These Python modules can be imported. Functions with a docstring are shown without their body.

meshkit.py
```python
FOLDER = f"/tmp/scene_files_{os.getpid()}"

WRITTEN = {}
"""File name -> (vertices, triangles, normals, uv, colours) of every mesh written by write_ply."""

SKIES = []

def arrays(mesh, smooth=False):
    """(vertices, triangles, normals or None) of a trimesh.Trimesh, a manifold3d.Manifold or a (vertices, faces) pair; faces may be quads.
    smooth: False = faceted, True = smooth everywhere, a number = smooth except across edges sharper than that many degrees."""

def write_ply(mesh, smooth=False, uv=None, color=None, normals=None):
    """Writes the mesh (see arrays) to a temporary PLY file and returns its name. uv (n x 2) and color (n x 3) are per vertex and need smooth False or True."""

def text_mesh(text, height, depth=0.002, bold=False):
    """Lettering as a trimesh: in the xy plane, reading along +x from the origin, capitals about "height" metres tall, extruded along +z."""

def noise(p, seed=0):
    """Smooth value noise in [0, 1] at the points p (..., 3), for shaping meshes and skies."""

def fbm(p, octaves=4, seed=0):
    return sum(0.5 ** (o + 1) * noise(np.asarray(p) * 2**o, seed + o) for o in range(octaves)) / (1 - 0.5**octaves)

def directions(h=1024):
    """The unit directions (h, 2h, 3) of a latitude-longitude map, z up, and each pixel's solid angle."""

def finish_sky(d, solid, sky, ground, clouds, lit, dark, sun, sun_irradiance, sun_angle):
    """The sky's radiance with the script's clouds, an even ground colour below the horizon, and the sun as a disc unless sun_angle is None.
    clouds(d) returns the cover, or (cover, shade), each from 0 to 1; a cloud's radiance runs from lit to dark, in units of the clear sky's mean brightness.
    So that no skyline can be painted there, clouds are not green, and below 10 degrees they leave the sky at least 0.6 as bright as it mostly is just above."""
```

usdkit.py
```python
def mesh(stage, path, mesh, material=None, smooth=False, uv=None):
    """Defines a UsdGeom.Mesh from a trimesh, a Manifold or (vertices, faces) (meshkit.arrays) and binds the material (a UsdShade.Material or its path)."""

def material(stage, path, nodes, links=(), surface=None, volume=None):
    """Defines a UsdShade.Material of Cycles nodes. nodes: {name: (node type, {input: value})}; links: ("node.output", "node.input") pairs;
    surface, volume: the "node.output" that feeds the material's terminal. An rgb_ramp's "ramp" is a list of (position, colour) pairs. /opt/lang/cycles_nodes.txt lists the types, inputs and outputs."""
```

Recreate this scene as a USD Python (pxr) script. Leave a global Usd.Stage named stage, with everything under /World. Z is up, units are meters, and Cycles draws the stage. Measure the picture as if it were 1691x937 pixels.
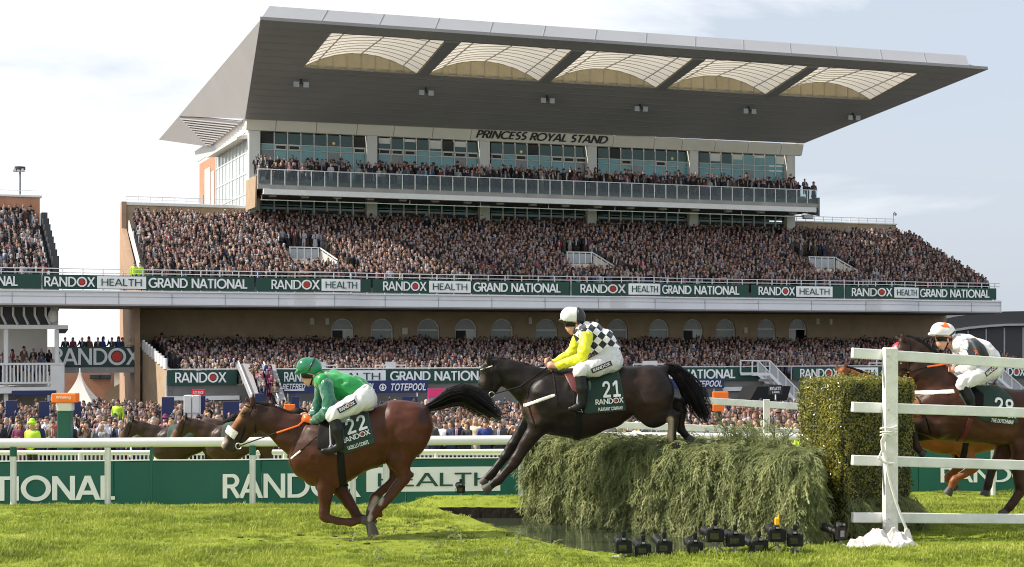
import math, random
import numpy as np
import trimesh
import shapely
from shapely import affinity
from shapely.geometry import Polygon, LineString, Point, box as sbox
from shapely.ops import unary_union
from scipy.interpolate import LinearNDInterpolator
from scipy.spatial import cKDTree
import usdkit, meshkit
from pxr import Usd, UsdGeom, UsdLux, UsdShade, Gf, Sdf, Vt

stage = Usd.Stage.CreateInMemory()
UsdGeom.SetStageUpAxis(stage, UsdGeom.Tokens.z)
UsdGeom.SetStageMetersPerUnit(stage, 1.0)
W = UsdGeom.Xform.Define(stage, '/World')
stage.SetDefaultPrim(W.GetPrim())
UsdGeom.Scope.Define(stage, '/World/Looks')

# ---------------------------------------------------------------- camera
F, CX, YH, HC = 2690.0, 845.5, 570.0, 2.107      # focal length, centre and horizon in pixels of the photograph; eye height
PW, PH = 1691.0, 937.0
cam = UsdGeom.Camera.Define(stage, '/World/camera')
cam.CreateHorizontalApertureAttr(36.0)
cam.CreateVerticalApertureAttr(36.0 * PH / PW)
cam.CreateFocalLengthAttr(36.0 * F / PW)
cam.CreateVerticalApertureOffsetAttr((YH - PH / 2) / PW * 36.0)
cam.CreateClippingRangeAttr(Gf.Vec2f(0.1, 5000))
cam.CreateExposureAttr(0.66)
cam.AddTranslateOp().Set(Gf.Vec3d(0, 0, HC))
cam.AddRotateXOp().Set(90.0)

# ---------------------------------------------------------------- sun and sky
SUN_AZ = np.array([-0.97, -0.06])
SUN_AZ = SUN_AZ / np.linalg.norm(SUN_AZ)
SUN_EL = math.radians(43)
SUN = np.array([*(SUN_AZ * math.cos(SUN_EL)), math.sin(SUN_EL)])
sun = UsdLux.DistantLight.Define(stage, '/World/sun')
sun.CreateIntensityAttr(1.25)
sun.CreateAngleAttr(0.53)
sun.CreateNormalizeAttr(True)
sun.CreateColorAttr(Gf.Vec3f(1.0, 0.92, 0.80))
_rot = Gf.Rotation(Gf.Vec3d(0, 0, 1), Gf.Vec3d(*map(float, SUN)))
sun.AddTransformOp().Set(Gf.Matrix4d().SetRotate(_rot))
usdkit.material(stage, '/World/Looks/sky_look', {
    'sky': ('sky_texture', {'sky_type': 'single_scattering', 'sun_disc': False, 'sun_elevation': SUN_EL,
                            'sun_rotation': math.atan2(SUN[0], SUN[1]), 'altitude': 20.0, 'air_density': 1.0, 'aerosol_density': 3.0, 'ozone_density': 1.0}),
    'tc': ('texture_coordinate', {}),
    'map': ('mapping', {'scale': (3.0, 3.0, 7.0), 'location': (0.4, 0.2, 0.3)}),
    'cl': ('noise_texture', {'scale': 1.3, 'detail': 7.0, 'roughness': 0.58, 'distortion': 0.35}),
    'xyz': ('separate_xyz', {}),
    'side': ('map_range', {'from_min': 0.32, 'from_max': -0.30, 'to_min': -0.24, 'to_max': 0.22, 'clamp': True}),
    'add': ('math', {'math_type': 'add'}),
    'ramp': ('rgb_ramp', {'ramp': [(0.0, (0, 0, 0)), (0.46, (0, 0, 0)), (0.68, (1, 1, 1)), (1.0, (1, 1, 1))]}),
    'veil': ('mix_color', {'fac': 0.72, 'b': (6.6, 7.25, 8.2), 'use_clamp': False}),
    'mix': ('mix_color', {'b': (9.8, 9.95, 10.2), 'use_clamp': False}),
    'bg': ('background_shader', {'strength': 0.076}),
}, [('tc.generated', 'map.vector'), ('map.vector', 'cl.vector'), ('tc.generated', 'xyz.vector'), ('xyz.x', 'side.value'),
    ('cl.fac', 'add.value1'), ('side.result', 'add.value2'), ('add.value', 'ramp.fac'), ('ramp.color', 'mix.fac'),
    ('sky.color', 'veil.a'), ('veil.result', 'mix.a'), ('mix.result', 'bg.color')], surface='bg.background')
dome = UsdLux.DomeLight.Define(stage, '/World/sky')
UsdShade.MaterialBindingAPI.Apply(dome.GetPrim()).Bind(UsdShade.Material.Get(stage, '/World/Looks/sky_look'))

# ---------------------------------------------------------------- helpers: prims
_used = {}
def numbered(parent, name):
    k = (parent, name)
    n = _used.get(k, -1) + 1
    _used[k] = n
    return name if n == 0 else f'{name}_{n:03d}'

def pth(p):
    return '/World' if p is None else (p if isinstance(p, str) else str(p.GetPath()))

def data(prim, label=None, category=None, group=None, kind=None):
    for k, v in (('label', label), ('category', category), ('group', group), ('kind', kind)):
        if v is not None:
            prim.SetCustomDataByKey(k, v)
    return prim

def thing(name, label, category, loc=(0, 0, 0), rotz=0.0, group=None, scale=None):
    p = '/World/' + numbered('/World', name)
    x = UsdGeom.Xform.Define(stage, p)
    x.AddTranslateOp().Set(Gf.Vec3d(*map(float, loc)))
    if rotz:
        x.AddRotateZOp().Set(math.degrees(rotz))
    if scale is not None:
        x.AddScaleOp().Set(Gf.Vec3f(*([float(scale)] * 3)))
    return data(x.GetPrim(), label, category, group)

def group_of(name, parent):
    x = UsdGeom.Xform.Define(stage, pth(parent) + '/' + numbered(pth(parent), name))
    return x.GetPrim()

def obj(name, mesh, mat, parent=None, smooth=False, col=None, label=None, category=None, group=None, kind=None):
    """One Mesh prim. mesh: trimesh, manifold or (v, f)."""
    par = pth(parent)
    p = par + '/' + numbered(par, name)
    if col is not None:
        v, f = (mesh.vertices, mesh.faces) if hasattr(mesh, 'vertices') else mesh
        m = usdkit.mesh(stage, p, (v, f), M(mat), smooth=smooth)
        c = np.asarray(col, np.float32)
        UsdGeom.PrimvarsAPI(m).CreatePrimvar('tint', Sdf.ValueTypeNames.Color3fArray, 'vertex').Set(Vt.Vec3fArray.FromNumpy(c))
    else:
        m = usdkit.mesh(stage, p, mesh, M(mat), smooth=smooth)
    return data(m.GetPrim(), label, category, group, kind)

def copy_of(src, name, label, category, loc, rotz=0.0, group=None, scale=None):
    r = thing(name, label, category, loc, rotz, group, scale)
    r.GetReferences().AddInternalReference(src if isinstance(src, Sdf.Path) else Sdf.Path(pth(src)))
    r.SetInstanceable(True)
    return r

# ---------------------------------------------------------------- helpers: materials
_mats = {}
def M(name):
    return _mats[name] if isinstance(name, str) else name

def mat(name, color, rough=0.6, vary=0.15, scale=3.0, bump=0.0, bump_scale=40.0, spec=0.5, metallic=0.0, sheen=0.0, coat=0.0, translucent=None, detail=4.0):
    """Principled look whose colour is broken up by noise in object space; bump for relief."""
    c = np.array(color, float)
    n = {'tc': ('texture_coordinate', {}),
         'n': ('noise_texture', {'scale': scale, 'detail': detail, 'roughness': 0.6}),
         'r': ('rgb_ramp', {'ramp': [(0.25, tuple(c * (1 - vary))), (0.5, tuple(c)), (0.75, tuple(np.minimum(c * (1 + vary), 1)))]}),
         'p': ('principled_bsdf', {'roughness': rough, 'specular_ior_level': spec, 'metallic': metallic, 'sheen_weight': sheen, 'coat_weight': coat})}
    l = [('tc.object', 'n.vector'), ('n.fac', 'r.fac'), ('r.color', 'p.base_color')]
    if bump:
        n['bn'] = ('noise_texture', {'scale': bump_scale, 'detail': 4.0, 'roughness': 0.65})
        n['b'] = ('bump', {'strength': bump, 'distance': 0.02})
        l += [('tc.object', 'bn.vector'), ('bn.fac', 'b.height'), ('b.normal', 'p.normal')]
    out = 'p.BSDF'
    if translucent:
        n['t'] = ('translucent_bsdf', {})
        n['mx'] = ('mix_closure', {'fac': translucent})
        l += [('r.color', 't.color'), ('p.BSDF', 'mx.closure1'), ('t.BSDF', 'mx.closure2')]
        out = 'mx.closure'
    _mats[name] = usdkit.material(stage, '/World/Looks/' + name, n, l, surface=out)
    return _mats[name]

def tint_mat(name, rough=0.6, vary=0.18, scale=6.0, bump=0.0, bump_scale=60.0, sheen=0.0, spec=0.4, per_copy=0.0, stretch=(1, 1, 1), coat=0.0):
    """Colour from the mesh's own tint, broken up by noise."""
    n = {'a': ('attribute', {'attribute': 'tint'}), 'tc': ('texture_coordinate', {}),
         'm': ('mapping', {'scale': stretch}),
         'n': ('noise_texture', {'scale': scale, 'detail': 5.0, 'roughness': 0.62}),
         'mr': ('map_range', {'from_min': 0.25, 'from_max': 0.75, 'to_min': 1 - vary, 'to_max': 1 + vary}),
         'vm': ('vector_math', {'math_type': 'scale'}),
         'p': ('principled_bsdf', {'roughness': rough, 'specular_ior_level': spec, 'sheen_weight': sheen, 'coat_weight': coat})}
    l = [('tc.object', 'm.vector'), ('m.vector', 'n.vector'), ('n.fac', 'mr.value'), ('mr.result', 'vm.scale'), ('a.color', 'vm.vector1'), ('vm.vector', 'p.base_color')]
    if per_copy:
        n['oi'] = ('object_info', {})
        n['r2'] = ('map_range', {'from_min': 0, 'from_max': 1, 'to_min': 1 - per_copy, 'to_max': 1 + per_copy})
        n['v2'] = ('vector_math', {'math_type': 'scale'})
        l = [x for x in l if x[1] != 'p.base_color'] + [('oi.random', 'r2.value'), ('r2.result', 'v2.scale'), ('vm.vector', 'v2.vector1'), ('v2.vector', 'p.base_color')]
    if bump:
        n['bn'] = ('noise_texture', {'scale': bump_scale, 'detail': 4.0, 'roughness': 0.65})
        n['b'] = ('bump', {'strength': bump, 'distance': 0.01})
        l += [('m.vector', 'bn.vector'), ('bn.fac', 'b.height'), ('b.normal', 'p.normal')]
    _mats[name] = usdkit.material(stage, '/World/Looks/' + name, n, l, surface='p.BSDF')
    return _mats[name]

# ---------------------------------------------------------------- helpers: picture to place
def P(px, py, Y):
    """The point at distance Y straight ahead that the photograph shows at (px, py)."""
    return np.array([(px - CX) / F * Y, Y, HC - (py - YH) / F * Y])

GY = np.array([-50, 21, 24.5, 30, 45, 57, 108, 200, 4000.0])
GZ = np.array([0, 0, -0.31, -0.5, -1.7, -2.3, -2.65, -2.65, -2.65])
def gz(x, y):
    z = np.interp(y, GY, GZ)
    return z

def PG(px, py):
    """Where the line of sight through (px, py) meets the ground."""
    Y = 8.0
    for _ in range(4000):
        if HC - (py - YH) / F * Y <= gz(0, Y):
            break
        Y += 0.02
    return np.array([(px - CX) / F * Y, Y, gz(0, Y)])

TH = math.atan(0.375)
U2, V2 = np.array([math.cos(TH), math.sin(TH)]), np.array([-math.sin(TH), math.cos(TH)])
O2 = np.array([0.0, 117.0])
def S(px, py, v):
    """(u, v, z) in the grandstand's own frame of the pixel's line of sight where it meets the plane v = const."""
    d = np.array([(px - CX) / F, 1.0])
    t = (v + O2 @ V2) / (d @ V2)
    return np.array([(d * t - O2) @ U2, v, HC - (py - YH) / F * t])
def S_u(px, py, u):
    """the same on a plane u = const"""
    d = np.array([(px - CX) / F, 1.0])
    t = (u + O2 @ U2) / (d @ U2)
    return np.array([u, (d * t - O2) @ V2, HC - (py - YH) / F * t])
def U(px, v):
    return S(px, 500, v)[0]
def Z(py, v, px=845.5):
    return S(px, py, v)[2]

# ---------------------------------------------------------------- helpers: shapes
def bx(lo, hi, bevel=0.0):
    lo, hi = np.minimum(lo, hi).astype(float), np.maximum(lo, hi).astype(float)
    if bevel <= 0:
        m = trimesh.creation.box(hi - lo)
        m.apply_translation((lo + hi) / 2)
        return m
    c, e = (lo + hi) / 2, (hi - lo) / 2
    b = min(bevel, *(e * 0.49))
    pts = []
    for sx in (-1, 1):
        for sy in (-1, 1):
            for sz in (-1, 1):
                s = np.array([sx, sy, sz])
                for k in range(3):
                    q = e - b
                    q[k] = e[k]
                    pts.append(c + s * q)
    return trimesh.convex.convex_hull(np.array(pts))

def hull(pts):
    return trimesh.convex.convex_hull(np.asarray(pts, float))

def cat(ms):
    ms = [m if isinstance(m, trimesh.Trimesh) else trimesh.Trimesh(*m, process=False) for m in ms if m is not None]
    return trimesh.util.concatenate(ms)

def tube(pts, r, n=8, closed=False, caps=True):
    """a tube along points; r a number or one per point"""
    pts = np.asarray(pts, float)
    r = np.broadcast_to(np.asarray(r, float), (len(pts),))
    t = np.gradient(pts, axis=0)
    t /= np.linalg.norm(t, axis=1, keepdims=True) + 1e-12
    ref = np.array([0, 0, 1.0]) if abs(t[:, 2]).mean() < 0.8 else np.array([1.0, 0, 0])
    a = np.cross(t, ref); a /= np.linalg.norm(a, axis=1, keepdims=True) + 1e-12
    b = np.cross(t, a)
    ang = np.linspace(0, 2 * np.pi, n, endpoint=False)
    v = (pts[:, None] + r[:, None, None] * (np.cos(ang)[None, :, None] * a[:, None] + np.sin(ang)[None, :, None] * b[:, None])).reshape(-1, 3)
    f = []
    k = len(pts)
    i = np.arange(k - 1)[:, None] * n
    j = np.arange(n)[None]
    j2 = (j + 1) % n
    q = np.stack([i + j, i + j2, i + n + j2, i + n + j], -1).reshape(-1, 4)
    f = np.vstack([q[:, [0, 2, 1]], q[:, [0, 3, 2]]])
    if caps:
        v = np.vstack([v, pts[0], pts[-1]])
        c0, c1 = len(v) - 2, len(v) - 1
        f = np.vstack([f, [[c0, jj, (jj + 1) % n] for jj in range(n)], [[c1, (k - 1) * n + (jj + 1) % n, (k - 1) * n + jj] for jj in range(n)]])
    m = trimesh.Trimesh(v, f, process=False)
    return m

def bar(a, b, w, h=None, bevel=0.0):
    """a straight bar of rectangular section from a to b; w across (horizontal), h upright"""
    a, b = np.asarray(a, float), np.asarray(b, float)
    L = np.linalg.norm(b - a)
    m = bx([0, -w / 2, -(h or w) / 2], [L, w / 2, (h or w) / 2], bevel)
    x = (b - a) / L
    up = np.array([0, 0, 1.0]) if abs(x[2]) < 0.95 else np.array([0, 1.0, 0])
    y = np.cross(up, x); y /= np.linalg.norm(y)
    z = np.cross(x, y)
    T = np.eye(4); T[:3, 0], T[:3, 1], T[:3, 2], T[:3, 3] = x, y, z, a
    m.apply_transform(T)
    return m

def slab(poly, z0, z1):
    """extrude a shapely polygon (x, y) from z0 to z1"""
    g = [poly] if isinstance(poly, Polygon) else list(poly.geoms)
    out = []
    for q in g:
        m = trimesh.creation.extrude_polygon(q, z1 - z0, engine='earcut')
        m.apply_translation([0, 0, z0])
        out.append(m)
    return cat(out)

def upright(poly, y0, y1):
    """extrude a polygon drawn in (x, z) along y"""
    m = slab(poly, 0, abs(y1 - y0))
    v = m.vertices.copy()
    out = np.stack([v[:, 0], max(y0, y1) - v[:, 2], v[:, 1]], 1)
    return trimesh.Trimesh(out, m.faces, process=False)

# ---------------------------------------------------------------- helpers: lettering (strokes with flat ends, even weight)
def _arc(cx, cy, rx, ry, a0, a1, n=22):
    t = np.radians(np.linspace(a0, a1, n))
    return [(cx + rx * math.cos(x), cy + ry * math.sin(x)) for x in t]
_GL = {
    'R': (0.56, [[(0.08, 0), (0.08, 1)], [(0.08, 0.94), (0.30, 0.94)] + _arc(0.30, 0.715, 0.20, 0.225, 90, -90) + [(0.08, 0.49)], [(0.30, 0.50), (0.58, -0.05)]]),
    'A': (0.76, [[(0.02, -0.05), (0.385, 1.05)], [(0.365, 1.05), (0.74, -0.05)], [(0.16, 0.30), (0.60, 0.30)]]),
    'N': (0.80, [[(0.10, 0), (0.10, 1)], [(0.10, 0.98), (0.70, 0.02)], [(0.70, 0), (0.70, 1)]]),
    'D': (0.80, [[(0.10, 0), (0.10, 1)], [(0.10, 0.94), (0.30, 0.94)] + _arc(0.30, 0.5, 0.42, 0.44, 90, -90) + [(0.10, 0.06)]]),
    'O': (0.98, [_arc(0.49, 0.5, 0.42, 0.45, 0, 360, 48)]),
    'X': (0.70, [[(0.02, -0.05), (0.66, 1.05)], [(0.68, -0.05), (0.04, 1.05)]]),
    'H': (0.78, [[(0.10, 0), (0.10, 1)], [(0.68, 0), (0.68, 1)], [(0.10, 0.52), (0.68, 0.52)]]),
    'E': (0.56, [[(0.10, 0), (0.10, 1)], [(0.10, 0.94), (0.50, 0.94)], [(0.10, 0.52), (0.46, 0.52)], [(0.10, 0.06), (0.50, 0.06)]]),
    'L': (0.52, [[(0.10, 0), (0.10, 1)], [(0.10, 0.06), (0.50, 0.06)]]),
    'T': (0.64, [[(0.32, 0), (0.32, 1)], [(0.02, 0.94), (0.62, 0.94)]]),
    'G': (0.88, [_arc(0.49, 0.5, 0.42, 0.45, 50, 320, 34) + [(0.81, 0.22), (0.81, 0.48)], [(0.56, 0.47), (0.87, 0.47)]]),
    'I': (0.26, [[(0.13, 0), (0.13, 1)]]),
    'P': (0.56, [[(0.10, 0), (0.10, 1)], [(0.10, 0.94), (0.28, 0.94)] + _arc(0.28, 0.70, 0.20, 0.24, 90, -90) + [(0.10, 0.46)]]),
    'C': (0.78, [_arc(0.47, 0.5, 0.40, 0.45, 48, 312, 34)]),
    'S': (0.54, [_arc(0.27, 0.725, 0.18, 0.215, 40, 255, 18) + _arc(0.27, 0.275, 0.19, 0.22, 75, -140, 18)]),
    'Y': (0.66, [[(0.33, 0), (0.33, 0.5)], [(0.33, 0.46), (0.02, 1.04)], [(0.33, 0.46), (0.64, 1.04)]]),
    ' ': (0.32, []),
}
def letters(text, weight=0.125, slant=0.0):
    """the outlines of a line of capitals, 1 unit high, as one shapely shape starting at x = 0"""
    out, x = [], 0.0
    for ch in text:
        w, strokes = _GL[ch]
        gs = [LineString(s).buffer(weight / 2, cap_style='flat', join_style='mitre') for s in strokes]
        if gs:
            out.append(affinity.translate(unary_union(gs).intersection(sbox(-1, -0.03 if ch in 'OGCS' else 0, 3, 1.03 if ch in 'OGCS' else 1)), x, 0))
        x += w + 0.035
    s = unary_union(out)
    if slant:
        s = affinity.skew(s, xs=slant, origin=(0, 0))
    b = s.bounds
    return affinity.translate(s, -b[0], 0)

def fit_shape(s, x0, x1, z0, z1):
    """scale a shape drawn from (0, 0), 1 high, into the rectangle"""
    b = s.bounds
    s = affinity.scale(s, (x1 - x0) / (b[2] - b[0]), z1 - z0, origin=(0, 0))
    return affinity.translate(s, x0, z0)

def inter(text, bold=True):
    """outline of a text in the renderer's own sans face, as a flat mesh (x, y), 1 high from x = 0"""
    m = meshkit.text_mesh(text, 1.0, 0.02, bold)
    m.apply_translation([-m.bounds[0][0], 0, 0])
    return m

def inter_xz(text, x0, x1, z0, z1, y, depth=0.01, slant=0.0, bold=True):
    m = inter(text, bold)
    v = m.vertices
    w = v[:, 0].max()
    X = v[:, 0] / w
    if slant:
        X = X + slant * (v[:, 1] - 0.5) / w
    out = np.stack([x0 + X * (x1 - x0), y - v[:, 2] / 0.02 * depth, z0 + v[:, 1] * (z1 - z0)], 1)
    return trimesh.Trimesh(out, m.faces[:, :], process=False)

# ---------------------------------------------------------------- helpers: sculpting with round cones
def _smin(a, b, k):
    h = np.maximum(k - np.abs(a - b), 0) / k
    return np.minimum(a, b) - h * h * k * 0.25

class Prim:
    __slots__ = ('a', 'b', 'ra', 'rb', 'sq', 'k')
    def __init__(s, a, b, ra, rb, sq=1.0, k=0.03):
        s.a, s.b, s.ra, s.rb, s.sq, s.k = np.asarray(a, float), np.asarray(b, float), ra, rb, np.array([1.0, sq, 1.0]) if np.ndim(sq) == 0 else np.asarray(sq, float), k
    def d(s, X, Y, Zz, grow=0.0):
        q0, q1, q2 = (X - s.a[0]) / s.sq[0], (Y - s.a[1]) / s.sq[1], (Zz - s.a[2]) / s.sq[2]
        ba = (s.b - s.a) / s.sq
        n = ba @ ba
        if n < 1e-12:
            return np.sqrt(q0 * q0 + q1 * q1 + q2 * q2) - s.ra - grow
        t = np.clip((q0 * ba[0] + q1 * ba[1] + q2 * ba[2]) / n, 0, 1)
        d0, d1, d2 = q0 - t * ba[0], q1 - t * ba[1], q2 - t * ba[2]
        return np.sqrt(d0 * d0 + d1 * d1 + d2 * d2) - (s.ra + (s.rb - s.ra) * t) - grow
    def bounds(s, m):
        r = max(s.ra, s.rb) * s.sq + m
        return np.minimum(s.a, s.b) - r, np.maximum(s.a, s.b) + r

def nets(Fv, lo, h):
    """naive surface nets of the zero level of a grid of values (negative inside)"""
    s = Fv < 0
    c = s[:-1, :-1, :-1].astype(np.int8)
    cnt = np.zeros_like(c)
    for i in (0, 1):
        for j in (0, 1):
            for k in (0, 1):
                cnt += s[i:s.shape[0] - 1 + i, j:s.shape[1] - 1 + j, k:s.shape[2] - 1 + k]
    mixed = (cnt > 0) & (cnt < 8)
    idx = -np.ones(mixed.shape, np.int64)
    cells = np.argwhere(mixed)
    idx[mixed] = np.arange(len(cells))
    acc, num = np.zeros((len(cells), 3)), np.zeros(len(cells))
    I, J, K = cells.T
    for ax in range(3):
        o = [a for a in range(3) if a != ax]
        for p in (0, 1):
            for q in (0, 1):
                off0 = [0, 0, 0]; off0[o[0]] = p; off0[o[1]] = q
                off1 = list(off0); off1[ax] = 1
                f0 = Fv[I + off0[0], J + off0[1], K + off0[2]]
                f1 = Fv[I + off1[0], J + off1[1], K + off1[2]]
                m = (f0 < 0) != (f1 < 0)
                t = np.where(m, f0 / np.where(m, f0 - f1, 1), 0)
                pos = np.tile(np.array(off0, float), (len(cells), 1))
                pos[:, ax] = t
                acc[m] += pos[m]; num[m] += 1
    V = (cells + acc / np.maximum(num, 1)[:, None]) * h + lo
    faces = []
    for ax in range(3):
        o = [(ax + 1) % 3, (ax + 2) % 3]
        sl0 = [slice(None)] * 3; sl1 = [slice(None)] * 3
        sl0[ax] = slice(0, -1); sl1[ax] = slice(1, None)
        e = s[tuple(sl0)] != s[tuple(sl1)]
        pts = np.argwhere(e)
        pts = pts[(pts[:, o[0]] > 0) & (pts[:, o[1]] > 0) & (pts[:, o[0]] < Fv.shape[o[0]] - 1) & (pts[:, o[1]] < Fv.shape[o[1]] - 1)]
        if not len(pts):
            continue
        inside = s[tuple(pts.T)]
        d0 = np.zeros(3, int); d0[o[0]] = 1
        d1 = np.zeros(3, int); d1[o[1]] = 1
        q = np.stack([idx[tuple((pts - d0 - d1).T)], idx[tuple((pts - d1).T)], idx[tuple(pts.T)], idx[tuple((pts - d0).T)]], 1)
        q[~inside] = q[~inside][:, ::-1]
        faces.append(q)
    q = np.vstack(faces)
    return V, np.vstack([q[:, [0, 1, 2]], q[:, [0, 2, 3]]])

def evaluate(prims, X, Y, Zz, grow=0.0):
    out = np.full(np.broadcast(X, Y, Zz).shape, 9.0)
    for p in prims:
        d = p.d(X, Y, Zz, grow)
        out = _smin(out, d, p.k)
    return out

def sculpt(prims, h, grow=0.0, cut=None, lo=None, hi=None, smooth=0, warp=None):
    """closed surface round the cones. cut(X, Y, Z) keeps where it is negative."""
    bl = [p.bounds(abs(grow) + 0.03) for p in prims]
    l = np.min([b[0] for b in bl], 0) if lo is None else np.asarray(lo, float)
    u = np.max([b[1] for b in bl], 0) if hi is None else np.asarray(hi, float)
    n = np.ceil((u - l) / h).astype(int) + 2
    ax = [l[i] - h + np.arange(n[i] + 1) * h for i in range(3)]
    Fv = np.full([len(a) for a in ax], 0.5)
    for p, b in zip(prims, bl):
        m = p.k + h
        s = []
        for i in range(3):
            i0, i1 = np.searchsorted(ax[i], b[0][i] - m), np.searchsorted(ax[i], b[1][i] + m)
            s.append(slice(i0, i1))
        if any(x.start >= x.stop for x in s):
            continue
        X, Y, Zz = ax[0][s[0]][:, None, None], ax[1][s[1]][None, :, None], ax[2][s[2]][None, None, :]
        sl = tuple(s)
        Fv[sl] = _smin(Fv[sl], p.d(X, Y, Zz, grow), p.k)
    if cut is not None:
        Fv = np.maximum(Fv, cut(ax[0][:, None, None], ax[1][None, :, None], ax[2][None, None, :]))
    Fv[0], Fv[-1], Fv[:, 0], Fv[:, -1], Fv[:, :, 0], Fv[:, :, -1] = 1, 1, 1, 1, 1, 1
    V, Fc = nets(Fv, np.array([a[0] for a in ax]), h)
    m = trimesh.Trimesh(V, Fc, process=False)
    if smooth:
        trimesh.smoothing.filter_taubin(m, 0.5, 0.5, iterations=smooth)
    return m

def poly_cut(pts):
    """signed distance (x, z) to a polygon, as a cut for sculpt"""
    pts = np.asarray(pts, float)
    def f(X, Y, Zz):
        x, z = np.broadcast_arrays(X[:, 0, :], Zz[:, 0, :]) if X.ndim == 3 else np.broadcast_arrays(X, Zz)
        d = np.full(x.shape, 1e9)
        inside = np.zeros(x.shape, bool)
        for i in range(len(pts)):
            a, b = pts[i], pts[(i + 1) % len(pts)]
            e = b - a
            w0, w1 = x - a[0], z - a[1]
            t = np.clip((w0 * e[0] + w1 * e[1]) / (e @ e + 1e-12), 0, 1)
            d = np.minimum(d, (w0 - e[0] * t) ** 2 + (w1 - e[1] * t) ** 2)
            cross = (a[1] > z) != (b[1] > z)
            xi = a[0] + (z - a[1]) * e[0] / (e[1] if abs(e[1]) > 1e-12 else 1e-12)
            inside ^= cross & (x < xi)
        s = np.where(inside, -1, 1) * np.sqrt(d)
        return s[:, None, :] if X.ndim == 3 else s
    return f

def strip_cut(a, b, w):
    """keeps a band of width w round the line a-b drawn in (x, z)"""
    a, b = np.asarray(a, float), np.asarray(b, float)
    e = (b - a) / np.linalg.norm(b - a)
    n = np.array([-e[1], e[0]]) * w / 2
    return poly_cut([a + n, b + n, b - n, a - n])

def wrinkle(m, amp, f, seed=0, tilt=(.5, .2, 1.0)):
    """folds: push a surface in and out along ridges"""
    v = np.array(m.vertices)
    t = np.array(tilt) / np.linalg.norm(tilt)
    a = np.cross(t, [0.3, 1, 0.1]); a /= np.linalg.norm(a); b = np.cross(t, a)
    q = np.stack([v @ t * f, v @ a * f * .35, v @ b * f * .6], 1)
    q = q + meshkit.noise(v * f * .5 + seed)[:, None] * 1.2
    r = np.abs(meshkit.noise(q + seed * 7) - .5) * 2
    m.vertices = v + meshkit.arrays(m, True)[2] * ((.45 - r) * amp)[:, None]
    return m

class Front:
    """the nearest surface (smallest y) of a mesh over (x, z)"""
    def __init__(s, mesh):
        m = mesh if isinstance(mesh, trimesh.Trimesh) else trimesh.Trimesh(*mesh, process=False)
        nn = meshkit.arrays(m, True)[2]
        k = nn[:, 1] < -0.12
        v = m.vertices[k]
        s.f = LinearNDInterpolator(v[:, [0, 2]], v[:, 1])
        s.t = cKDTree(v[:, [0, 2]]); s.v = v
    def __call__(s, x, z):
        q = np.stack([x, z], -1)
        y = s.f(q)
        bad = np.isnan(y)
        if bad.any():
            y[bad] = s.v[s.t.query(q[bad])[1], 1]
        return y

def decal(mesh2, front, off=0.004, thick=0.003, maxedge=0.02):
    """press a flat mesh drawn in (x, z) (extruded along y from 0 to 1 = outside) onto a front surface"""
    v, f = trimesh.remesh.subdivide_to_size(mesh2.vertices * [1, .004, 1], mesh2.faces, maxedge)
    y = front(v[:, 0], v[:, 2]) - off - thick * v[:, 1] / .004
    return trimesh.Trimesh(np.stack([v[:, 0], y, v[:, 2]], 1), f, process=False)

def flat_xz(shape):
    m = slab(shape, 0, 1.0)
    v = m.vertices
    return trimesh.Trimesh(np.stack([v[:, 0], v[:, 2], v[:, 1]], 1), m.faces[:, ::-1], process=False)
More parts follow.
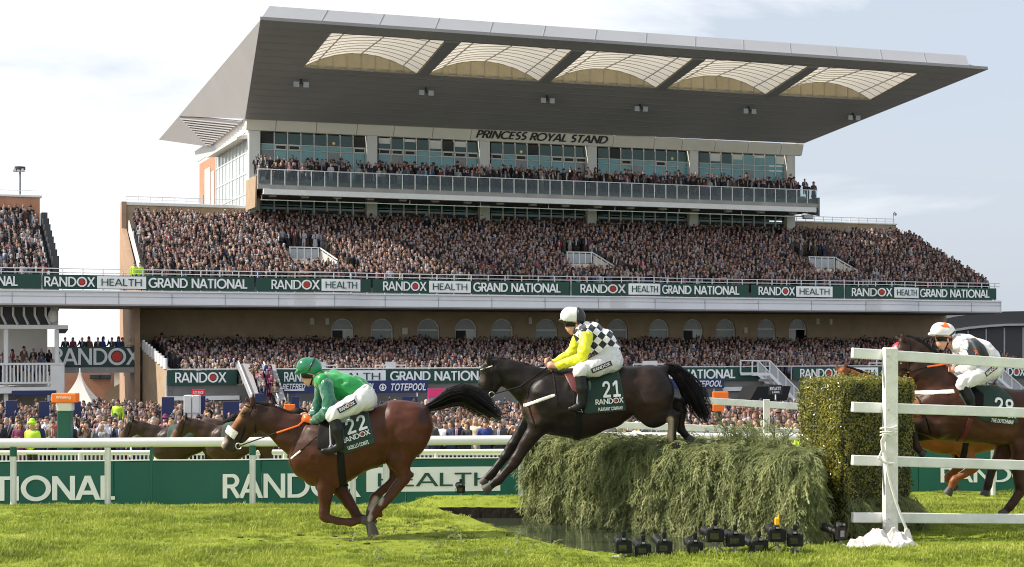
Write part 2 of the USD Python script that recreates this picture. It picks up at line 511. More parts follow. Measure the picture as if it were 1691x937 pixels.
# ================================================================ materials
mat('brick_buff', (0.33, 0.24, 0.155), 0.85, 0.16, 1.2, 0.3, 12)
mat('brick_end', (0.34, 0.225, 0.15), 0.85, 0.16, 1.2, 0.3, 12)
mat('brick_red', (0.42, 0.20, 0.12), 0.85, 0.16, 1.2, 0.3, 12)
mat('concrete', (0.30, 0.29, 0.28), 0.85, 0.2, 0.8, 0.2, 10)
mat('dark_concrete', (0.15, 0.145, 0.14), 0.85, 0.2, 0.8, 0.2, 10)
mat('white_fascia', (0.66, 0.66, 0.69), 0.45, 0.05, 0.4)
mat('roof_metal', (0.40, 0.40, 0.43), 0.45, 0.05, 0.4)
mat('white_paint', (0.66, 0.66, 0.66), 0.38, 0.06, 2.0, 0.05, 30)
mat('worn_white_paint', (0.63, 0.63, 0.62), 0.45, 0.16, 4.0, 0.2, 25, detail=8.0)
mat('header_panel_look', (0.62, 0.58, 0.52), 0.6, 0.06, 0.6)
mat('pillar_look', (0.56, 0.55, 0.53), 0.7, 0.06, 0.6)
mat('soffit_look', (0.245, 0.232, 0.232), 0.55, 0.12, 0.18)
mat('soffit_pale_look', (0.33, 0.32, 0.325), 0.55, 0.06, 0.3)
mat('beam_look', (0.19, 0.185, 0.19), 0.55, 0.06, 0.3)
mat('steel_grey', (0.33, 0.34, 0.36), 0.45, 0.1, 2.0, metallic=0.2)
mat('dark_metal', (0.035, 0.035, 0.04), 0.5, 0.2, 4.0)
mat('charcoal_cladding', (0.040, 0.041, 0.045), 0.6, 0.08, 0.4)
mat('vault_sheet', (0.50, 0.475, 0.425), 0.5, 0.06, 0.5, translucent=0.55)
mat('gable_sheet', (0.54, 0.48, 0.36), 0.5, 0.06, 0.5, translucent=0.6)
mat('green_board', (0.005, 0.042, 0.029), 0.45, 0.12, 0.8)
mat('bright_green_board', (0.003, 0.088, 0.066), 0.42, 0.12, 0.8)
mat('navy_board', (0.012, 0.022, 0.10), 0.5, 0.12, 0.8)
mat('letter_white', (0.80, 0.80, 0.80), 0.5, 0.04, 2.0)
mat('letter_green', (0.008, 0.06, 0.045), 0.5, 0.04, 2.0)
mat('letter_dark', (0.02, 0.02, 0.022), 0.5, 0.04, 2.0)
mat('letter_red', (0.42, 0.03, 0.02), 0.5, 0.1, 2.0)
mat('orange_board', (0.95, 0.19, 0.015), 0.5, 0.06, 1.0)
mat('pink_board', (0.75, 0.04, 0.18), 0.5, 0.06, 1.0)
mat('tent_cloth', (0.80, 0.76, 0.72), 0.7, 0.04, 0.5, translucent=0.35)
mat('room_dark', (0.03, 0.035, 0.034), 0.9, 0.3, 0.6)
mat('room_lamp_look', (0.9, 0.7, 0.3), 0.5)
mat('pane_dark', (0.012, 0.040, 0.030), 0.06, 0.3, 0.5, spec=0.6)
mat('pane_teal', (0.13, 0.28, 0.30), 0.10, 0.12, 0.8, spec=0.6)
mat('pane_side', (0.50, 0.58, 0.60), 0.08, 0.08, 0.5, spec=0.9)
mat('pane_arch', (0.16, 0.17, 0.17), 0.15, 0.3, 0.5, spec=0.6)
mat('curtain_white', (0.62, 0.62, 0.60), 0.8, 0.1, 1.0)
mat('soil', (0.022, 0.016, 0.010), 0.95, 0.4, 6.0, 0.8, 20)
mat('hedge_core_look', (0.018, 0.022, 0.008), 0.9, 0.4, 6.0)
mat('fence_core_look', (0.055, 0.060, 0.026), 0.9, 0.4, 6.0)
mat('rope_look', (0.66, 0.65, 0.62), 0.8, 0.1, 20)
mat('cloth_white', (0.60, 0.55, 0.51), 0.85, 0.14, 5.0, 0.4, 14)
mat('hi_vis', (0.40, 0.62, 0.03), 0.6, 0.1, 8.0)
mat('red_cloth', (0.62, 0.02, 0.03), 0.6, 0.1, 6.0)
mat('camera_black', (0.008, 0.008, 0.009), 0.5, 0.3, 30, 0.2, 120, spec=0.25)
mat('camera_grey', (0.22, 0.22, 0.23), 0.35, 0.2, 30, spec=0.6, metallic=0.5)
mat('lens_glass', (0.006, 0.006, 0.010), 0.05, 0.0, 1.0, spec=1.0, coat=1.0)
mat('receiver_yellow', (0.90, 0.45, 0.01), 0.45, 0.05, 10)
mat('bark', (0.06, 0.045, 0.03), 0.9, 0.3, 12, 0.6, 40)
# jockeys and horses
mat('skin', (0.56, 0.30, 0.215), 0.5, 0.10, 14, 0.1, 90)
mat('silk_green', (0.003, 0.25, 0.05), 0.33, 0.10, 10, 0.25, 22, sheen=0.3)
mat('silk_dark_green', (0.003, 0.115, 0.07), 0.24, 0.15, 12, 0.3, 26, sheen=0.5)
mat('silk_yellow', (0.72, 0.72, 0.01), 0.35, 0.06, 10, 0.25, 24, sheen=0.3)
mat('silk_white', (0.64, 0.63, 0.65), 0.42, 0.05, 10, 0.25, 22, sheen=0.2)
mat('silk_black', (0.012, 0.012, 0.016), 0.35, 0.2, 10, 0.25, 24, sheen=0.4)
mat('silk_orange', (0.85, 0.14, 0.02), 0.4, 0.1, 10, 0.2, 24)
mat('silk_red', (0.60, 0.015, 0.04), 0.4, 0.1, 10, 0.2, 24)
mat('breeches_white', (0.62, 0.61, 0.61), 0.6, 0.10, 9, 0.3, 18, sheen=0.2)
mat('boot_black', (0.008, 0.008, 0.008), 0.4, 0.3, 12, 0.15, 60, spec=0.3)
mat('saddle_leather', (0.007, 0.006, 0.006), 0.65, 0.3, 12, 0.2, 60, spec=0.15)
mat('maroon_leather', (0.10, 0.012, 0.016), 0.42, 0.2, 12, 0.2, 60)
mat('strap_black', (0.008, 0.007, 0.007), 0.6, 0.3, 20, spec=0.15)
mat('strap_white', (0.72, 0.70, 0.66), 0.6, 0.1, 20)
mat('strap_orange', (0.80, 0.13, 0.02), 0.5, 0.1, 20)
mat('sheepskin', (0.82, 0.81, 0.78), 0.95, 0.05, 40, 0.9, 60, sheen=0.6)
mat('saddlecloth_green', (0.003, 0.030, 0.021), 0.7, 0.15, 12, 0.3, 40, sheen=0.2)
mat('helmet_green', (0.004, 0.15, 0.07), 0.16, 0.15, 6, coat=0.5)
mat('helmet_white', (0.68, 0.67, 0.68), 0.3, 0.04, 6)
mat('helmet_black', (0.014, 0.014, 0.018), 0.35, 0.2, 6)
mat('goggle_lens', (0.008, 0.009, 0.009), 0.12, 0.2, 6, spec=0.35)
mat('hoof_look', (0.05, 0.042, 0.036), 0.5, 0.25, 30, 0.3, 80)
mat('pale_hoof', (0.30, 0.25, 0.20), 0.5, 0.2, 30, 0.3, 80)
mat('horse_eye', (0.01, 0.006, 0.004), 0.06, 0.0, 1, spec=1.0)
mat('hair_black', (0.007, 0.006, 0.006), 0.6, 0.3, 8, 0.5, 120, spec=0.15)
mat('hair_strand', (0.007, 0.006, 0.006), 0.5, 0.3, 20, spec=0.2)
mat('steel_bright', (0.62, 0.62, 0.62), 0.25, 0.05, 10, metallic=1.0)
tint_mat('coat', 0.42, 0.26, 7.0, bump=0.22, bump_scale=70, sheen=0.0, spec=0.24, stretch=(1, 1, 1.6))
tint_mat('crowd_look', 0.75, 0.12, 6.0, per_copy=0.28)
tint_mat('needle', 0.7, 0.35, 3.0, per_copy=0.35, spec=0.3)
for nm, c in dict(cloth_black=(0.012, 0.012, 0.016), cloth_navy=(0.015, 0.022, 0.06), cloth_charcoal=(0.045, 0.045, 0.05), cloth_brown=(0.10, 0.055, 0.03),
                  cloth_tweed=(0.20, 0.15, 0.10), cloth_grey=(0.20, 0.20, 0.22), cloth_shirt=(0.66, 0.66, 0.72), cloth_blue=(0.18, 0.26, 0.50), cloth_pink=(0.50, 0.20, 0.26),
                  cloth_red=(0.36, 0.02, 0.03), cloth_cream=(0.62, 0.54, 0.42), cloth_royal=(0.02, 0.04, 0.20), cloth_magenta=(0.16, 0.02, 0.08), cloth_olive=(0.07, 0.07, 0.03)).items():
    mat(nm, c, 0.8, 0.2, 9.0, 0.2, 40)
for nm, c in dict(hair_dark=(0.02, 0.014, 0.010), hair_brown=(0.075, 0.040, 0.020), hair_blond=(0.36, 0.22, 0.09), hair_grey=(0.30, 0.29, 0.28)).items():
    mat(nm, c, 0.6, 0.25, 30, 0.3, 80)
mat('face_light', (0.56, 0.32, 0.23), 0.55, 0.1, 12)
mat('face_tan', (0.44, 0.23, 0.15), 0.55, 0.1, 12)

# leaves, grass and water
def leaf_mat(name, stops, scale, rough, trans, spec=0.5, amp=0.7):
    n = {'g': ('geometry', {}), 'oi': ('object_info', {}),
         'n': ('noise_texture', {'scale': scale, 'detail': 3.0}),
         'mixv': ('math', {'math_type': 'multiply_add', 'value2': 0.45, 'value3': 0.0}),
         'o2': ('math', {'math_type': 'multiply', 'value2': 0.25}),
         'n2': ('math', {'math_type': 'multiply_add', 'value2': amp, 'value3': 0.23 - amp * 0.5}),
         'a1': ('math', {'math_type': 'add'}), 'a2': ('math', {'math_type': 'add'}),
         'r': ('rgb_ramp', {'ramp': stops}),
         'p': ('principled_bsdf', {'roughness': rough, 'specular_ior_level': spec}),
         't': ('translucent_bsdf', {}), 'mx': ('mix_closure', {'fac': trans})}
    l = [('g.position', 'n.vector'), ('g.random_per_island', 'mixv.value1'), ('oi.random', 'o2.value1'), ('n.fac', 'n2.value1'),
         ('mixv.value', 'a1.value1'), ('o2.value', 'a1.value2'), ('a1.value', 'a2.value1'), ('n2.value', 'a2.value2'), ('a2.value', 'r.fac'),
         ('r.color', 'p.base_color'), ('r.color', 't.color'), ('p.BSDF', 'mx.closure1'), ('t.BSDF', 'mx.closure2')]
    _mats[name] = usdkit.material(stage, '/World/Looks/' + name, n, l, surface='mx.closure')
leaf_mat('grass_blade_look', [(0.0, (0.14, 0.18, 0.022)), (0.4, (0.27, 0.33, 0.045)), (0.7, (0.40, 0.43, 0.08)), (1.0, (0.56, 0.52, 0.18))], 1.1, 0.55, 0.40, 0.3, 1.7)
leaf_mat('spruce_look', [(0.0, (0.09, 0.115, 0.045)), (0.4, (0.24, 0.27, 0.11)), (0.7, (0.40, 0.41, 0.19)), (1.0, (0.58, 0.53, 0.31))], 3.0, 0.6, 0.3, 0.35, 1.0)
leaf_mat('privet_look', [(0.0, (0.045, 0.05, 0.008)), (0.42, (0.18, 0.18, 0.02)), (0.7, (0.36, 0.30, 0.045)), (1.0, (0.80, 0.66, 0.22))], 5.0, 0.22, 0.2, 0.8, 1.2)

n = {'g': ('geometry', {}), 'sx': ('separate_xyz', {}), 'far': ('map_range', {'from_min': 52.0, 'from_max': 56.0, 'to_min': 0.0, 'to_max': 1.0, 'clamp': True}), 'pv': ('mix_color', {'b': (0.085, 0.08, 0.076)}), 'n1': ('noise_texture', {'scale': 0.35, 'detail': 5.0}), 'n2': ('noise_texture', {'scale': 9.0, 'detail': 5.0, 'roughness': 0.7}),
     'n3': ('noise_texture', {'scale': 70.0, 'detail': 3.0}),
     'm': ('math', {'math_type': 'multiply_add', 'value2': 0.5, 'value3': 0.0}), 'm2': ('math', {'math_type': 'multiply_add', 'value2': 0.5}),
     'r': ('rgb_ramp', {'ramp': [(0.2, (0.10, 0.14, 0.014)), (0.45, (0.20, 0.26, 0.022)), (0.6, (0.28, 0.33, 0.035)), (0.85, (0.34, 0.35, 0.07))]}),
     'b': ('bump', {'strength': 0.7, 'distance': 0.05}), 'p': ('principled_bsdf', {'roughness': 0.8, 'specular_ior_level': 0.2})}
_mats['turf'] = usdkit.material(stage, '/World/Looks/turf', n, [('g.position', 'n1.vector'), ('g.position', 'n2.vector'), ('g.position', 'n3.vector'), ('n1.fac', 'm.value1'), ('m.value', 'm2.value3'),
                               ('n2.fac', 'm2.value1'), ('m2.value', 'r.fac'), ('g.position', 'sx.vector'), ('sx.y', 'far.value'), ('far.result', 'pv.fac'), ('r.color', 'pv.a'), ('pv.result', 'p.base_color'), ('n3.fac', 'b.height'), ('b.normal', 'p.normal')], surface='p.BSDF')
n = {'g': ('geometry', {}), 'mp': ('mapping', {'scale': (1.0, 2.2, 1.0)}), 'n1': ('noise_texture', {'scale': 3.4, 'detail': 3.0, 'distortion': 0.6}),
     'b': ('bump', {'strength': 0.09, 'distance': 0.05}), 'p': ('principled_bsdf', {'base_color': (0.028, 0.036, 0.020), 'roughness': 0.04, 'specular_ior_level': 0.9})}
_mats['pond_water'] = usdkit.material(stage, '/World/Looks/pond_water', n, [('g.position', 'mp.vector'), ('mp.vector', 'n1.vector'), ('n1.fac', 'b.height'), ('b.normal', 'p.normal')], surface='p.BSDF')
# white breeches with small splashes of mud
n = {'tc': ('texture_coordinate', {}), 'n': ('noise_texture', {'scale': 46.0, 'detail': 3.0}), 'n2': ('noise_texture', {'scale': 5.0}), 'ad': ('math', {'math_type': 'multiply'}),
     'r': ('rgb_ramp', {'ramp': [(0.0, (0.62, 0.61, 0.61)), (0.37, (0.60, 0.59, 0.58)), (0.42, (0.22, 0.16, 0.10)), (1.0, (0.14, 0.10, 0.06))]}),
     'bn': ('noise_texture', {'scale': 18.0, 'detail': 3.0}), 'b': ('bump', {'strength': 0.3, 'distance': 0.02}), 'p': ('principled_bsdf', {'roughness': 0.6})}
_mats['breeches_white'] = usdkit.material(stage, '/World/Looks/muddy_breeches', n, [('tc.object', 'n.vector'), ('tc.object', 'n2.vector'), ('n.fac', 'ad.value1'), ('n2.fac', 'ad.value2'), ('ad.value', 'r.fac'), ('r.color', 'p.base_color'), ('tc.object', 'bn.vector'), ('bn.fac', 'b.height'), ('b.normal', 'p.normal')], surface='p.BSDF')
# checked silk: squares in the shirt's own plane
n = {'tc': ('texture_coordinate', {}), 'm': ('mapping', {'rotation': (0.0, math.radians(-38), 0.0), 'scale': (13.8, 0.0, 13.8), 'location': (0.13, 0.5, 0.27)}),
     'c': ('checker_texture', {'scale': 1.0, 'color1': (0.012, 0.012, 0.018), 'color2': (0.80, 0.79, 0.80)}),
     'bn': ('noise_texture', {'scale': 16.0, 'detail': 3.0}), 'b': ('bump', {'strength': 0.3, 'distance': 0.02}),
     'p': ('principled_bsdf', {'roughness': 0.4})}
_mats['silk_check'] = usdkit.material(stage, '/World/Looks/silk_check', n, [('tc.object', 'm.vector'), ('m.vector', 'c.vector'), ('c.color', 'p.base_color'), ('tc.object', 'bn.vector'), ('bn.fac', 'b.height'), ('b.normal', 'p.normal')], surface='p.BSDF')
# balustrade glass
n = {'t': ('transparent_bsdf', {'color': (0.72, 0.80, 0.80)}), 'g': ('glossy_bsdf', {'roughness': 0.05, 'color': (0.9, 0.9, 0.9)}), 'fr': ('fresnel', {'IOR': 1.5}), 'mx': ('mix_closure', {})}
_mats['clear_glass'] = usdkit.material(stage, '/World/Looks/clear_glass', n, [('fr.fac', 'mx.fac'), ('t.BSDF', 'mx.closure1'), ('g.BSDF', 'mx.closure2')], surface='mx.closure')
# ================================================================ ground
rng = np.random.default_rng(7)
random.seed(7)
# water jump outline, traced where its banks meet the ground
wpix = [(722, 846), (775, 854), (828, 876), (880, 893), (930, 906), (985, 914), (1060, 917), (1140, 914), (1330, 903), (1420, 886), (1330, 868), (1040, 850), (900, 846)]
WPOLY = Polygon([PG(*p)[:2] for p in wpix]).buffer(0.12).buffer(-0.12)
WATER_Z = -0.075
def ground_mesh():
    xs = np.unique(np.concatenate([[-3000, -900, -300, -150, -90, -60, -40, -28, -20, -14], np.arange(-10, -3, .5), np.arange(-3, 2, .2), np.arange(2, 12.01, 0.5), [14, 20, 28, 40, 60, 90, 150, 300, 900, 3000]]))
    ys = np.unique(np.concatenate([[-60, -20, 0, 6, 10], np.arange(12, 20, 0.5), np.arange(20, 22.4, .2), np.arange(22.5, 31, .5), [33, 37, 41, 45, 49, 53, 57, 65, 75, 90, 108, 130, 200, 400, 1000, 4000]]))
    X, Y = np.meshgrid(xs, ys, indexing='ij')
    nz = np.where((np.abs(X) < 15) & (Y > 8) & (Y < 31), (meshkit.fbm(np.stack([X * 0.5, Y * 0.5, 0 * X], -1), 3, 3) - 0.5) * 0.10, 0)
    mound = .17 * np.exp(-((Y - 21.0) / .42) ** 2) * np.clip((X + 1.55) / .5, 0, 1) * np.clip((.75 - X) / .4, 0, 1)
    Zz = gz(X, Y) + mound + nz * np.clip((21.5 - Y) / 3, 0.25, 1)
    nx, ny = X.shape
    I, J = np.meshgrid(np.arange(nx - 1), np.arange(ny - 1), indexing='ij')
    q = np.stack([I * ny + J, (I + 1) * ny + J, (I + 1) * ny + J + 1, I * ny + J + 1], -1).reshape(-1, 4)
    V = np.stack([X, Y, Zz], -1).reshape(-1, 3)
    return V, q
GVv, GQ = ground_mesh()
# cut the trough: cells that touch it are triangulated round its outline
hole, keep, rim = WPOLY, [], []
tris = []
cen = GVv[GQ].mean(1)
for k, q in enumerate(GQ):
    c = cen[k]
    if abs(c[0]) < 9 and 12 < c[1] < 27:
        cell = Polygon(GVv[q][:, :2])
        if cell.intersects(hole):
            d = cell.difference(hole)
            for g in (getattr(d, 'geoms', [d])):
                if g.area > 1e-5:
                    v2, f2 = trimesh.creation.triangulate_polygon(g, engine='earcut')
                    tris.append((v2, f2))
            continue
    keep.append(q)
ground_tree = cKDTree(GVv[:, :2])
def ground_height(xy):
    xy = np.atleast_2d(xy)
    d, i = ground_tree.query(xy, k=4)
    w = 1 / (d + 1e-6) ** 2
    return (GVv[i, 2] * w).sum(1) / w.sum(1)
_ms = [trimesh.Trimesh(GVv, np.vstack([np.array(keep)[:, [0, 1, 2]], np.array(keep)[:, [0, 2, 3]]]), process=False)]
for v2, f2 in tris:
    v3 = np.column_stack([v2, ground_height(v2)])
    m = trimesh.Trimesh(v3, f2, process=False)
    if m.face_normals[:, 2].mean() < 0:
        m.invert()
    _ms.append(m)
obj('ground', cat(_ms), 'turf', smooth=True, kind='structure', label='sloping turf of the racecourse')
# soil banks of the trough and the water in it
ring = np.array(WPOLY.exterior.coords)
ring = np.array([WPOLY.exterior.interpolate(t, normalized=True).coords[0] for t in np.linspace(0, 1, 160)])
zt = ground_height(ring)
v = np.vstack([np.column_stack([ring, zt + 0.005]), np.column_stack([ring * 1.0, np.full(len(ring), -0.7)])])
v[len(ring):, :2] += rng.normal(0, 0.012, (len(ring), 2))
kk = len(ring)
f = np.array([[i, i + 1, kk + i + 1, kk + i] for i in range(kk - 1)])
obj('bank', (v, f), 'soil', kind='structure', label='dark soil bank round the water')
wp = WPOLY.buffer(0.03)
v2, f2 = trimesh.creation.triangulate_polygon(wp, engine='earcut')
obj('water', (np.column_stack([v2, np.full(len(v2), WATER_Z)]), f2), 'pond_water', kind='structure', label='still dark water of the water jump')

# ---- grass: tufts of blades, scattered on the near turf
def tuft(nb, spread, h0, h1, seed):
    r = np.random.default_rng(seed)
    V, Fc = [], []
    for i in range(nb):
        a, rad = r.uniform(0, 6.283), spread * math.sqrt(r.uniform())
        bx_, by_ = rad * math.cos(a), rad * math.sin(a)
        h, w = r.uniform(h0, h1), r.uniform(0.0035, 0.006)
        d, lean = r.uniform(0, 6.283), r.uniform(0.15, 0.9)
        t = np.array([math.cos(d), math.sin(d), 0])
        s = np.array([-t[1], t[0], 0]) * w
        p0 = np.array([bx_, by_, -0.01]); p1 = p0 + [0, 0, h * 0.6] + t * h * lean * 0.3; p2 = p0 + [0, 0, h] + t * h * lean
        k = len(V)
        V += [p0 - s, p0 + s, p1 - s * 0.8, p1 + s * 0.8, p2]
        Fc += [[k, k + 1, k + 3], [k, k + 3, k + 2], [k + 2, k + 3, k + 4]]
    return np.array(V), np.array(Fc)

def instancer(path, protos, pos, quat, scale, pid):
    """protos: list of (mesh, material) or prims' paths"""
    pi = UsdGeom.PointInstancer.Define(stage, path)
    rel = []
    for i, pr in enumerate(protos):
        pp = f'{path}/kind_{i:02d}'
        mesh, mt, col = pr if len(pr) == 3 else (*pr, None)
        m = usdkit.mesh(stage, pp, mesh, M(mt), smooth=False if col is None else True)
        if col is not None:
            UsdGeom.PrimvarsAPI(m).CreatePrimvar('tint', Sdf.ValueTypeNames.Color3fArray, 'vertex').Set(Vt.Vec3fArray.FromNumpy(np.asarray(col, np.float32)))
        rel.append(Sdf.Path(pp))
    pi.CreatePrototypesRel().SetTargets(rel)
    pi.CreatePositionsAttr(Vt.Vec3fArray.FromNumpy(np.asarray(pos, np.float32)))
    q = np.asarray(quat, float)
    pi.CreateOrientationsAttr(Vt.QuathArray([Gf.Quath(float(a), float(b), float(c), float(d)) for a, b, c, d in q]))
    s = np.asarray(scale, np.float32)
    pi.CreateScalesAttr(Vt.Vec3fArray.FromNumpy(np.repeat(s[:, None], 3, 1) if s.ndim == 1 else s))
    pi.CreateProtoIndicesAttr(Vt.IntArray.FromNumpy(np.asarray(pid, np.int32)))
    return pi.GetPrim()

def qz(a):
    return np.stack([np.cos(a / 2), 0 * a, 0 * a, np.sin(a / 2)], 1)

def qmul(a, b):
    w0, x0, y0, z0 = a.T; w1, x1, y1, z1 = b.T
    return np.stack([w0 * w1 - x0 * x1 - y0 * y1 - z0 * z1, w0 * x1 + x0 * w1 + y0 * z1 - z0 * y1, w0 * y1 - x0 * z1 + y0 * w1 + z0 * x1, w0 * z1 + x0 * y1 - y0 * x1 + z0 * w1], 1)

def scatter_grass():
    pts = []
    for y0, y1, den in ((13.8, 17, 95), (17, 21, 70), (21, 26, 60), (26, 31, 34)):
        hw = y1 / F * 900 + 0.3
        n_ = int(2 * hw * (y1 - y0) * den)
        pts.append(np.column_stack([rng.uniform(-hw, hw, n_), rng.uniform(y0, y1, n_)]))
    p = np.vstack(pts)
    w = shapely.contains_xy(WPOLY.buffer(0.015), p[:, 0], p[:, 1])
    p = p[~w]
    edge = shapely.distance(shapely.points(p), WPOLY.exterior)
    z = ground_height(p)
    patch = meshkit.fbm(np.column_stack([p * 0.8, 0 * p[:, 0]]), 3, 11)
    sc = 0.1 + 1.75 * patch + rng.uniform(-0.12, 0.25, len(p)) + np.where(edge < 0.3, -0.3, 0)
    protos = [(tuft(36, 0.09, 0.016, 0.046, s), 'grass_blade_look') for s in range(5)] + [(tuft(22, 0.10, 0.03, 0.075, 20 + s), 'grass_blade_look') for s in range(2)]
    pid = rng.choice(7, len(p), p=[0.18] * 5 + [0.05] * 2)
    pr = instancer('/World/grass', protos, np.column_stack([p, z]), qz(rng.uniform(0, 6.28, len(p))), sc, pid)
    data(pr, 'short green grass of the racecourse turf', 'grass', kind='stuff')
scatter_grass()
# torn turf: small clods and hoof marks where horses land
cl_ = []
rq = np.random.default_rng(77)
for k in range(80):
    x, y = (rq.normal(-1.3, 1.5), rq.normal(18.3, .9)) if k < 62 else (rq.uniform(-5, 3), rq.uniform(15.5, 21))
    if WPOLY.buffer(.1).contains(Point(x, y)): continue
    r = rq.uniform(.008, .030)
    m = trimesh.creation.icosphere(1, r); m.vertices *= rq.uniform(.6, 1.3, (len(m.vertices), 1)) * [1.3, 1.0, .45]
    cl_.append(m.apply_translation([x, y, ground_height([[x, y]])[0] + r * .2]))
obj('turf_clods', cat(cl_), 'soil', kind='stuff', label='dark clods of kicked up turf on the grass', category='clods')
# ================================================================ grandstand
STAND_LOC = (O2[0], O2[1], 0.0)
BOWS = [(545, 62), (1055, 62), (1470, 62)]
def bow(u):
    o = 0 * np.asarray(u, float)
    for p, w in BOWS:
        c, hw = U(p, 0), w / 21.0
        t = np.clip(np.abs(u - c) / hw, 0, 1)
        o = o - 0.75 * (0.5 + 0.5 * np.cos(np.pi * t)) ** 0.7
    return o

stand = thing('grandstand', 'large brick and white grandstand under a wide tilted canopy, packed with people', 'grandstand', STAND_LOC, TH)
def sp(name, mesh, mt, parent=None, **k):
    return obj(name, mesh, mt, parent or stand, **k)
U0, U1 = U(236, 1.0), U(1644, 0.2)
def UL(v): return U(237 - 29 * (v - 1) / 13, v)            # ends of the terrace
UT0, UT1 = U(412, 12.5), U(1313, 12.5)        # ends of the tower
ZB = Z(487, 0)                                # balcony deck level
ZROW0, ZROW1 = ZB + 0.1, Z(352, 12) - 2.15
NROW = 16
row_v = np.linspace(1.2, 12.0, NROW)
row_z = np.linspace(ZROW0, ZROW1, NROW)
# terrace steps, each row its own piece
for i in range(NROW):
    v1 = row_v[i + 1] if i + 1 < NROW else 14.0
    sp('terrace_step', bx([UL(v1) + 0.3, row_v[i] - 0.55, row_z[i] - 0.42], [U1 - 0.02 * i, v1 - 0.55, row_z[i]]), 'concrete')
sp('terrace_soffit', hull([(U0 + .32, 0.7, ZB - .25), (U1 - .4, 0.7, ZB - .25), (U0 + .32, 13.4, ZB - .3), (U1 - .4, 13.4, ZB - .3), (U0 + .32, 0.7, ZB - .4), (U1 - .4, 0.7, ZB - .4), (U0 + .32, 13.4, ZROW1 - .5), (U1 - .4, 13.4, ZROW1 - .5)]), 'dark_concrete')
# brick end wall on the left (lit side) and the back wall with its cap and railing
zc = Z(337, 14.2, 300)
VE1 = 15.2
for nm, q in (('end_wall', [(3.5, -2.7), (VE1, -2.7), (VE1, zc - 2.5), (14.6, zc), (13.6, zc), (13.6, Z(372, 13, 213) - 0.2), (1.6, ZB - 0.4), (3.5, ZB - 0.4)]),):
    m = slab(Polygon(q), 0, 0.35)
    vv = m.vertices
    sp(nm, trimesh.Trimesh(np.stack([np.array([UL(q) for q in vv[:, 0]]) + vv[:, 2] - 0.35, vv[:, 0], vv[:, 1]], 1), m.faces, process=False), 'brick_end', label='sunlit brick end wall')
sp('back_wall', bx([UL(14) + .02, 13.75, ZROW1 - 1], [UT0 - .02, 14.15, zc - .25]), 'brick_buff')
sp('wall_cap', bx([UL(14) - .3, 13.65, zc - .25], [UT0 - .03, 14.3, zc], .03), 'white_paint')
zr = Z(368, 14.2, 1400)
UR = U(1477, 14)
sp('back_wall', bx([UT1 + .02, 13.75, ZROW1 - 1], [UR, 14.15, zr - .12]), 'brick_buff')
sp('wall_cap', bx([UT1 + .03, 13.65, zr - .12], [UR + .08, 14.3, zr], .03), 'white_paint')
for a, b, zz in ((UL(14), UT0 - .1, zc), (UT1 + .1, UR, zr)):
    sp('parapet_railing', cat([bar([a, 14, zz + .42], [b, 14, zz + .42], .05), bar([a, 14, zz + .2], [b, 14, zz + .2], .03)] + [bar([x, 14, zz], [x, 14, zz + .45], .04) for x in np.arange(a, b, 0.9)]), 'white_paint')
sp('camera_mast', cat([tube([[UR - .1, 14, zr], [UR - .1, 14, zr + .9], [UR, 14, zr + 1.05], [UR + .1, 14, zr + .95]], .04), trimesh.creation.icosphere(2, .12).apply_translation([UR + .12, 14, zr + .85])]), 'steel_grey')
# white sloping rail down the left side of the terrace
a, b = S_u(215, 376, U0 - 0.1), S_u(240, 450, U0 - 0.1)
for i in range(12):
    t = i / 12
    p = np.array([U0 - .1, row_v[0] + (row_v[-1] - row_v[0]) * t, row_z[0] + (row_z[-1] - row_z[0]) * t])
    q = np.array([U0 - .1, row_v[0] + (row_v[-1] - row_v[0]) * (t + 1 / 12), row_z[0] + (row_z[-1] - row_z[0]) * (t + 1 / 12)])
    pu, qu = UL(p[1]), UL(q[1])
    sp('side_rail_panel', hull([(x + o, y, z) for o in (-.02, .04) for x, y, z in ((pu, p[1] + .02, p[2] - .1), (qu, q[1] - .02, q[2] - .1), (pu, p[1] + .02, p[2] + .75), (qu, q[1] - .02, q[2] + .75))]), 'white_paint')
# ground storey: brick wall with arched windows
VW = 7.0
UW0, UW1 = U(232, VW), U(1563, VW)
zw0, zw1 = -2.8, ZB - 0.42
arches = [(566, 37), (631, 37), (708, 37), (770, 36), (830, 36), (903, 36), (1020, 34), (1089, 33), (1145, 33), (1199, 32), (1266, 30), (1318, 30)]
shape = sbox(UW0, zw0, UW1, zw1)
def arch_shape(c, w, grow=0.0):
    uc, hw = U(c, VW), (U(c + w / 2, VW) - U(c - w / 2, VW)) / 2
    zt = Z(526.5 + (c - 845) * 0.0015, VW, c)
    base = zt - 3.4
    return uc, hw, base, zt
cuts = []
for c, w in arches:
    uc, hw, base, zt = arch_shape(c, w)
    cuts.append(unary_union([sbox(uc - hw, base, uc + hw, zt - hw), Point(uc, zt - hw).buffer(hw, 24)]))
sp('brick_wall', upright(shape.difference(unary_union(cuts)), VW, VW + .35), 'brick_buff')
sp('wall_return', bx([UW1 - .35, VW + .36, zw0], [UW1, VW + 14, zw1]), 'brick_buff')
sp('inner_room', bx([UW0 + 1, VW + 1.6, zw0], [UW1 - 1, VW + 1.8, zw1]), 'room_dark')
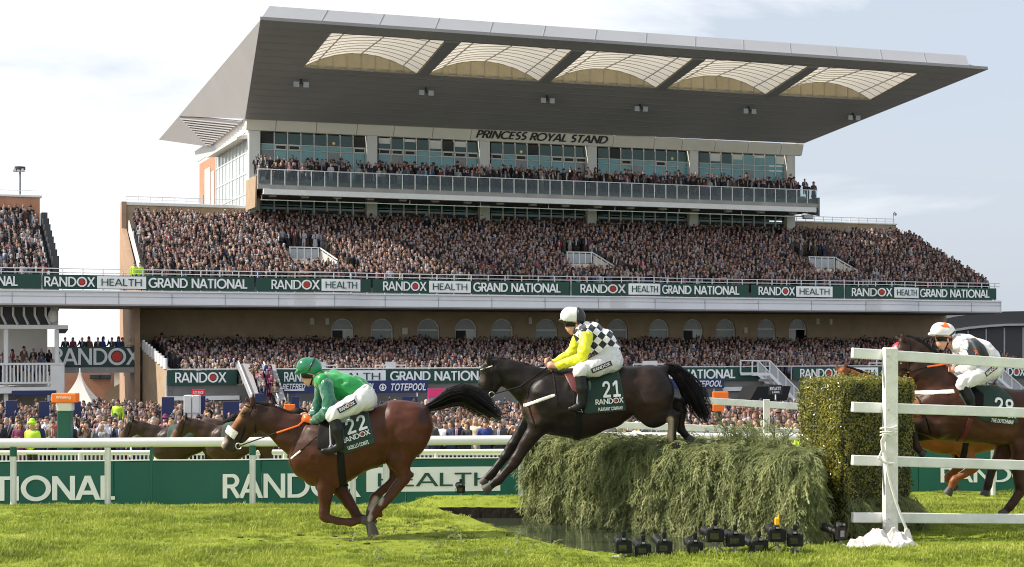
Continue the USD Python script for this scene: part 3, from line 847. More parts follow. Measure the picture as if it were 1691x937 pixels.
for i, ((c, w), cs) in enumerate(zip(arches, cuts)):
    uc, hw, base, zt = arch_shape(c, w)
    W_ = VW + .17
    win = sp('arched_window', upright(cs.difference(cs.buffer(-0.10)), W_ + .02, W_ + .14), 'white_paint', label='white framed window with a round top')
    zi = zt - hw * 0.98
    sp('transom', bx([uc - hw + .08, W_ + .04, zi - .05], [uc + hw - .08, W_ + .13, zi + .05]), 'white_paint', win)
    inner = cs.buffer(-0.09)
    half = inner.intersection(sbox(uc - 9, zi + .04, uc + 9, zt + 1))
    sp('fanlight', upright(half, W_ + .08, W_ + .1), 'pane_arch', win)
    low = inner.intersection(sbox(uc - 9, base, uc + 9, zi - .04))
    if i in (0, 3, 8, 11):
        sp('open_leaf', upright(low.intersection(sbox(uc + (0.05 if i < 9 else -hw), 0 + base, uc + (hw if i < 9 else -.1), zt)), W_ + .06, W_ + .1), 'curtain_white', win)
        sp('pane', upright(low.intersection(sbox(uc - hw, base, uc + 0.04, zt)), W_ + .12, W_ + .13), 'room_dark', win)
    else:
        sp('pane', upright(low, W_ + .08, W_ + .1), 'pane_arch', win)
for px in (484, 605, 712, 818, 925, 980, 1056, 1113, 1207, 1298, 1385, 1470, 1545, 380, 265):
    u_ = U(px, 3.5)
    fl = sp('canopy_light', hull([(u_ - .3, 3.3, ZB - .62), (u_ + .3, 3.3, ZB - .62), (u_ - .3, 3.8, ZB - .62), (u_ + .3, 3.8, ZB - .62), (u_ - .2, 3.25, ZB - .86), (u_ + .2, 3.25, ZB - .86), (u_ - .2, 3.6, ZB - .9), (u_ + .2, 3.6, ZB - .9)]), 'curtain_white')
for px, py, s_ in ((515, 531, .35), (540, 531, .3), (668, 547, .45), (1350, 531, .3), (1371, 532, .3), (1231, 546, .3), (875, 530, .28), (985, 532, .28)):
    q = S(px, py, VW)
    sp('wall_box', bx([q[0] - s_ / 2, VW - .12, q[2] - .25], [q[0] + s_ / 2, VW - .005, q[2] + .25], .03), 'header_panel_look')
# balcony: white moulded fascia with three bowed fronts
UF0, UF1 = U(-60, 0), U(1652, 0)
us = np.unique(np.concatenate([np.arange(UF0, UF1, 1.5)] + [np.linspace(U(p - w - 4, 0), U(p + w + 4, 0), 25) for p, w in BOWS] + [[UF1]]))
zt_, zb_ = Z(487.5, 0), Z(510.5, 0)
H_ = zt_ - zb_
prof = [(0.55, zt_), (-0.10, zt_), (-0.10, zt_ - .10 * H_), (0.0, zt_ - .14 * H_), (0.0, zt_ - .40 * H_), (0.06, zt_ - .42 * H_), (0.06, zt_ - .46 * H_), (-0.02, zt_ - .48 * H_), (-0.02, zt_ - .9 * H_), (0.10, zb_), (0.9, zb_)]
V_ = np.array([[[u, v + bow(u), z] for v, z in prof] for u in us])
npf = len(prof)
fc = np.array([[i * npf + j, (i + 1) * npf + j, (i + 1) * npf + j + 1, i * npf + j + 1] for i in range(len(us) - 1) for j in range(npf - 1)])
sp('balcony_fascia', (V_.reshape(-1, 3), fc), 'white_fascia', label='white moulded balcony front with bowed sections')
sp('fascia_end', bx([UF1 + .002, -0.08, zb_], [UF1 + .06, 3, zt_], .01), 'white_fascia')
for px in np.arange(20, 1650, 88):
    u_ = U(px, 0)
    sp('fascia_joint', bx([u_ - .025, bow(u_) - .035, zb_ + .06], [u_ + .025, bow(u_) + .05, zt_ - .2 * H_]), 'steel_grey')
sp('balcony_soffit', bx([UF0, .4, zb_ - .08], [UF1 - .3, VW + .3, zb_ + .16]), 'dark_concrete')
# balcony railing
zr1, zr2 = Z(455.5, 0), Z(461.5, 0)
usr = us[us > U(-40, 0)]
for zz, nm in ((zr1, 'top_rail'), (zr2, 'middle_rail')):
    sp(nm, tube([[u, -.02 + bow(u) + .12, zz] for u in usr], .035, 6), 'white_paint')
for u_ in np.arange(U(2, 0), UF1 - .3, 1.28):
    sp('railing_post', bx([u_ - .03, bow(u_) + .07, zt_], [u_ + .03, bow(u_) + .13, zr1]), 'white_paint')
# vomitories in the terrace
VOMS = [(478, 536, 409, 440), (936, 986, 417, 449), (1336, 1386, 425, 457)]
VOMU = []
for xa, xb, ya, yb in VOMS:
    vv_ = 5.2
    ua, ub = U(xa, vv_), U(xb, vv_)
    za, zb2 = Z(yb, vv_, xa), Z(ya, vv_, xa)
    VOMU.append((ua - .3, ub + .3, vv_))
    g = group_of('stair_entrance', stand)
    data(g, 'concrete stair mouth in the terrace with white railings')
    sp('front_wall', bx([ua, vv_, za], [ub - .3, vv_ + .15, za + (zb2 - za) * .42]), 'header_panel_look', g)
    sp('side_wall', bx([ua, vv_ + .16, za], [ua + .15, 9.2, za + (zb2 - za) * .5]), 'header_panel_look', g)
    zz0 = za + (zb2 - za) * .43
    for k in range(5):
        x = ua + .05 + (ub - ua - .5) * k / 4
        sp('upright', bx([x - .035, vv_ + .03, zz0], [x + .035, vv_ + .1, zb2]), 'white_paint', g)
    sp('rail', bx([ua, vv_ + .02, zb2], [ub - .35, vv_ + .11, zb2 + .07]), 'white_paint', g)
    sp('infill', bx([ua + .05, vv_ + .06, zz0 + .05], [ub - .42, vv_ + .08, zb2 - .08]), 'steel_grey', g)
    pa, pb = np.array([ub - .3, vv_ + .05, zb2]), np.array([ub + 1.15, 2.2, za - .25])
    sp('sloping_rail', bar(pa, pb, .08), 'white_paint', g)
    for k in range(6):
        t = (k + .5) / 6
        c = pa + (pb - pa) * t
        sp('upright', bx([c[0] - .03, c[1] - .03, c[2] - .85], [c[0] + .03, c[1] + .03, c[2]]), 'white_paint', g)
    sp('sloping_panel', hull([pa - [0, 0, .15], pa - [0, 0, .8], pb - [0, 0, .15], pb - [0, 0, .8], pa + [.02, .03, -.15], pb + [.02, .03, -.15], pa + [.02, .03, -.8], pb + [.02, .03, -.8]]), 'header_panel_look', g)

# ---- tower: upper storeys
VT = 12.5
zh0, zh1 = Z(234.7, 11.9), Z(215, 11.7)                      # header bottom and top
zroof = zh1
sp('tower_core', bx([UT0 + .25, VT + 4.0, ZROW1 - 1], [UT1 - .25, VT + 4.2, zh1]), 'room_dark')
sp('tower_floor', bx([UT0 + .2, VT - .1, Z(318.8, 8.5) - .35], [UT1 - .2, VT + 4, Z(318.8, 8.5) - .05]), 'dark_concrete')
sp('tower_ceiling', bx([UT0 + .2, VT + .06, zh0 + .02], [UT1 - .2, VT + 4, zh0 + .15]), 'header_panel_look')
# header of panels
hx = [404, 456, 523, 590, 651, 715, 778, 1013, 1081, 1127, 1181, 1236, 1290, 1329]
for a, b in zip(hx[:-1], hx[1:]):
    ua, ub = U(a, 11.8) + .02, U(b, 11.8) - .02
    if a == 404: ua = UT0 - .35
    if b == 1329: ub = UT1 + .35
    sp('header_panel', hull([(ua, 11.65, zh1), (ub, 11.65, zh1), (ua, 12.0, zh0), (ub, 12.0, zh0), (ua, 12.4, zh1), (ub, 12.4, zh1), (ua, 12.4, zh0), (ub, 12.4, zh0)]), 'header_panel_look')
bays = [(430, 605), (623.5, 791.6), (809.5, 969.5), (986, 1138), (1153.6, 1298.7)]
pil = [(412, 430), (605.4, 623.3), (791.8, 809.3), (969.7, 985.8), (1138.2, 1153.4), (1298.9, 1313)]
zf = Z(318.8, 8.5) - .1
for a, b in pil:
    sp('pillar', bx([U(a, 12.1) + .01, 12.06, zf], [U(b, 12.1) - .01, 12.9, zh0 - .003], .02), 'pillar_look')
    sp('pillar', bx([U(a, 12.1) + .01, 12.06, ZROW1 - .4], [U(b, 12.1) - .01, 12.9, zf - .6], .02), 'pillar_look')
z_mid, z_low = Z(255.7, VT), Z(264, VT)
for bi, (a, b) in enumerate(bays):
    ua, ub = U(a, VT) + .03, U(b, VT) - .03
    bay = group_of('window_bay', stand)
    n8 = 8
    for k in range(n8):
        x0, x1 = ua + (ub - ua) * k / n8, ua + (ub - ua) * (k + 1) / n8
        sky_end = bi == 4 and k >= 3
        sp('upper_pane', bx([x0 + .05, VT + .02, z_mid + .05], [x1 - .05, VT + .04, zh0 - .08]), ('pane_dark' if (k * 5 + bi * 3) % 7 else 'room_dark') if not sky_end else 'pane_teal', bay)
        if (k * 3 + bi) % 6 == 1:
            sp('blind', bx([x0 + .06, VT - .005, zh0 - .08 - .22 * (1 + (k + bi) % 3)], [x1 - .06, VT + .012, zh0 - .085]), 'curtain_white', bay)
        if (k * 5 + bi * 2) % 11 == 3:
            sp('ceiling_bulb', trimesh.creation.icosphere(1, .13).apply_translation([(x0 + x1) / 2, VT - .02, z_mid + .25]), 'room_lamp_look', bay)
        op = (bi, k) in {(0, 1), (0, 2), (0, 7), (1, 0), (1, 1), (1, 2), (1, 5), (1, 6), (1, 7), (2, 0), (2, 2), (2, 5), (2, 6), (2, 7), (3, 2), (3, 5)}
        if op:
            sp('vent_window', cat([bx([x0 + .08, VT - .03, z_low + .02], [x1 - .08, VT + .03, z_low + .07]), bx([x0 + .08, VT - .03, z_mid - .09], [x1 - .08, VT + .03, z_mid - .03]),
                                   bx([x0 + .08, VT - .03, z_low + .075], [x0 + .14, VT + .03, z_mid - .095]), bx([x1 - .14, VT - .03, z_low + .075], [x1 - .08, VT + .03, z_mid - .095])]), 'pillar_look', bay)
            sp('vent_gap', bx([x0 + .145, VT + .04, z_low + .075], [x1 - .145, VT + .05, z_mid - .1]), 'room_dark', bay)
        else:
            sp('middle_pane', bx([x0 + .05, VT + .02, z_low + .04], [x1 - .05, VT + .04, z_mid - .04]), 'pane_teal', bay)
        sp('lower_pane', bx([x0 + .05, VT + .02, zf + .1], [x1 - .05, VT + .04, z_low - .04]), 'pane_arch' if (k * 7 + bi * 3) % 5 == 0 else 'pane_teal', bay)
        if k:
            sp('mullion', bx([x0 - .035, VT - .04, zf + .1], [x0 + .035, VT + .06, zh0 - .01]), 'pillar_look', bay)
    sp('transom', bx([ua, VT - .012, z_mid - .03], [ub, VT + .01, z_mid + .03]), 'pillar_look', bay)
    sp('transom', bx([ua, VT - .010, z_low - .03], [ub, VT + .01, z_low + .02]), 'pillar_look', bay)
    # storey below the balcony
    low = group_of('lower_window_bay', stand)
    zl1, zl0 = Z(334, 12.5), Z(378, 12.5)
    for k in range(n8):
        x0, x1 = ua + (ub - ua) * k / n8, ua + (ub - ua) * (k + 1) / n8
        sp('upper_pane', bx([x0 + .05, VT + .02, zl1 - .85], [x1 - .05, VT + .04, zl1]), 'pane_dark', low)
        sp('vent_gap', bx([x0 + .12, VT + .0, zl1 - 1.42], [x1 - .12, VT + .02, zl1 - 1.12]), 'room_dark', low)
        sp('lower_pane', bx([x0 + .05, VT + .03, zl0], [x1 - .05, VT + .05, zl1 - .95]), 'pane_arch' if k % 3 else 'pane_teal', low)
        if k:
            sp('mullion', bx([x0 - .05, VT - .06, zl0], [x0 + .05, VT + .1, zl1 + .1]), 'pillar_look', low)
for px, py in ((522, 236), (490, 252), (845, 250), (989, 252)):
    pass
# upper balcony: slab, white beam, glass balustrade
VB = 8.5
ub0, ub1 = U(426, VB), U(1351, VB)
zg1, zg0, zcn, zwb = Z(294.4, VB), Z(318.8, VB), Z(326, VB), Z(335, VB)
sp('balcony_slab', bx([ub0, VB, zcn], [ub1, VT + .2, zg0 - .02]), 'concrete')
sp('balcony_beam', bx([ub0 + .35, VB - .25, zwb], [ub1 - .3, VB + .1, zcn - .01], .02), 'white_paint')
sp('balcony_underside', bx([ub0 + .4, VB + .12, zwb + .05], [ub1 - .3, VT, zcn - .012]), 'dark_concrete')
sp('balcony_end', hull([(ub1 + .01, VB - .1, zg0 + .5), (ub1 + .12, VB - .1, zg0 + .5), (ub1 + .01, VB - .1, zwb - .3), (ub1 + .12, VB - .1, zwb - .3), (ub1 + .01, VT, zg0 + .5), (ub1 + .12, VT, zg0 + .5), (ub1 + .01, VT, zcn), (ub1 + .12, VT, zcn)]), 'steel_grey')
sp('balcony_end', hull([(ub0 - .12, VB + .2, zg0 + .6), (ub0 - .01, VB + .2, zg0 + .6), (ub0 - .12, VB + .5, zwb - .9), (ub0 - .01, VB + .5, zwb - .9), (ub0 - .12, VT, zg0 + .6), (ub0 - .01, VT, zg0 + .6), (ub0 - .12, VT, zwb - .9), (ub0 - .01, VT, zwb - .9)]), 'brick_buff')
sp('handrail', bx([ub0, VB + .03, zg1 - .07], [ub1, VB + .11, zg1], .02), 'white_paint')
nglass = 47
for k in range(nglass):
    x0, x1 = ub0 + (ub1 - ub0) * k / nglass, ub0 + (ub1 - ub0) * (k + 1) / nglass
    sp('glass_panel', bx([x0 + .07, VB + .06, zg0 + .06], [x1 - .07, VB + .075, zg1 - .1]), 'clear_glass')
    sp('balustrade_post', bx([x0 - .035, VB + .035, zg0 - .02], [x0 + .035, VB + .1, zg1 - .075]), 'white_paint')
sp('low_railing', cat([bar([ub0 + .3, VB + .6, Z(342, VB)], [ub1 - 1, VB + .6, Z(342, VB)], .07)] + [bar([x, VB + .6, Z(342, VB)], [x, VB + .6, zwb], .05) for x in np.linspace(ub0 + .4, ub1 - 1.2, 9)]), 'white_paint')
for px in np.linspace(450, 1310, 17):
    q = S(px, 336 + (px - 845) * .034, VB + .9)
    sp('ceiling_lamp', hull([q + d for d in np.array([(-.35, -.1, .1), (.35, -.1, .1), (-.35, .3, .1), (.35, .3, .1), (-.22, -.25, -.14), (.22, -.25, -.14), (-.22, .2, -.14), (.22, .2, -.14)])]), 'curtain_white')
q = S(1335, 357, VB)
sp('floodlight', cat([bar(q + [-.6, .3, 1.0], q + [0, 0, .1], .08), bx(q + [-.5, -.2, -.25], q + [.4, .2, .1], .05)]), 'steel_grey')

# ---- side of the tower: glazed wall, brick end
def T(px, py):
    return S_u(px, py, UT0 - .06)
def side_panel(name, pix, mt, out=0.0, th=0.12, parent=None):
    p = np.array([T(*q) for q in pix])
    a = p + [-out, 0, 0]
    b = p + [-out + th, 0, 0]
    return sp(name, hull(np.vstack([a, b])), mt, parent)
vs0, vs1 = T(408, 260)[1], T(357, 260)[1]
vs2 = T(330, 260)[1]
zs1 = zh0
gl = group_of('side_glazing', stand)
nb = 9
zlo = ZROW1
for i in range(nb):
    for j in range(5):
        a0, a1 = vs0 + (vs1 - vs0) * i / nb, vs0 + (vs1 - vs0) * (i + 1) / nb
        b0, b1 = zlo + (zs1 - zlo) * j / 5, zlo + (zs1 - zlo) * (j + 1) / 5
        sp('pane', bx([UT0 - .05, a0 + .05, b0 + .05], [UT0 - .02, a1 - .05, b1 - .05]), 'pane_side', gl)
for i in range(nb + 1):
    a0 = vs0 + (vs1 - vs0) * i / nb
    sp('mullion', bx([UT0 - .12, a0 - .05, zlo], [UT0 - .01, a0 + .05, zs1]), 'white_paint', gl)
for j in range(1, 5):
    b0 = zlo + (zs1 - zlo) * j / 5
    sp('transom', bx([UT0 - .10, vs0, b0 - .05], [UT0 - .012, vs1, b0 + .05]), 'white_paint', gl)
p0_, p1_ = T(412, 228), T(360, 262)
sp('sun_canopy', hull([p + d for p in (p0_ + [0, .4, 0], np.array([UT0 - .06, vs1 - .5, p0_[2]])) for d in np.array([(0, 0, 0), (-.9, 0, -.1), (0, 0, .35), (-.9, 0, .05)])]), 'header_panel_look')
sp('corner_column', bx([UT0 - .14, VT - .42, ZROW1 - .5], [UT0 + .35, VT + .35, zh0 - .01], .03), 'white_paint')
sp('side_brick', bx([UT0 - .1, vs1 + .06, ZROW1 - 3], [UT0 + .4, vs2, zh0 - .3]), 'brick_red')
dv = vs2 - vs1
sp('white_shutter', bx([UT0 - .16, vs1 + dv * .30, ZROW1 - 1], [UT0 - .102, vs1 + dv * .62, zh0 - 1.1]), 'curtain_white')
sp('white_shutter', bx([UT0 - .16, vs1 + dv * .06, zh0 - 4.6], [UT0 - .102, vs1 + dv * .24, zh0 - 1.6]), 'curtain_white')
sp('dark_window', bx([UT0 - .15, vs1 + dv * .72, ZROW1 - 1], [UT0 - .102, vs1 + dv * .88, zh0 - 3.2]), 'pane_arch')
sp('side_header', hull([(UT0 - .36, 11.7, zh1), (UT0 - .02, 11.7, zh1), (UT0 - .1, 12.1, zh0), (UT0 - .02, 12.1, zh0), (UT0 - .36, vs2 + 1, zh1), (UT0 - .02, vs2 + 1, zh1), (UT0 - .1, vs2 + 1, zh0), (UT0 - .02, vs2 + 1, zh0)]), 'white_paint')

# ---- canopy
VF = -2.0
A_, B_ = S(430, 33, VF), S(1632, 115, VF)
L_ = S(405, 197, 11.66)
nrm = np.cross(B_ - A_, L_ - A_); nrm /= np.linalg.norm(nrm)
if nrm[2] > 0: nrm = -nrm                        # outward = down
def onplane(px, py, off=0.0):
    o = np.array([-(O2 @ U2), -(O2 @ V2), HC])
    d = S(px, py, 0.0) - o
    t = ((A_ + nrm * off - o) @ nrm) / (d @ nrm)
    return o + d * t
R_ = onplane(1328, 237)
e1 = (B_ - A_) / np.linalg.norm(B_ - A_)
e2 = np.cross(nrm, e1)
if e2 @ (L_ - A_) < 0: e2 = -e2
def to2(p): return np.array([(p - A_) @ e1, (p - A_) @ e2])
def to3(q, off=0.0):
    q = np.atleast_2d(q)
    return A_ + q[:, :1] * e1 + q[:, 1:] * e2 + nrm * off
top_px = [(545, 55), (752, 69), (966, 84), (1162, 98), (1352, 111), (1517, 122)]
bot_px = [(500, 112), (690, 124), (890, 135), (1083, 146), (1264, 157), (1437, 166)]
# beams lie between openings: width of each
top_l = [(545, 55), (760, 70), (968, 84), (1165, 98), (1352, 111)]
top_r = [(735, 68), (945, 83), (1145, 97), (1335, 110), (1517, 122)]
bot_l = [(500, 112), (706, 124), (906, 136), (1098, 147), (1282, 158)]
bot_r = [(688, 123), (889, 135), (1083, 146), (1264, 157), (1437, 166)]
holes = []
for k in range(5):
    holes.append(Polygon([to2(onplane(*p)) for p in (top_l[k], top_r[k], bot_r[k], bot_l[k])]))
sof = Polygon([to2(A_), to2(B_), to2(R_), to2(L_)])
K_ = S_u(345, 243, L_[0])
Rb = R_ + (K_ - L_)                                # far back right corner under the roof
face = sof
for hpoly in holes:
    face = face.difference(hpoly)
def sheet(poly, off0, off1, name, mt, **kw):
    out = []
    for g in getattr(poly, 'geoms', [poly]):
        v2, f2 = trimesh.creation.triangulate_polygon(g, engine='earcut')
        out.append(trimesh.Trimesh(to3(v2, off0), f2, process=False))
    return out
big = face
m = slab(big, 0, .25)
vv = m.vertices
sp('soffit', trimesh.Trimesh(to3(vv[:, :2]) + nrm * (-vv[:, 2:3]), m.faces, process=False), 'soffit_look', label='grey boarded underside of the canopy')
# boards of the soffit: fine raised joints running along the canopy
Wd = to2(L_)[1]
for k in range(1, 15):
    y = Wd * k / 15
    ln = LineString([(-5, y), (to2(B_)[0] + 5, y)]).intersection(big.buffer(-.15))
    for g in getattr(ln, 'geoms', [ln]):
        if g.length > 1:
            c = np.array(g.coords)
            a, b = to3(c[0], 0.012)[0], to3(c[-1], 0.012)[0]
            sp('soffit_joint', bar(a, b, .05, .03), 'beam_look')
# left overhang: three folded facets
C_ = S_u(262, 231, A_[0])
M_ = A_ + (C_ - A_) * 0.745
up = np.array([0, 0, 1.0])
def facet(name, pts, mt, th=.2, **kw):
    pts = np.array(pts)
    n_ = np.cross(pts[1] - pts[0], pts[2] - pts[0]); n_ /= np.linalg.norm(n_)
    if n_[2] < 0: n_ = -n_
    return sp(name, hull(np.vstack([pts, pts + n_ * th])), mt, **kw)
L2_, K2_ = L_ + [-.02, 0, .02], K_ + [-.02, 0, .02]
facet('overhang_panel', [A_, M_, L2_], 'soffit_pale_look')
Lm = L_ + (K_ - L_) * .1 + [-.02, 0, .03]
facet('overhang_panel', [M_ + [.05, .1, .03], C_, K2_], 'soffit_pale_look')
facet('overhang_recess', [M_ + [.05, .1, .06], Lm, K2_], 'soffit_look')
for k in range(1, 12):
    t = k / 12
    p = M_ + (K2_ - M_) * t
    q = Lm + (K2_ - Lm) * t
    sp('recess_rib', bar(p + [0, 0, -.03], q + [0, 0, -.03], .08), 'soffit_pale_look')
# roof: front fascia, end, top sheet
zt1 = [S(445, 10, VF + .9), S(1595, 92, VF + .9)]
Bf = S(1602, 113, VF + .02)
A2, B2 = A_ + [0, .02, .02], B_ + [0, .02, .02]
sp('roof_fascia', hull([A2, Bf, zt1[0], zt1[1], A2 + [0.1, .4, .1], Bf + [-.1, .4, .1], zt1[0] + [.05, .4, -.05], zt1[1] + [-.05, .4, -.05]]), 'roof_metal', label='pale metal front edge of the canopy roof')
sp('roof_tip', hull([Bf + [.02, 0, 0], B2, Bf + [.02, .5, .12], zt1[1] + [.1, .5, -.5], R_ + [0, .1, .3], B2 + [-.2, .3, .05]]), 'soffit_look')
facet('overhang_panel', [B_ + [.01, 0, .01], R_ + [.01, 0, .01], Rb + [1.0, 0, .05]], 'soffit_look')
for k in range(1, 14):
    q0, q1 = A2 + (Bf - A2) * k / 14, zt1[0] + (zt1[1] - zt1[0]) * k / 14
    sp('roof_seam', bar(q0 + [0, -.012, 0], q1 + [0, -.012, 0], .03), 'steel_grey')
roof_top = [zt1[0] + [0.1, .42, -.03], zt1[1] + [-.15, .42, -.03]]
# roof sheet behind the openings (kept below the vaults)
for k in range(6):
    pass
# beams between the openings: deep box beams above the soffit
for k in range(4):
    q = Polygon([to2(onplane(*p)) for p in (top_r[k], top_l[k + 1], bot_l[k + 1], bot_r[k])])
    m = slab(q.buffer(-.01), 0, .40)
    vv = m.vertices
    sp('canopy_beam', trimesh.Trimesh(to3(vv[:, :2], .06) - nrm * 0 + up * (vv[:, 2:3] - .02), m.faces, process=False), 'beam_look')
for k in range(5):
    tl, tr, br, bl = (onplane(*p) for p in (top_l[k], top_r[k], bot_r[k], bot_l[k]))
    n_a, n_t = 16, 8
    def arc(l, r, h):
        s = np.linspace(0, 1, n_a + 1)[:, None]
        return l + (r - l) * s + up * (h * 4 * s * (1 - s) + .08)
    V_, W_ = [], 0
    for j in range(n_t + 1):
        t = j / n_t
        V_.append(arc(tl + (bl - tl) * t, tr + (br - tr) * t, .25 + .95 * t))
    V_ = np.array(V_).reshape(-1, 3)
    fq = np.array([[j * (n_a + 1) + i, j * (n_a + 1) + i + 1, (j + 1) * (n_a + 1) + i + 1, (j + 1) * (n_a + 1) + i] for j in range(n_t) for i in range(n_a)])
    bay = group_of('rooflight', stand)
    sp('vault_sheet', (V_, fq), 'vault_sheet', bay, smooth=True)
    for j in range(0, n_t + 1):
        t = (j + .0) / n_t
        sp('vault_rib', tube(arc(tl + (bl - tl) * t, tr + (br - tr) * t, .25 + .95 * t) - up * .03, .022, 5), 'gable_sheet', bay)
    for s in (.12, .5, .88):
        pa = arc(tl, tr, .25); pb = arc(bl, br, 1.2)
        i = int(round(s * n_a))
        sp('purlin', bar(pa[i] - up * .08, pb[i] - up * .08, .07), 'pillar_look', bay)
    # gable at the back of the vault, of upright strips
    ag = arc(bl, br, 1.2)
    ns = 16
    for i in range(ns):
        a, b = ag[i], ag[i + 1]
        ba_, bb_ = bl + (br - bl) * (i / ns), bl + (br - bl) * ((i + 1) / ns)
        off = np.array([0, .04 if i % 2 else .0, 0])
        sp('gable_strip', hull(np.array([a, b, ba_, bb_, a + [0, .03, 0], b + [0, .03, 0], ba_ + [0, .03, 0], bb_ + [0, .03, 0]]) + off), 'gable_sheet', bay)
    # side frames of the opening
    for a, b in ((tl, bl), (tr, br)):
        sp('opening_frame', hull([a, b, a + up * .3, b + up * .3, a + e1 * .05, b + e1 * .05, a + e1 * .05 + up * .3, b + e1 * .05 + up * .3]), 'gable_sheet', bay)
# lamps and speakers hung under the canopy
for px, py in ((497, 131), (703, 145), (903, 158), (1057, 172), (1236, 176), (1408, 187)):
    q = onplane(px, py, 0.0)
    c = q + nrm * .35
    lm = group_of('hung_floodlight', stand)
    sp('bracket', cat([bar(q, c, .12), bar(c + [-.5, 0, 0], c + [.5, 0, 0], .1)]), 'dark_metal', lm)
    for dx in (-.42, .3):
        sp('lamp_head', hull(c + np.array([(dx - .2, -.25, -.3), (dx + .2, -.25, -.3), (dx - .2, -.25, .08), (dx + .2, -.25, .08), (dx - .12, .25, -.22), (dx + .12, .25, -.22), (dx - .12, .25, .04), (dx + .12, .25, .04)])), 'steel_grey', lm)
# name on the header
ua, ub = S(786, 224, 11.8), S(1004, 231, 11.8)
nm_ = letters('PRINCESS ROYAL STAND', 0.19, 12)
hh = (zh1 - zh0)
sh = fit_shape(nm_, ua[0], ub[0], zh0 + hh * .22, zh0 + hh * .86)
m = upright(sh, 0, .03)
vv = m.vertices.copy()
vv[:, 1] += 11.63 + (zh1 - vv[:, 2]) / hh * .35 - .02
sp('lettering', trimesh.Trimesh(vv, m.faces, process=False), 'letter_dark', label='dark slanted capitals naming the stand')
# lower terrace: steps, front wall
LROW = 12
lrow_v = np.linspace(-5.2, 6.2, LROW)
lz0, lz1 = Z(603, -5) - 1.6, Z(557, 6.3) - 1.66
lrow_z = np.linspace(lz0, lz1, LROW)
UL0, UL1 = U(236, -5), U(1720, -5)
for i in range(LROW):
    v1 = lrow_v[i + 1] if i + 1 < LROW else 7.0
    sp('lower_step', bx([UL0 + 2.5, lrow_v[i] - .5, lrow_z[i] - .3], [UL1, v1 - .5, lrow_z[i]]), 'concrete')
sp('front_wall', bx([U(276, -6), -6.0, -2.75], [UL1, -5.75, Z(631, -6)]), 'dark_concrete')
sp('wall_band', bx([U(276, -6.2), -6.12, Z(655, -6)], [U(396, -6.2), -6.003, Z(648.5, -6)]), 'white_paint')
sp('wall_band', bx([U(1195, -6.2), -6.12, Z(650, -6)], [U(1262, -6.2), -6.003, Z(643, -6)]), 'white_paint')
sp('front_rail', cat([tube([[U(276, -6), -6.05, Z(607.5, -6)], [UL1, -6.05, Z(607.5, -6)]], .045, 6)] + [bar([u_, -6.0, Z(631, -6)], [u_, -6.0, Z(607.5, -6)], .05) for u_ in np.arange(U(276, -6), UL1, 1.6)]), 'white_paint')
for px0, px1 in ((510, 556), (620, 670), (1046, 1100), (1435, 1460)):
    a, b = U(px0, -5.9), U(px1, -5.9)
    zz = Z(602.5, -6)
    sp('gate_rail', cat([bar([a, -5.9, zz], [b, -5.9, zz], .08), bar([a, -5.9, zz], [a, -5.9, zz - .4], .07), bar([b, -5.9, zz], [b, -5.9, zz - .4], .07), bx([a + .7, -5.93, zz - .2], [b - .7, -5.88, zz + .22])]), 'white_paint')
# angled dark wall by the left end of the lower terrace, with its stepped rail
pA, pB = S(234, 575, 4.0), S(275, 610, -6.0)
lo_ = -2.7
sp('ramp_wall', hull([pA, pB, [pA[0], pA[1], lo_], [pB[0], pB[1], lo_], pA + [.3, .1, 0], pB + [.3, .1, 0], [pA[0] + .3, pA[1] + .1, lo_], [pB[0] + .3, pB[1] + .1, lo_]]), 'brick_buff')
for k in range(9):
    a, b = pA + (pB - pA) * k / 9, pA + (pB - pA) * (k + 1) / 9
    sp('ramp_rail', bx(np.minimum(a, b) + [-.05, 0.03, -.02 + .02], np.maximum(a, b) + [.05, -.03, .55]), 'white_paint')
q = S(268, 636, -3)
sp('notice_board', bx(q + [-.25, -3.0, -.7], q + [.25, -2.9, .7]), 'curtain_white')

# ---- staircases in front of the lower terrace
def stair(name, px_top, px_bot, py_top, py_bot, v, depth, label, n=9, plat=0.0):
    """a straight flight going down to the right in the picture, between two white balustrades"""
    t = thing(name, label, 'staircase', STAND_LOC, TH, 'staircases down from the lower terrace')
    a, b = S(px_top, py_top, v), S(px_bot, py_bot, v)
    for k in range(n):
        x0, x1 = a[0] + (b[0] - a[0]) * k / n, a[0] + (b[0] - a[0]) * (k + 1) / n
        z = a[2] - 1.0 + (b[2] - a[2]) * (k + 1) / n
        obj('step', bx([x0, v + .08, z - .16], [x1 + .02, v + depth - .08, z]), 'concrete', t)
    for vv_ in (v, v + depth):
        aa, bb = np.array([a[0], vv_, a[2]]), np.array([b[0], vv_, b[2]])
        obj('handrail', bar(aa, bb, .08), 'white_paint', t)
        obj('lower_rail', bar(aa - [0, 0, .95], bb - [0, 0, .95], .10, .22), 'white_paint', t)
        if plat:
            obj('platform_rail', cat([bar(aa - [plat, 0, 0], aa, .08), bar(aa - [plat, 0, .95], aa - [0, 0, .95], .1, .2)]), 'white_paint', t)
            obj('baluster', bx(aa - [plat + .04, .03, .95], aa + [-plat + .04, .03, 0]), 'white_paint', t)
        for k in range(6):
            c = aa + (bb - aa) * k / 5
            obj('baluster', bx(c + [-.04, -.035, -.95], c + [.04, .035, 0]), 'white_paint', t)
        obj('side_panel', hull([aa - [0, 0, .08], bb - [0, 0, .08], aa - [0, 0, .85], bb - [0, 0, .85], aa - [0, -.02, .08], bb - [0, -.02, .08], aa - [0, -.02, .85], bb - [0, -.02, .85]]), 'steel_grey', t)
    return t
stair('staircase', 1271, 1337, 596, 664, -8.0, 1.7, 'white railed concrete stairs behind the clipped hedge, left of the ears of the chestnut horse', plat=1.4)
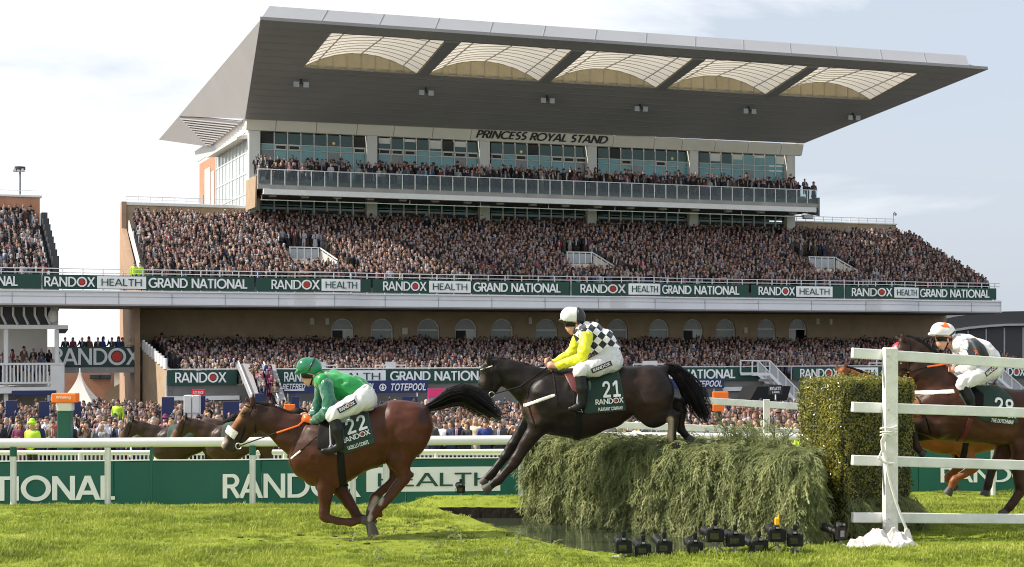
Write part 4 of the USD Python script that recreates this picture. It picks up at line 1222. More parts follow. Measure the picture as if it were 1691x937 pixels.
stair('staircase', 1592, 1668, 600, 668, -8.0, 1.7, 'white railed stairs behind the rider in white and black', plat=1.4)
stair('staircase', 1640, 1716, 596, 664, -8.2, 1.7, 'white railed stairs at the right edge of the photo', plat=1.0)
# the open flight seen from its foot, with white solid sides
t = thing('staircase', 'white sided stairs with people on them, left of the rider in green', 'staircase', STAND_LOC, TH)
for (xa, xb, ya, yb, w) in ((391, 413, 601, 656, .55), (433, 457, 602, 662, .55)):
    a, b = S(xa, ya, -6.1), S(xb, yb, -9.2)
    obj('side_wall', hull([a, b, a + [.8, 0, 0], b + [.6, 0, 0], a + [0, .12, -.1], b + [0, .12, -.1], a + [.6, .12, -.1], b + [.6, .12, -.1]]), 'soffit_pale_look', t)
    obj('handrail', tube([a + [.1, 0, .16], b + [.1, 0, .16], b + [.1, -.02, -.5]], .045, 6), 'white_paint', t)
    for k in range(6):
        c = a + (b - a) * k / 5
        obj('baluster', bx(c + [.07, -.03, 0], c + [.13, .03, .16]), 'white_paint', t)
a0, b0 = S(402, 606, -6.1), S(424, 664, -9.2)
for k in range(10):
    x, v_, z = a0 + (b0 - a0) * (k + .5) / 10
    obj('step', bx([x + .25, v_ - .17, z - 1.1], [x + 1.9, v_ + .17, z - .9]), 'concrete', t)
# ================================================================ banners and signs
def grow_edges(m, e):
    v, f = trimesh.remesh.subdivide_to_size(m.vertices, m.faces, e)
    return trimesh.Trimesh(v, f, process=False)

def band_text(parent, text, pxa, pxb, v0, z0, z1, mt, bend=None, weight=0.15, name='letter', th=.025, dot=False, slant=0.0, off=0.0):
    """letters, each a part, between two pixel columns on the plane v0"""
    ua, ub = U(pxa, v0), U(pxb, v0)
    whole = letters(text, weight, slant)
    W_ = whole.bounds[2]
    x = 0.0
    base = None
    xs = []
    xcur = 0.0
    for ch in text:
        w = _GL[ch][0]
        if ch != ' ':
            one = letters(ch, weight, slant)
            raw = unary_union([LineString(s).buffer(weight / 2, cap_style='flat', join_style='mitre') for s in _GL[ch][1]]).intersection(sbox(-1, 0, 3, 1))
            xs.append((ch, one, xcur + (affinity.skew(raw, xs=slant, origin=(0, 0)) if slant else raw).bounds[0]))
        xcur += w + 0.035
    x0 = min(x for _, _, x in xs)
    for ch, one, x in xs:
        s = affinity.translate(one, x - x0, 0)
        s = affinity.scale(s, (ub - ua) / W_, z1 - z0, origin=(0, 0))
        s = affinity.translate(s, ua, z0)
        m = upright(s, 0, th)
        if bend is not None:
            m = grow_edges(m, 0.7)
        vv = m.vertices.copy()
        vv[:, 1] += v0 - th - off + (bend(vv[:, 0]) if bend is not None else 0)
        obj(name, trimesh.Trimesh(vv, m.faces, process=False), mt, parent)
        if dot and ch == 'O':
            c = s.centroid
            r = (z1 - z0) * 0.30
            dm = upright(Point(c.x, c.y).buffer(r, 16), 0, th * .8)
            vv = dm.vertices.copy(); vv[:, 1] += v0 - th - off + (bend(vv[:, 0]) if bend is not None else 0)
            obj('red_dot', trimesh.Trimesh(vv, dm.faces, process=False), 'letter_red', parent)

def band_panel(parent, name, pxa, pxb, v0, z0, z1, mt, bend=None, th=.04, off=0.0):
    ua, ub = U(pxa, v0), U(pxb, v0)
    m = bx([ua, 0, z0], [ub, th, z1])
    if bend is not None:
        m = grow_edges(m, 0.8)
    vv = m.vertices.copy(); vv[:, 1] += v0 - off + (bend(vv[:, 0]) if bend is not None else 0)
    return obj(name, trimesh.Trimesh(vv, m.faces, process=False), mt, parent)

def banner(label, pxa, pxb, v0, z0, z1, segs, bend=None, mt='green_board', group=None, white='letter_white'):
    t = thing('banner', label, 'banner', STAND_LOC, TH, group)
    band_panel(t, 'panel', pxa, pxb, v0, z0, z1, mt, bend)
    H = z1 - z0
    for kind, text, a, b in segs:
        if kind == 'box':
            band_panel(t, 'white_field', a, b, v0, z0 + H * .06, z1 - H * .06, white, bend, off=.006 if bend is None else .06, th=.03)
            w = (b - a)
            band_text(t, text, a + w * .09, b - w * .09, v0, z0 + H * .26, z1 - H * .24, 'letter_green', bend, .11, off=.008 if bend is None else .075)
        else:
            band_text(t, text, a, b, v0, z0 + H * .17, z1 - H * .15, white, bend, .17 if text != 'RANDOX' else .15, dot=text == 'RANDOX', off=0.0 if bend is None else .03)
    return t
gb = 'green banners along the upper balcony'
z0, z1 = Z(486.6, 0) + .02, Z(464.8, 0)
bend0 = lambda u: bow(u) - .02
banner('green upper balcony banner cut by the left edge of the photo', -60, 68, 0, z0, z1, [('t', 'NATIONAL', -58, 29)], bend0)
banner('long green banner on the bridge between the two stands, pale box at its middle', 70, 420, 0, z0, z1, [('t', 'RANDOX', 73, 157), ('box', 'HEALTH', 160, 241), ('t', 'GRAND NATIONAL', 245, 408)], bend0)
banner('short green banner with one pale box above the leftmost arched windows', 424, 612, 0, z0, z1, [('t', 'RANDOX', 448, 524), ('box', 'HEALTH', 527, 593)], bend0)
banner('long green banner with a pale box above the head of the dark horse', 616, 940, 0, z0, z1, [('t', 'RANDOX', 632, 704), ('box', 'HEALTH', 708, 777), ('t', 'GRAND NATIONAL', 781, 925)], bend0)
banner('long green banner on the middle bow of the upper balcony', 944, 1236, 0, z0, z1, [('t', 'RANDOX', 958, 1028), ('box', 'HEALTH', 1032, 1085), ('t', 'GRAND NATIONAL', 1089, 1220)], bend0)
banner('short green banner with one pale box above the rightmost arched windows', 1240, 1392, 0, z0, z1, [('t', 'RANDOX', 1252, 1312), ('box', 'HEALTH', 1314, 1374)], bend0)
banner('green banner at the right end of the upper balcony', 1396, 1645, 0, z0, z1, [('t', 'RANDOX', 1406, 1464), ('box', 'HEALTH', 1467, 1515), ('t', 'GRAND NATIONAL', 1518, 1633)], bend0)
z0, z1 = Z(631.5, -6), Z(609, -6)
VL = -6.12
banner('short green banner on the lower terrace wall, left of the white sided stairs', 276, 391, VL, z0, z1, [('t', 'RANDOX', 289, 374)])
banner('long green banner of the lower terrace behind the rider in green', 452, 850, VL, z0, z1, [('t', 'RANDOX', 469, 531), ('box', 'HEALTH', 534, 637), ('t', 'GRAND NATIONAL', 644, 812)])
banner('long green banner of the lower terrace partly hidden behind the dark horse and its tail', 862, 1252, VL, z0, z1, [('t', 'RANDOX', 880, 956), ('box', 'HEALTH', 962, 1052), ('t', 'GRAND NATIONAL', 1058, 1214)])
banner('green banner of the lower terrace seen above the clipped hedge', 1310, 1590, VL, z0, z1, [('t', 'RANDOX', 1321, 1385), ('box', 'HEALTH', 1390, 1450), ('t', 'GRAND NATIONAL', 1455, 1580)])
banner('green banner of the lower terrace at the right edge of the photo', 1600, 1720, VL, z0, z1, [('t', 'RANDOX', 1640, 1692)])

def sign(label, pxa, pxb, pya, pyb, v, mt, texts, frame=None, cat_='sign'):
    """a flat sign in front of the stand. texts: (text, x0, x1, y0, y1 in pixels, material, slant)"""
    t = thing('sign', label, cat_, STAND_LOC, TH)
    a, b = S(pxa, pyb, v), S(pxb, pya, v)
    za, zb2 = S(pxa, pyb, v)[2], S(pxa, pya, v)[2]
    obj('panel', bx([a[0], v, za], [b[0], v + .06, zb2], .01), mt, t)
    if frame:
        for zz in (za, zb2 - .08):
            obj('frame', bx([a[0] - .04, v - .03, zz], [b[0] + .04, v - .001, zz + .08]), frame, t)
        for uu in (a[0], b[0] - .06):
            obj('frame', bx([uu, v - .031, za + .082], [uu + .06, v - .002, zb2 - .082]), frame, t)
    for tx, x0, x1, y0, y1, mm, sl in texts:
        p, q = S(x0, y1, v - .01), S(x1, y0, v - .01)
        obj('lettering', inter_xz(tx, p[0], q[0], p[2], S(x0, y0, v)[2], v - .002, .02, sl), mm, t)
    return t, a, b
def post(t, u, v, z0, z1, mt='white_paint', w=.06):
    obj('post', bx([u - w / 2, v + .07, z0], [u + w / 2, v + .07 + w, z1]), mt, t)
VS_ = -7.0
zg_ = -2.75
t, a, b = sign('blue betting sign below the banner, left of the head of the rider in green', 449, 560, 633, 650.5, VS_, 'navy_board', [('BETFRED', 467, 504, 634.5, 642.5, 'letter_white', .25)])
obj('small_print', bx([a[0] + .8, VS_ - .012, a[2] + .17], [b[0] - 2.3, VS_ - .002, a[2] + .27]), 'letter_white', t)
for px in (476, 535): post(t, U(px, VS_), VS_, zg_, a[2])
t, a, b = sign('blue betting sign with a round crest, right of the rider in green', 566, 707, 629, 650, VS_, 'navy_board', [('TOTEPOOL', 568, 619, 634, 645, 'letter_white', .25), ('TOTEPOOL', 645, 704, 634, 645, 'letter_white', .25)])
c = S(632, 640, VS_)
obj('crest', upright(Point(c[0], c[2]).buffer(.24, 16).difference(Point(c[0], c[2]).buffer(.17, 16)).union(sbox(c[0] - .04, c[2] - .13, c[0] + .04, c[2] + .15)).union(Polygon([(c[0] - .13, c[2]), (c[0] + .13, c[2]), (c[0], c[2] - .16)])), VS_ - .02, VS_ - .002), 'letter_white', t)
for px in (585, 690): post(t, U(px, VS_), VS_, zg_, a[2])
t, a, b = sign('blue betting sign right of the rump of the dark horse', 1085, 1196, 626.5, 642.5, VS_, 'navy_board', [('TOTEPOOL', 1137, 1193, 629.5, 639, 'letter_white', .25)])
post(t, U(1180, VS_), VS_, zg_, a[2])
VK = -16.0
t, a, b = sign('dark bookmaker board with white lettering beside the stairs left of the clipped hedge', 1270, 1292, 636, 652, VK, 'letter_dark', [('BYLATT', 1271.5, 1289.5, 639.5, 644.5, 'letter_white', 0), ('& SONS', 1275, 1287, 646.5, 649.5, 'letter_white', 0)])
post(t, U(1282, VK), VK, -2.6, a[2])
t, a, b = sign('pink headed bookmaker board behind the black tail of the leading horse', 707, 742, 642, 671, -20.0, 'steel_grey', [('LARRITY', 710, 737, 651, 656, 'letter_white', 0)], 'pink_board')
hb = S(707, 657, -20.05), S(742, 643, -20.05)
obj('headboard', bx([hb[0][0], -20.04, hb[0][2]], [hb[1][0], -20.005, S(707, 643, -20)[2]]), 'pink_board', t)
post(t, U(724, -20), -20, -2.6, a[2])
# dark canvas stall behind that sign
t = thing('stall', 'dark canvas bookmaker stall below the white railed stairs', 'stall', STAND_LOC, TH)
a, b = S(1238, 665, -13), S(1306, 638, -13)
obj('canopy', hull([(a[0] + .6, -13, b[2]), (b[0], -13, b[2]), (a[0], -13, a[2] + .1), (b[0] - .3, -13, a[2] + .1), (a[0] + .6, -11, b[2]), (b[0], -11, b[2]), (a[0], -11, a[2]), (b[0] - .3, -11, a[2])]), 'camera_black', t)
for x in (a[0] + .2, b[0] - .5):
    obj('leg', bx([x, -12.9, -2.6], [x + .06, -12.84, a[2] + .3]), 'dark_metal', t)

# ---- upright boards, pillars and markers among the crowd on the lawn
def at_lawn(px, py, Y): return P(px, py, Y)
def panel_board(px0, px1, py0, py1, Y, label, mt='navy_board', th=.08):
    a, b = P(px0, py1, Y), P(px1, py0, Y)
    g = float(gz(0, Y))
    t = thing('betting_board', label, 'board', ((a[0] + b[0]) / 2, Y, g), 0.0, 'dark blue boards standing in the crowd')
    w = (b[0] - a[0]) / 2
    obj('panel', bx([-w, 0, a[2] - g], [w, th, b[2] - g], .015), mt, t)
    for s_ in (-1, 1):
        obj('leg', bx([s_ * w * .85 - .03, .02, 0], [s_ * w * .85 + .03, .07, a[2] - g]), 'dark_metal', t)
    return t
for (x0, x1, y0, y1, Y, lb) in ((9, 28, 662, 690, 72, 'navy board in the crowd, leftmost of all'), (64, 81, 663, 689, 72, 'narrow navy board between the leftmost board and the orange topped post'), (121, 133, 663, 688, 74, 'navy board just right of the orange topped post'),
                        (267, 287, 656, 686, 76, 'navy board left of the white pillar in the crowd'), (330, 339, 654, 686, 76.5, 'narrow navy board touching the white pillar in the crowd'), (368, 395, 663, 688, 74, 'broad navy board right of the white pillar, left of the brown horse head'), (421, 436, 650, 668, 88, 'navy board at the foot of the white sided stairs'),
                        (481, 494, 655, 682, 80, 'navy board above the neck of the leading horse'), (664, 690, 655, 668, 86, 'navy board above the rump of the leading horse')):
    panel_board(x0, x1, y0, y1, Y, lb)
for x0, x1, lb in ((303, 316, 'left half'), (317, 329, 'right half')):
    a, b = P(x0, 688, 75), P(x1, 653, 75)
    t = thing('white_pillar', f'tall white box in the crowd, {lb} of the pair under the red sign', 'box', ((a[0] + b[0]) / 2, 75, float(gz(0, 75))))
    w = (b[0] - a[0]) / 2 - .01
    g = float(gz(0, 75))
    obj('case', bx([-w, 0, 0], [w, .5, b[2] - g], .02), 'white_paint', t)
    obj('seam', bx([-w - .004, -.006, (b[2] - g) * .62], [w + .004, -.001, (b[2] - g) * .62 + .04]), 'steel_grey', t)
a, b = P(317, 653, 76), P(338, 644, 76)
t = thing('sign', 'small red sign above the white pillar in the crowd', 'sign', (0, 76, 0))
obj('panel', bx([a[0], 0, a[2]], [b[0], .06, b[2]], .01), 'red_cloth', t)
obj('lettering', inter_xz('1ST RACE', a[0] + .06, b[0] - .06, a[2] + .07, b[2] - .07, -.002, .01), 'letter_white', t)
obj('post', bx([(a[0] + b[0]) / 2 - .03, .07, float(gz(0, 76))], [(a[0] + b[0]) / 2 + .03, .12, a[2]]), 'dark_metal', t)
# winning post: orange head, white neck, green body
Y = 55.0
g = float(gz(0, Y))
c = P(108, 721, Y)
t = thing('marker_post', 'tall course marker with orange head, white neck and green body', 'marker post', (c[0], Y, g))
for nm, x0, x1, y0, y1, mt, d in (('body', 96.5, 118.5, 679, 760, 'bright_green_board', .40), ('neck', 96, 120.5, 665, 679, 'white_paint', .42), ('head', 88, 128.5, 649.5, 665, 'orange_board', .5)):
    a, b = P(x0, y1, Y), P(x1, y0, Y)
    zz = max(a[2] - g, 0)
    obj(nm, bx([a[0] - c[0], -d / 2, zz + .003], [b[0] - c[0], d / 2, b[2] - g], .03), mt, t)
a, b = P(96, 661, Y), P(120, 653, Y)
obj('lettering', inter_xz('Winning', a[0] - c[0], b[0] - c[0], (P(0, 658, Y) - [0, 0, g])[2], (P(0, 654, Y) - [0, 0, g])[2], -.252, .01), 'letter_white', t)
# two orange panels and an orange case among the crowd
for (x0, x1, y0, y1, Y, lb) in ((469, 487, 668, 683, 64, 'orange panel above the neck of the leading horse'), (1177, 1203, 647, 660, 60, 'upper orange panel behind the far rail, right of the black tail'), (1177, 1196, 668, 680, 60, 'lower orange panel behind the far rail, right of the black tail')):
    a, b = P(x0, y1, Y), P(x1, y0, Y)
    g = float(gz(0, Y))
    t = thing('orange_panel', lb, 'panel', ((a[0] + b[0]) / 2, Y, g))
    w = (b[0] - a[0]) / 2
    obj('panel', bx([-w, 0, a[2] - g], [w, .1, b[2] - g], .02), 'orange_board', t)
    obj('stand', bx([-.04, .02, 0], [.04, .08, a[2] - g]), 'dark_metal', t)
# white peaked tent
Y = 100.0
t = thing('tent', 'white peaked tent behind the orange topped post', 'tent', (P(132, 650, Y)[0], Y, -2.6))
pk = P(132, 615, Y)[2] + 2.6
hw = 32 / F * Y
rings = []
for k in range(13):
    s = k / 12
    r = hw * (s ** 1.6) * 1.06 + .06
    z = pk - (pk - .9) * s
    rings.append([[r * sx, r * sy, z] for sx, sy in ((-1, -1), (0, -1.0), (1, -1), (1, 0), (1, 1), (0, 1), (-1, 1), (-1, 0))])
Vv = np.array(rings).reshape(-1, 3)
fq = np.array([[k * 8 + j, k * 8 + (j + 1) % 8, (k + 1) * 8 + (j + 1) % 8, (k + 1) * 8 + j] for k in range(12) for j in range(8)])
obj('roof', (Vv, fq), 'tent_cloth', t, smooth=40)
obj('finial', tube([[0, 0, pk - .2], [0, 0, pk + .25]], .05), 'white_paint', t)
for sx in (-1, 1):
    for sy in (-1, 1):
        obj('pole', tube([[sx * hw, sy * hw, 0], [sx * hw, sy * hw, 1.0]], .05), 'white_paint', t)

# ================================================================ the left: next stand, bridge, brick building, mast
st2 = thing('grandstand', 'neighbouring white grandstand cut by the left edge of the photo', 'grandstand', STAND_LOC, TH)
def s2(name, mesh, mt, **k): return obj(name, mesh, mt, st2, **k)
UA, UB = U(-60, 0) - 6, U(92, 0.8)
LR = (S(30, 335, 13.3)[2] - 1.75 - ZB - .1) / 15
for i in range(16):
    v = 1.2 + i * .8
    z = ZB + .1 + i * LR
    s2('terrace_step', bx([UA, v - .5, z - .5], [UB - .5, v + .3, z]), 'concrete')
ztop = ZB + .1 + 15 * LR
zbk = Z(326, 14, 30)
s2('back_wall', bx([UA, 13.8, ztop - 1], [UB, 14.3, zbk]), 'brick_red')
s2('wall_cap', bx([UA, 13.7, zbk + .002], [UB + .15, 14.5, zbk + .18], .03), 'white_paint')
s2('parapet_railing', cat([bar([UA, 14, zbk + .5], [UB, 14, zbk + .5], .04)] + [bar([x, 14, zbk + .1], [x, 14, zbk + .5], .04) for x in np.arange(UA, UB, 1.2)]), 'white_paint')
for i in range(11):
    v = 1.0 + i * 1.15
    z = ZB + .1 + i * LR * 1.43
    s2('side_rail_panel', bx([UB - .42, v, z + .0], [UB - .36, v + 1.1, z + 1.15]), 'white_paint')
s2('side_wall', hull([(UB - .3, .8, ZB), (UB - .3, 13.7, ztop + .2), (UB - .3, 13.7, ZB), (UB, .8, ZB), (UB, 13.7, ztop + .2), (UB, 13.7, ZB)]), 'charcoal_cladding')
for i in range(8):
    v = 3.2 + i * 1.3
    z = ZB + 1.2 + i * LR * 1.6
    s2('stair_cladding', bx([UB + .01, v, z - 2.5], [UB + .42, v + 1.28, z + 1.15]), 'charcoal_cladding')
# storeys under its balcony
VV = 2.5
zc1, zc0 = Z(504, VV, 40), Z(539, VV, 40)
UV0, UV1 = UA, U(97, VV)
s2('wall', bx([UV0, 9, -2.7], [UV1 - .2, 9.3, ZB - .45]), 'pillar_look')
s2('wall', bx([UV1 - .5, VV + .3, zc0], [UV1, 9, ZB - .45]), 'pillar_look')
s2('fascia_panel', bx([UV0, VV + .4, zc0 + .1], [UV1 - .52, VV + .5, zc1]), 'charcoal_cladding')
s2('gutter_beam', bx([UV0, VV - .1, zc0 - .18], [UV1 + .6, VV + .35, zc0 + .08]), 'white_paint')
for px in (3, 22, 40, 58, 76):
    u_ = U(px, VV)
    s2('bracket', cat([bar([u_, VV + .3, zc1], [u_, VV + .3, zc0 + .7], .14), bar([u_, VV + .3, zc0 + .75], [u_ + .28, VV + .1, zc0 + .1], .12)]), 'white_paint')
u_ = U(88, VV)
s2('wall_lamp', trimesh.creation.icosphere(2, .4).apply_scale([.8, .5, 1.2]).apply_translation([u_, VV + .2, (zc0 + zc1) / 2]), 'curtain_white')
zd, zrl, zf2 = Z(637, VV, 40), Z(601, VV, 40), Z(634, VV, 40)
for px in (10, 94):
    u_ = U(px, VV)
    s2('column', bx([u_ - .14, VV - .02, -2.7], [u_ + .14, VV + .26, zc0 - .19], .03), 'white_paint')
s2('veranda_floor', bx([UV0, VV - .3, zd - .5], [UV1 + .3, 9, zd - .1]), 'white_paint')
s2('veranda_rail', bx([UV0, VV - .25, zrl - .08], [UV1 + .3, VV - .1, zrl + .06]), 'white_paint')
s2('veranda_rail', bx([UV0, VV - .25, zf2], [UV1 + .3, VV - .1, zf2 + .12]), 'white_paint')
for x in np.arange(U(-8, VV), UV1 + .2, .235):
    s2('baluster', bx([x - .05, VV - .22, zf2 + .12], [x + .05, VV - .13, zrl - .08]), 'white_paint')
s2('corner_pier', bx([UV1 - .55, VV - .28, -2.7], [UV1 + .36, VV + .4, zrl - .1], .03), 'white_paint')
s2('name_board', bx([U(19, VV), VV - .36, Z(644.5, VV)], [U(92, VV), VV - .31, Z(637.5, VV)]), 'navy_board')
s2('hanging_lamp', hull(np.array([(-.4, 0, .1), (.4, 0, .1), (-.3, .3, .1), (.3, .3, .1), (-.2, .1, -.2), (.2, .1, -.2)]) + S(103, 546, VV)), 'dark_metal')
# bridge between the stands
br = thing('footbridge', 'white footbridge joining the two stands with a large green board', 'footbridge', STAND_LOC, TH)
ua, ub = U(92, 1.0), U(236, 1.0)
obj('deck', bx([ua + .1, .92, zb_ + .05], [ub - .4, 4.5, zb_ + .6]), 'white_fascia', br)
zs_, zt2 = Z(603, 4), Z(573, 4)
obj('lower_deck', bx([U(106, 4), 4, Z(612, 4)], [U(234, 4), 7, zs_]), 'concrete', br)
bs = thing('sign', 'large dark green board with pale capitals hung on the footbridge', 'sign', STAND_LOC, TH)
obj('panel', bx([U(90, 3.9), 3.9, zs_ + .02], [U(233, 3.9), 3.96, zt2]), 'green_board', bs)
H = zt2 - zs_
band_text(bs, 'RANDOX', 86, 231, 3.9, zs_ + H * .10, zs_ + H * .93, 'white_fascia', None, .15, dot=True)
# brick building seen below the bridge
Y = 140.0
a, b = P(96, 668, Y), P(182, 605, Y)
t = thing('building', 'red brick building seen under the footbridge behind the tent', 'building', (a[0], Y, -2.6))
w, h = b[0] - a[0], b[2] + 2.6
obj('wall', bx([0, 0, 0], [w, 8, h]), 'brick_red', t)
for x in (w * .62, w * .80):
    obj('lamp', bx([x, -.3, h - 1.1], [x + 1.0, -.01, h - .7], .05), 'dark_metal', t)
Y = 128.0
a, b = P(176, 664, Y), P(212, 613, Y)
t = thing('building', 'pale rendered building with a ramp seen under the footbridge', 'building', (a[0], Y, -2.6))
w, h = b[0] - a[0], b[2] + 2.6
obj('wall', bx([.6, 0, 0], [w, 6, h]), 'tent_cloth', t)
obj('ramp', hull([(0, -.6, 0), (w + 1, -.6, 0), (0, -.6, 1.0), (w + 1, -.6, 2.6), (0, -.05, 0), (w + 1, -.05, 0), (0, -.05, 1.0), (w + 1, -.05, 2.6)]), 'brick_buff', t)
obj('eave', bx([.2, -.5, h + .002], [w, 6, h + .25]), 'white_paint', t)
# lamp mast behind the left stand
q = P(33, 335, 170)
t = thing('lamp_mast', 'slim floodlight mast above the left stand', 'lamp mast', (q[0], 170, -2.6))
zt3 = P(33, 280, 170)[2] + 2.6
obj('pole', tube([[0, 0, 0], [0, 0, zt3]], np.array([.22, .10]), 10), 'steel_grey', t)
obj('lamp_ring', trimesh.creation.cylinder(.55, .35, sections=16).apply_translation([0, 0, zt3 + .1]), 'dark_metal', t)
for x in (-.4, 0, .4):
    obj('lamp_head', hull(np.array([(-.18, -.3, -.3), (.18, -.3, -.3), (-.18, .1, -.3), (.18, .1, -.3), (-.1, -.2, .05), (.1, -.2, .05)]) + [x, -.3, zt3]), 'steel_grey', t)
# dark curved hall on the far right
Y = 190.0
pr = [(1555, 528), (1575, 523.5), (1600, 519.5), (1630, 516.5), (1660, 514.5), (1691, 514), (1740, 515), (1800, 519)]
t = thing('hall', 'dark grey hall with a curved roof beyond the right end of the grandstand', 'building', (0, Y, -2.6))
pts = [(P(x, y, Y)[0], P(x, y, Y)[2] + 2.6) for x, y in pr]
obj('roof', upright(Polygon(pts + [(x, z - 1.6) for x, z in pts[::-1]]), 0, 20), 'charcoal_cladding', t)
obj('eave', upright(Polygon([(x, z - 1.45) for x, z in pts] + [(x, z - 1.7) for x, z in pts[::-1]]), -.25, -.01), 'steel_grey', t)
pt2 = [(x, z - 1.72 - max(0, (i < 3)) * 0) for i, (x, z) in enumerate(pts)]
obj('wall', upright(Polygon(pt2 + [(pts[-1][0], 0), (pts[0][0], 0)]), .4, 19), 'charcoal_cladding', t)
for x, z in pts[1:-1:1]:
    obj('cladding_joint', bx([x - .08, .3, 0], [x + .08, .398, z - 1.9]), 'steel_grey', t)
# ================================================================ people
def person_prims(pose=0, female=False, hat=False, r=None):
    """round cones of a standing figure facing -y, 1.72 m tall, by class"""
    L, k = [], .025
    sk, ja, tr, ha, sh = [], [], [], [], []
    for s in (-1, 1):
        tr += [Prim((s * .085, 0, .92), (s * .09, -.01, .50), .092, .062, 1, .03), Prim((s * .09, -.01, .50), (s * .095, .02, .09), .064, .042, 1, .02)]
        sh += [Prim((s * .095, .03, .045), (s * .11, -.15, .035), .042, .036, 1, .02)]
    if female:
        tr += [Prim((0, 0, .98), (0, 0, .55), .13, .20, (1.1, .85, 1), .03)]
    ja += [Prim((0, .0, .96), (0, 0, 1.12), .135, .128, (1.18, .82, 1), .05), Prim((0, 0, 1.12), (0, .005, 1.32), .128, .145, (1.22, .78, 1), .05), Prim((-.165, .01, 1.405), (.165, .01, 1.405), .062, .062, 1, .05)]
    sk += [Prim((0, .01, 1.40), (0, -.005, 1.53), .055, .05, 1, .02)]
    sk += [Prim((0, -.012, 1.585), (0, .006, 1.635), .082, .094, (.84, 1, 1), .03), Prim((0, -.055, 1.535), (0, -.05, 1.55), .036, .045, 1, .03), Prim((0, -.098, 1.605), (0, -.112, 1.578), .010, .014, 1, .012),
           Prim((-.028, -.088, 1.545), (.028, -.088, 1.545), .009, .009, 1, .008)]
    for s in (-1, 1):
        sk += [Prim((s * .078, .005, 1.60), (s * .080, .008, 1.575), .015, .012, (.6, 1, 1), .01)]
    ha += [Prim((0, .028, 1.655), (0, .01, 1.668), .088, .085, (.9, 1.05, 1), .03), Prim((0, .05, 1.60), (0, .05, 1.56), .068, .05, (1.0, .8, 1), .03)]
    if female:
        ha += [Prim((-.06, .03, 1.62), (-.085, .02, 1.43), .04, .035, 1, .03), Prim((.06, .03, 1.62), (.085, .02, 1.43), .04, .035, 1, .03), Prim((0, .07, 1.6), (0, .08, 1.42), .06, .05, 1, .03)]
    if hat:
        ha += [Prim((0, .0, 1.70), (0, .0, 1.74), .10, .085, 1, .01), Prim((0, -.01, 1.695), (0, -.01, 1.70), .15, .15, (1, 1, .10), .01)]
    up, fo = .052, .040
    def arm(s, el, wr, hand=None):
        shd = np.array((s * .195, .01, 1.395))
        ja.append(Prim(shd, el, up, .044, 1, .025)); ja.append(Prim(el, np.array(el) + (np.array(wr) - el) * .9, .044, .034, 1, .02))
        wr = np.array(wr); d = (wr - np.array(el)); d = d / np.linalg.norm(d)
        sk.append(Prim(wr - d * .03, wr + d * .06, .030, .036, (1, .7, 1), .012))
        for q in (-.022, -.008, .008, .022):
            n_ = np.cross(d, [0, 1, 0]); n_ /= np.linalg.norm(n_) + 1e-9
            sk.append(Prim(wr + d * .06 + n_ * q, wr + d * (.125 - abs(q) * .6) + n_ * q * 1.3, .011, .008, 1, .006))
        sk.append(Prim(wr + d * .02 + np.cross(d, [0, 1, 0]) * .03, wr + d * .07 + np.cross(d, [0, 1, 0]) * .05, .012, .009, 1, .006))
    if pose == 0:
        arm(-1, (-.25, .03, 1.12), (-.25, -.03, .88)); arm(1, (.25, .03, 1.12), (.25, -.03, .88))
    elif pose == 1:
        arm(-1, (-.25, -.02, 1.13), (.02, -.20, 1.15)); arm(1, (.25, -.02, 1.13), (-.02, -.22, 1.19))
    elif pose == 2:
        arm(-1, (-.27, -.12, 1.20), (-.09, -.28, 1.52)); arm(1, (.25, .03, 1.12), (.25, -.05, .88))
    elif pose == 3:
        arm(-1, (-.25, -.14, 1.24), (-.06, -.17, 1.56)); arm(1, (.25, -.14, 1.24), (.06, -.17, 1.56))
    elif pose == 4:
        arm(-1, (-.24, .06, 1.13), (-.10, -.15, 1.0)); arm(1, (.24, .06, 1.13), (.12, -.16, 1.04))
    else:
        arm(-1, (-.30, -.05, 1.50), (-.26, -.10, 1.80)); arm(1, (.25, -.02, 1.14), (.08, -.22, 1.16))
    return dict(skin=sk, jacket=ja, legs=tr, hair=ha, shoe=sh)

PAL_J = [((.010, .010, .013), 14), ((.013, .017, .040), 11), ((.035, .034, .036), 9), ((.065, .036, .022), 6), ((.14, .105, .075), 4), ((.12, .12, .13), 4), ((.50, .50, .56), 3), ((.13, .17, .28), 2),
         ((.36, .15, .18), 1.5), ((.32, .02, .03), 1), ((.42, .36, .29), 2), ((.15, .065, .05), 3), ((.14, .10, .11), 3)]
PAL_H = [((.02, .014, .01), 5), ((.075, .04, .02), 5), ((.34, .21, .09), 2), ((.32, .31, .30), 3), ((.14, .07, .03), 3)]
PAL_S = [(.40, .23, .185), (.33, .19, .155), (.46, .28, .235), (.26, .15, .12)]
def pick(r, pal):
    w = np.array([x[1] for x in pal], float)
    return np.array(pal[r.choice(len(pal), p=w / w.sum())][0])

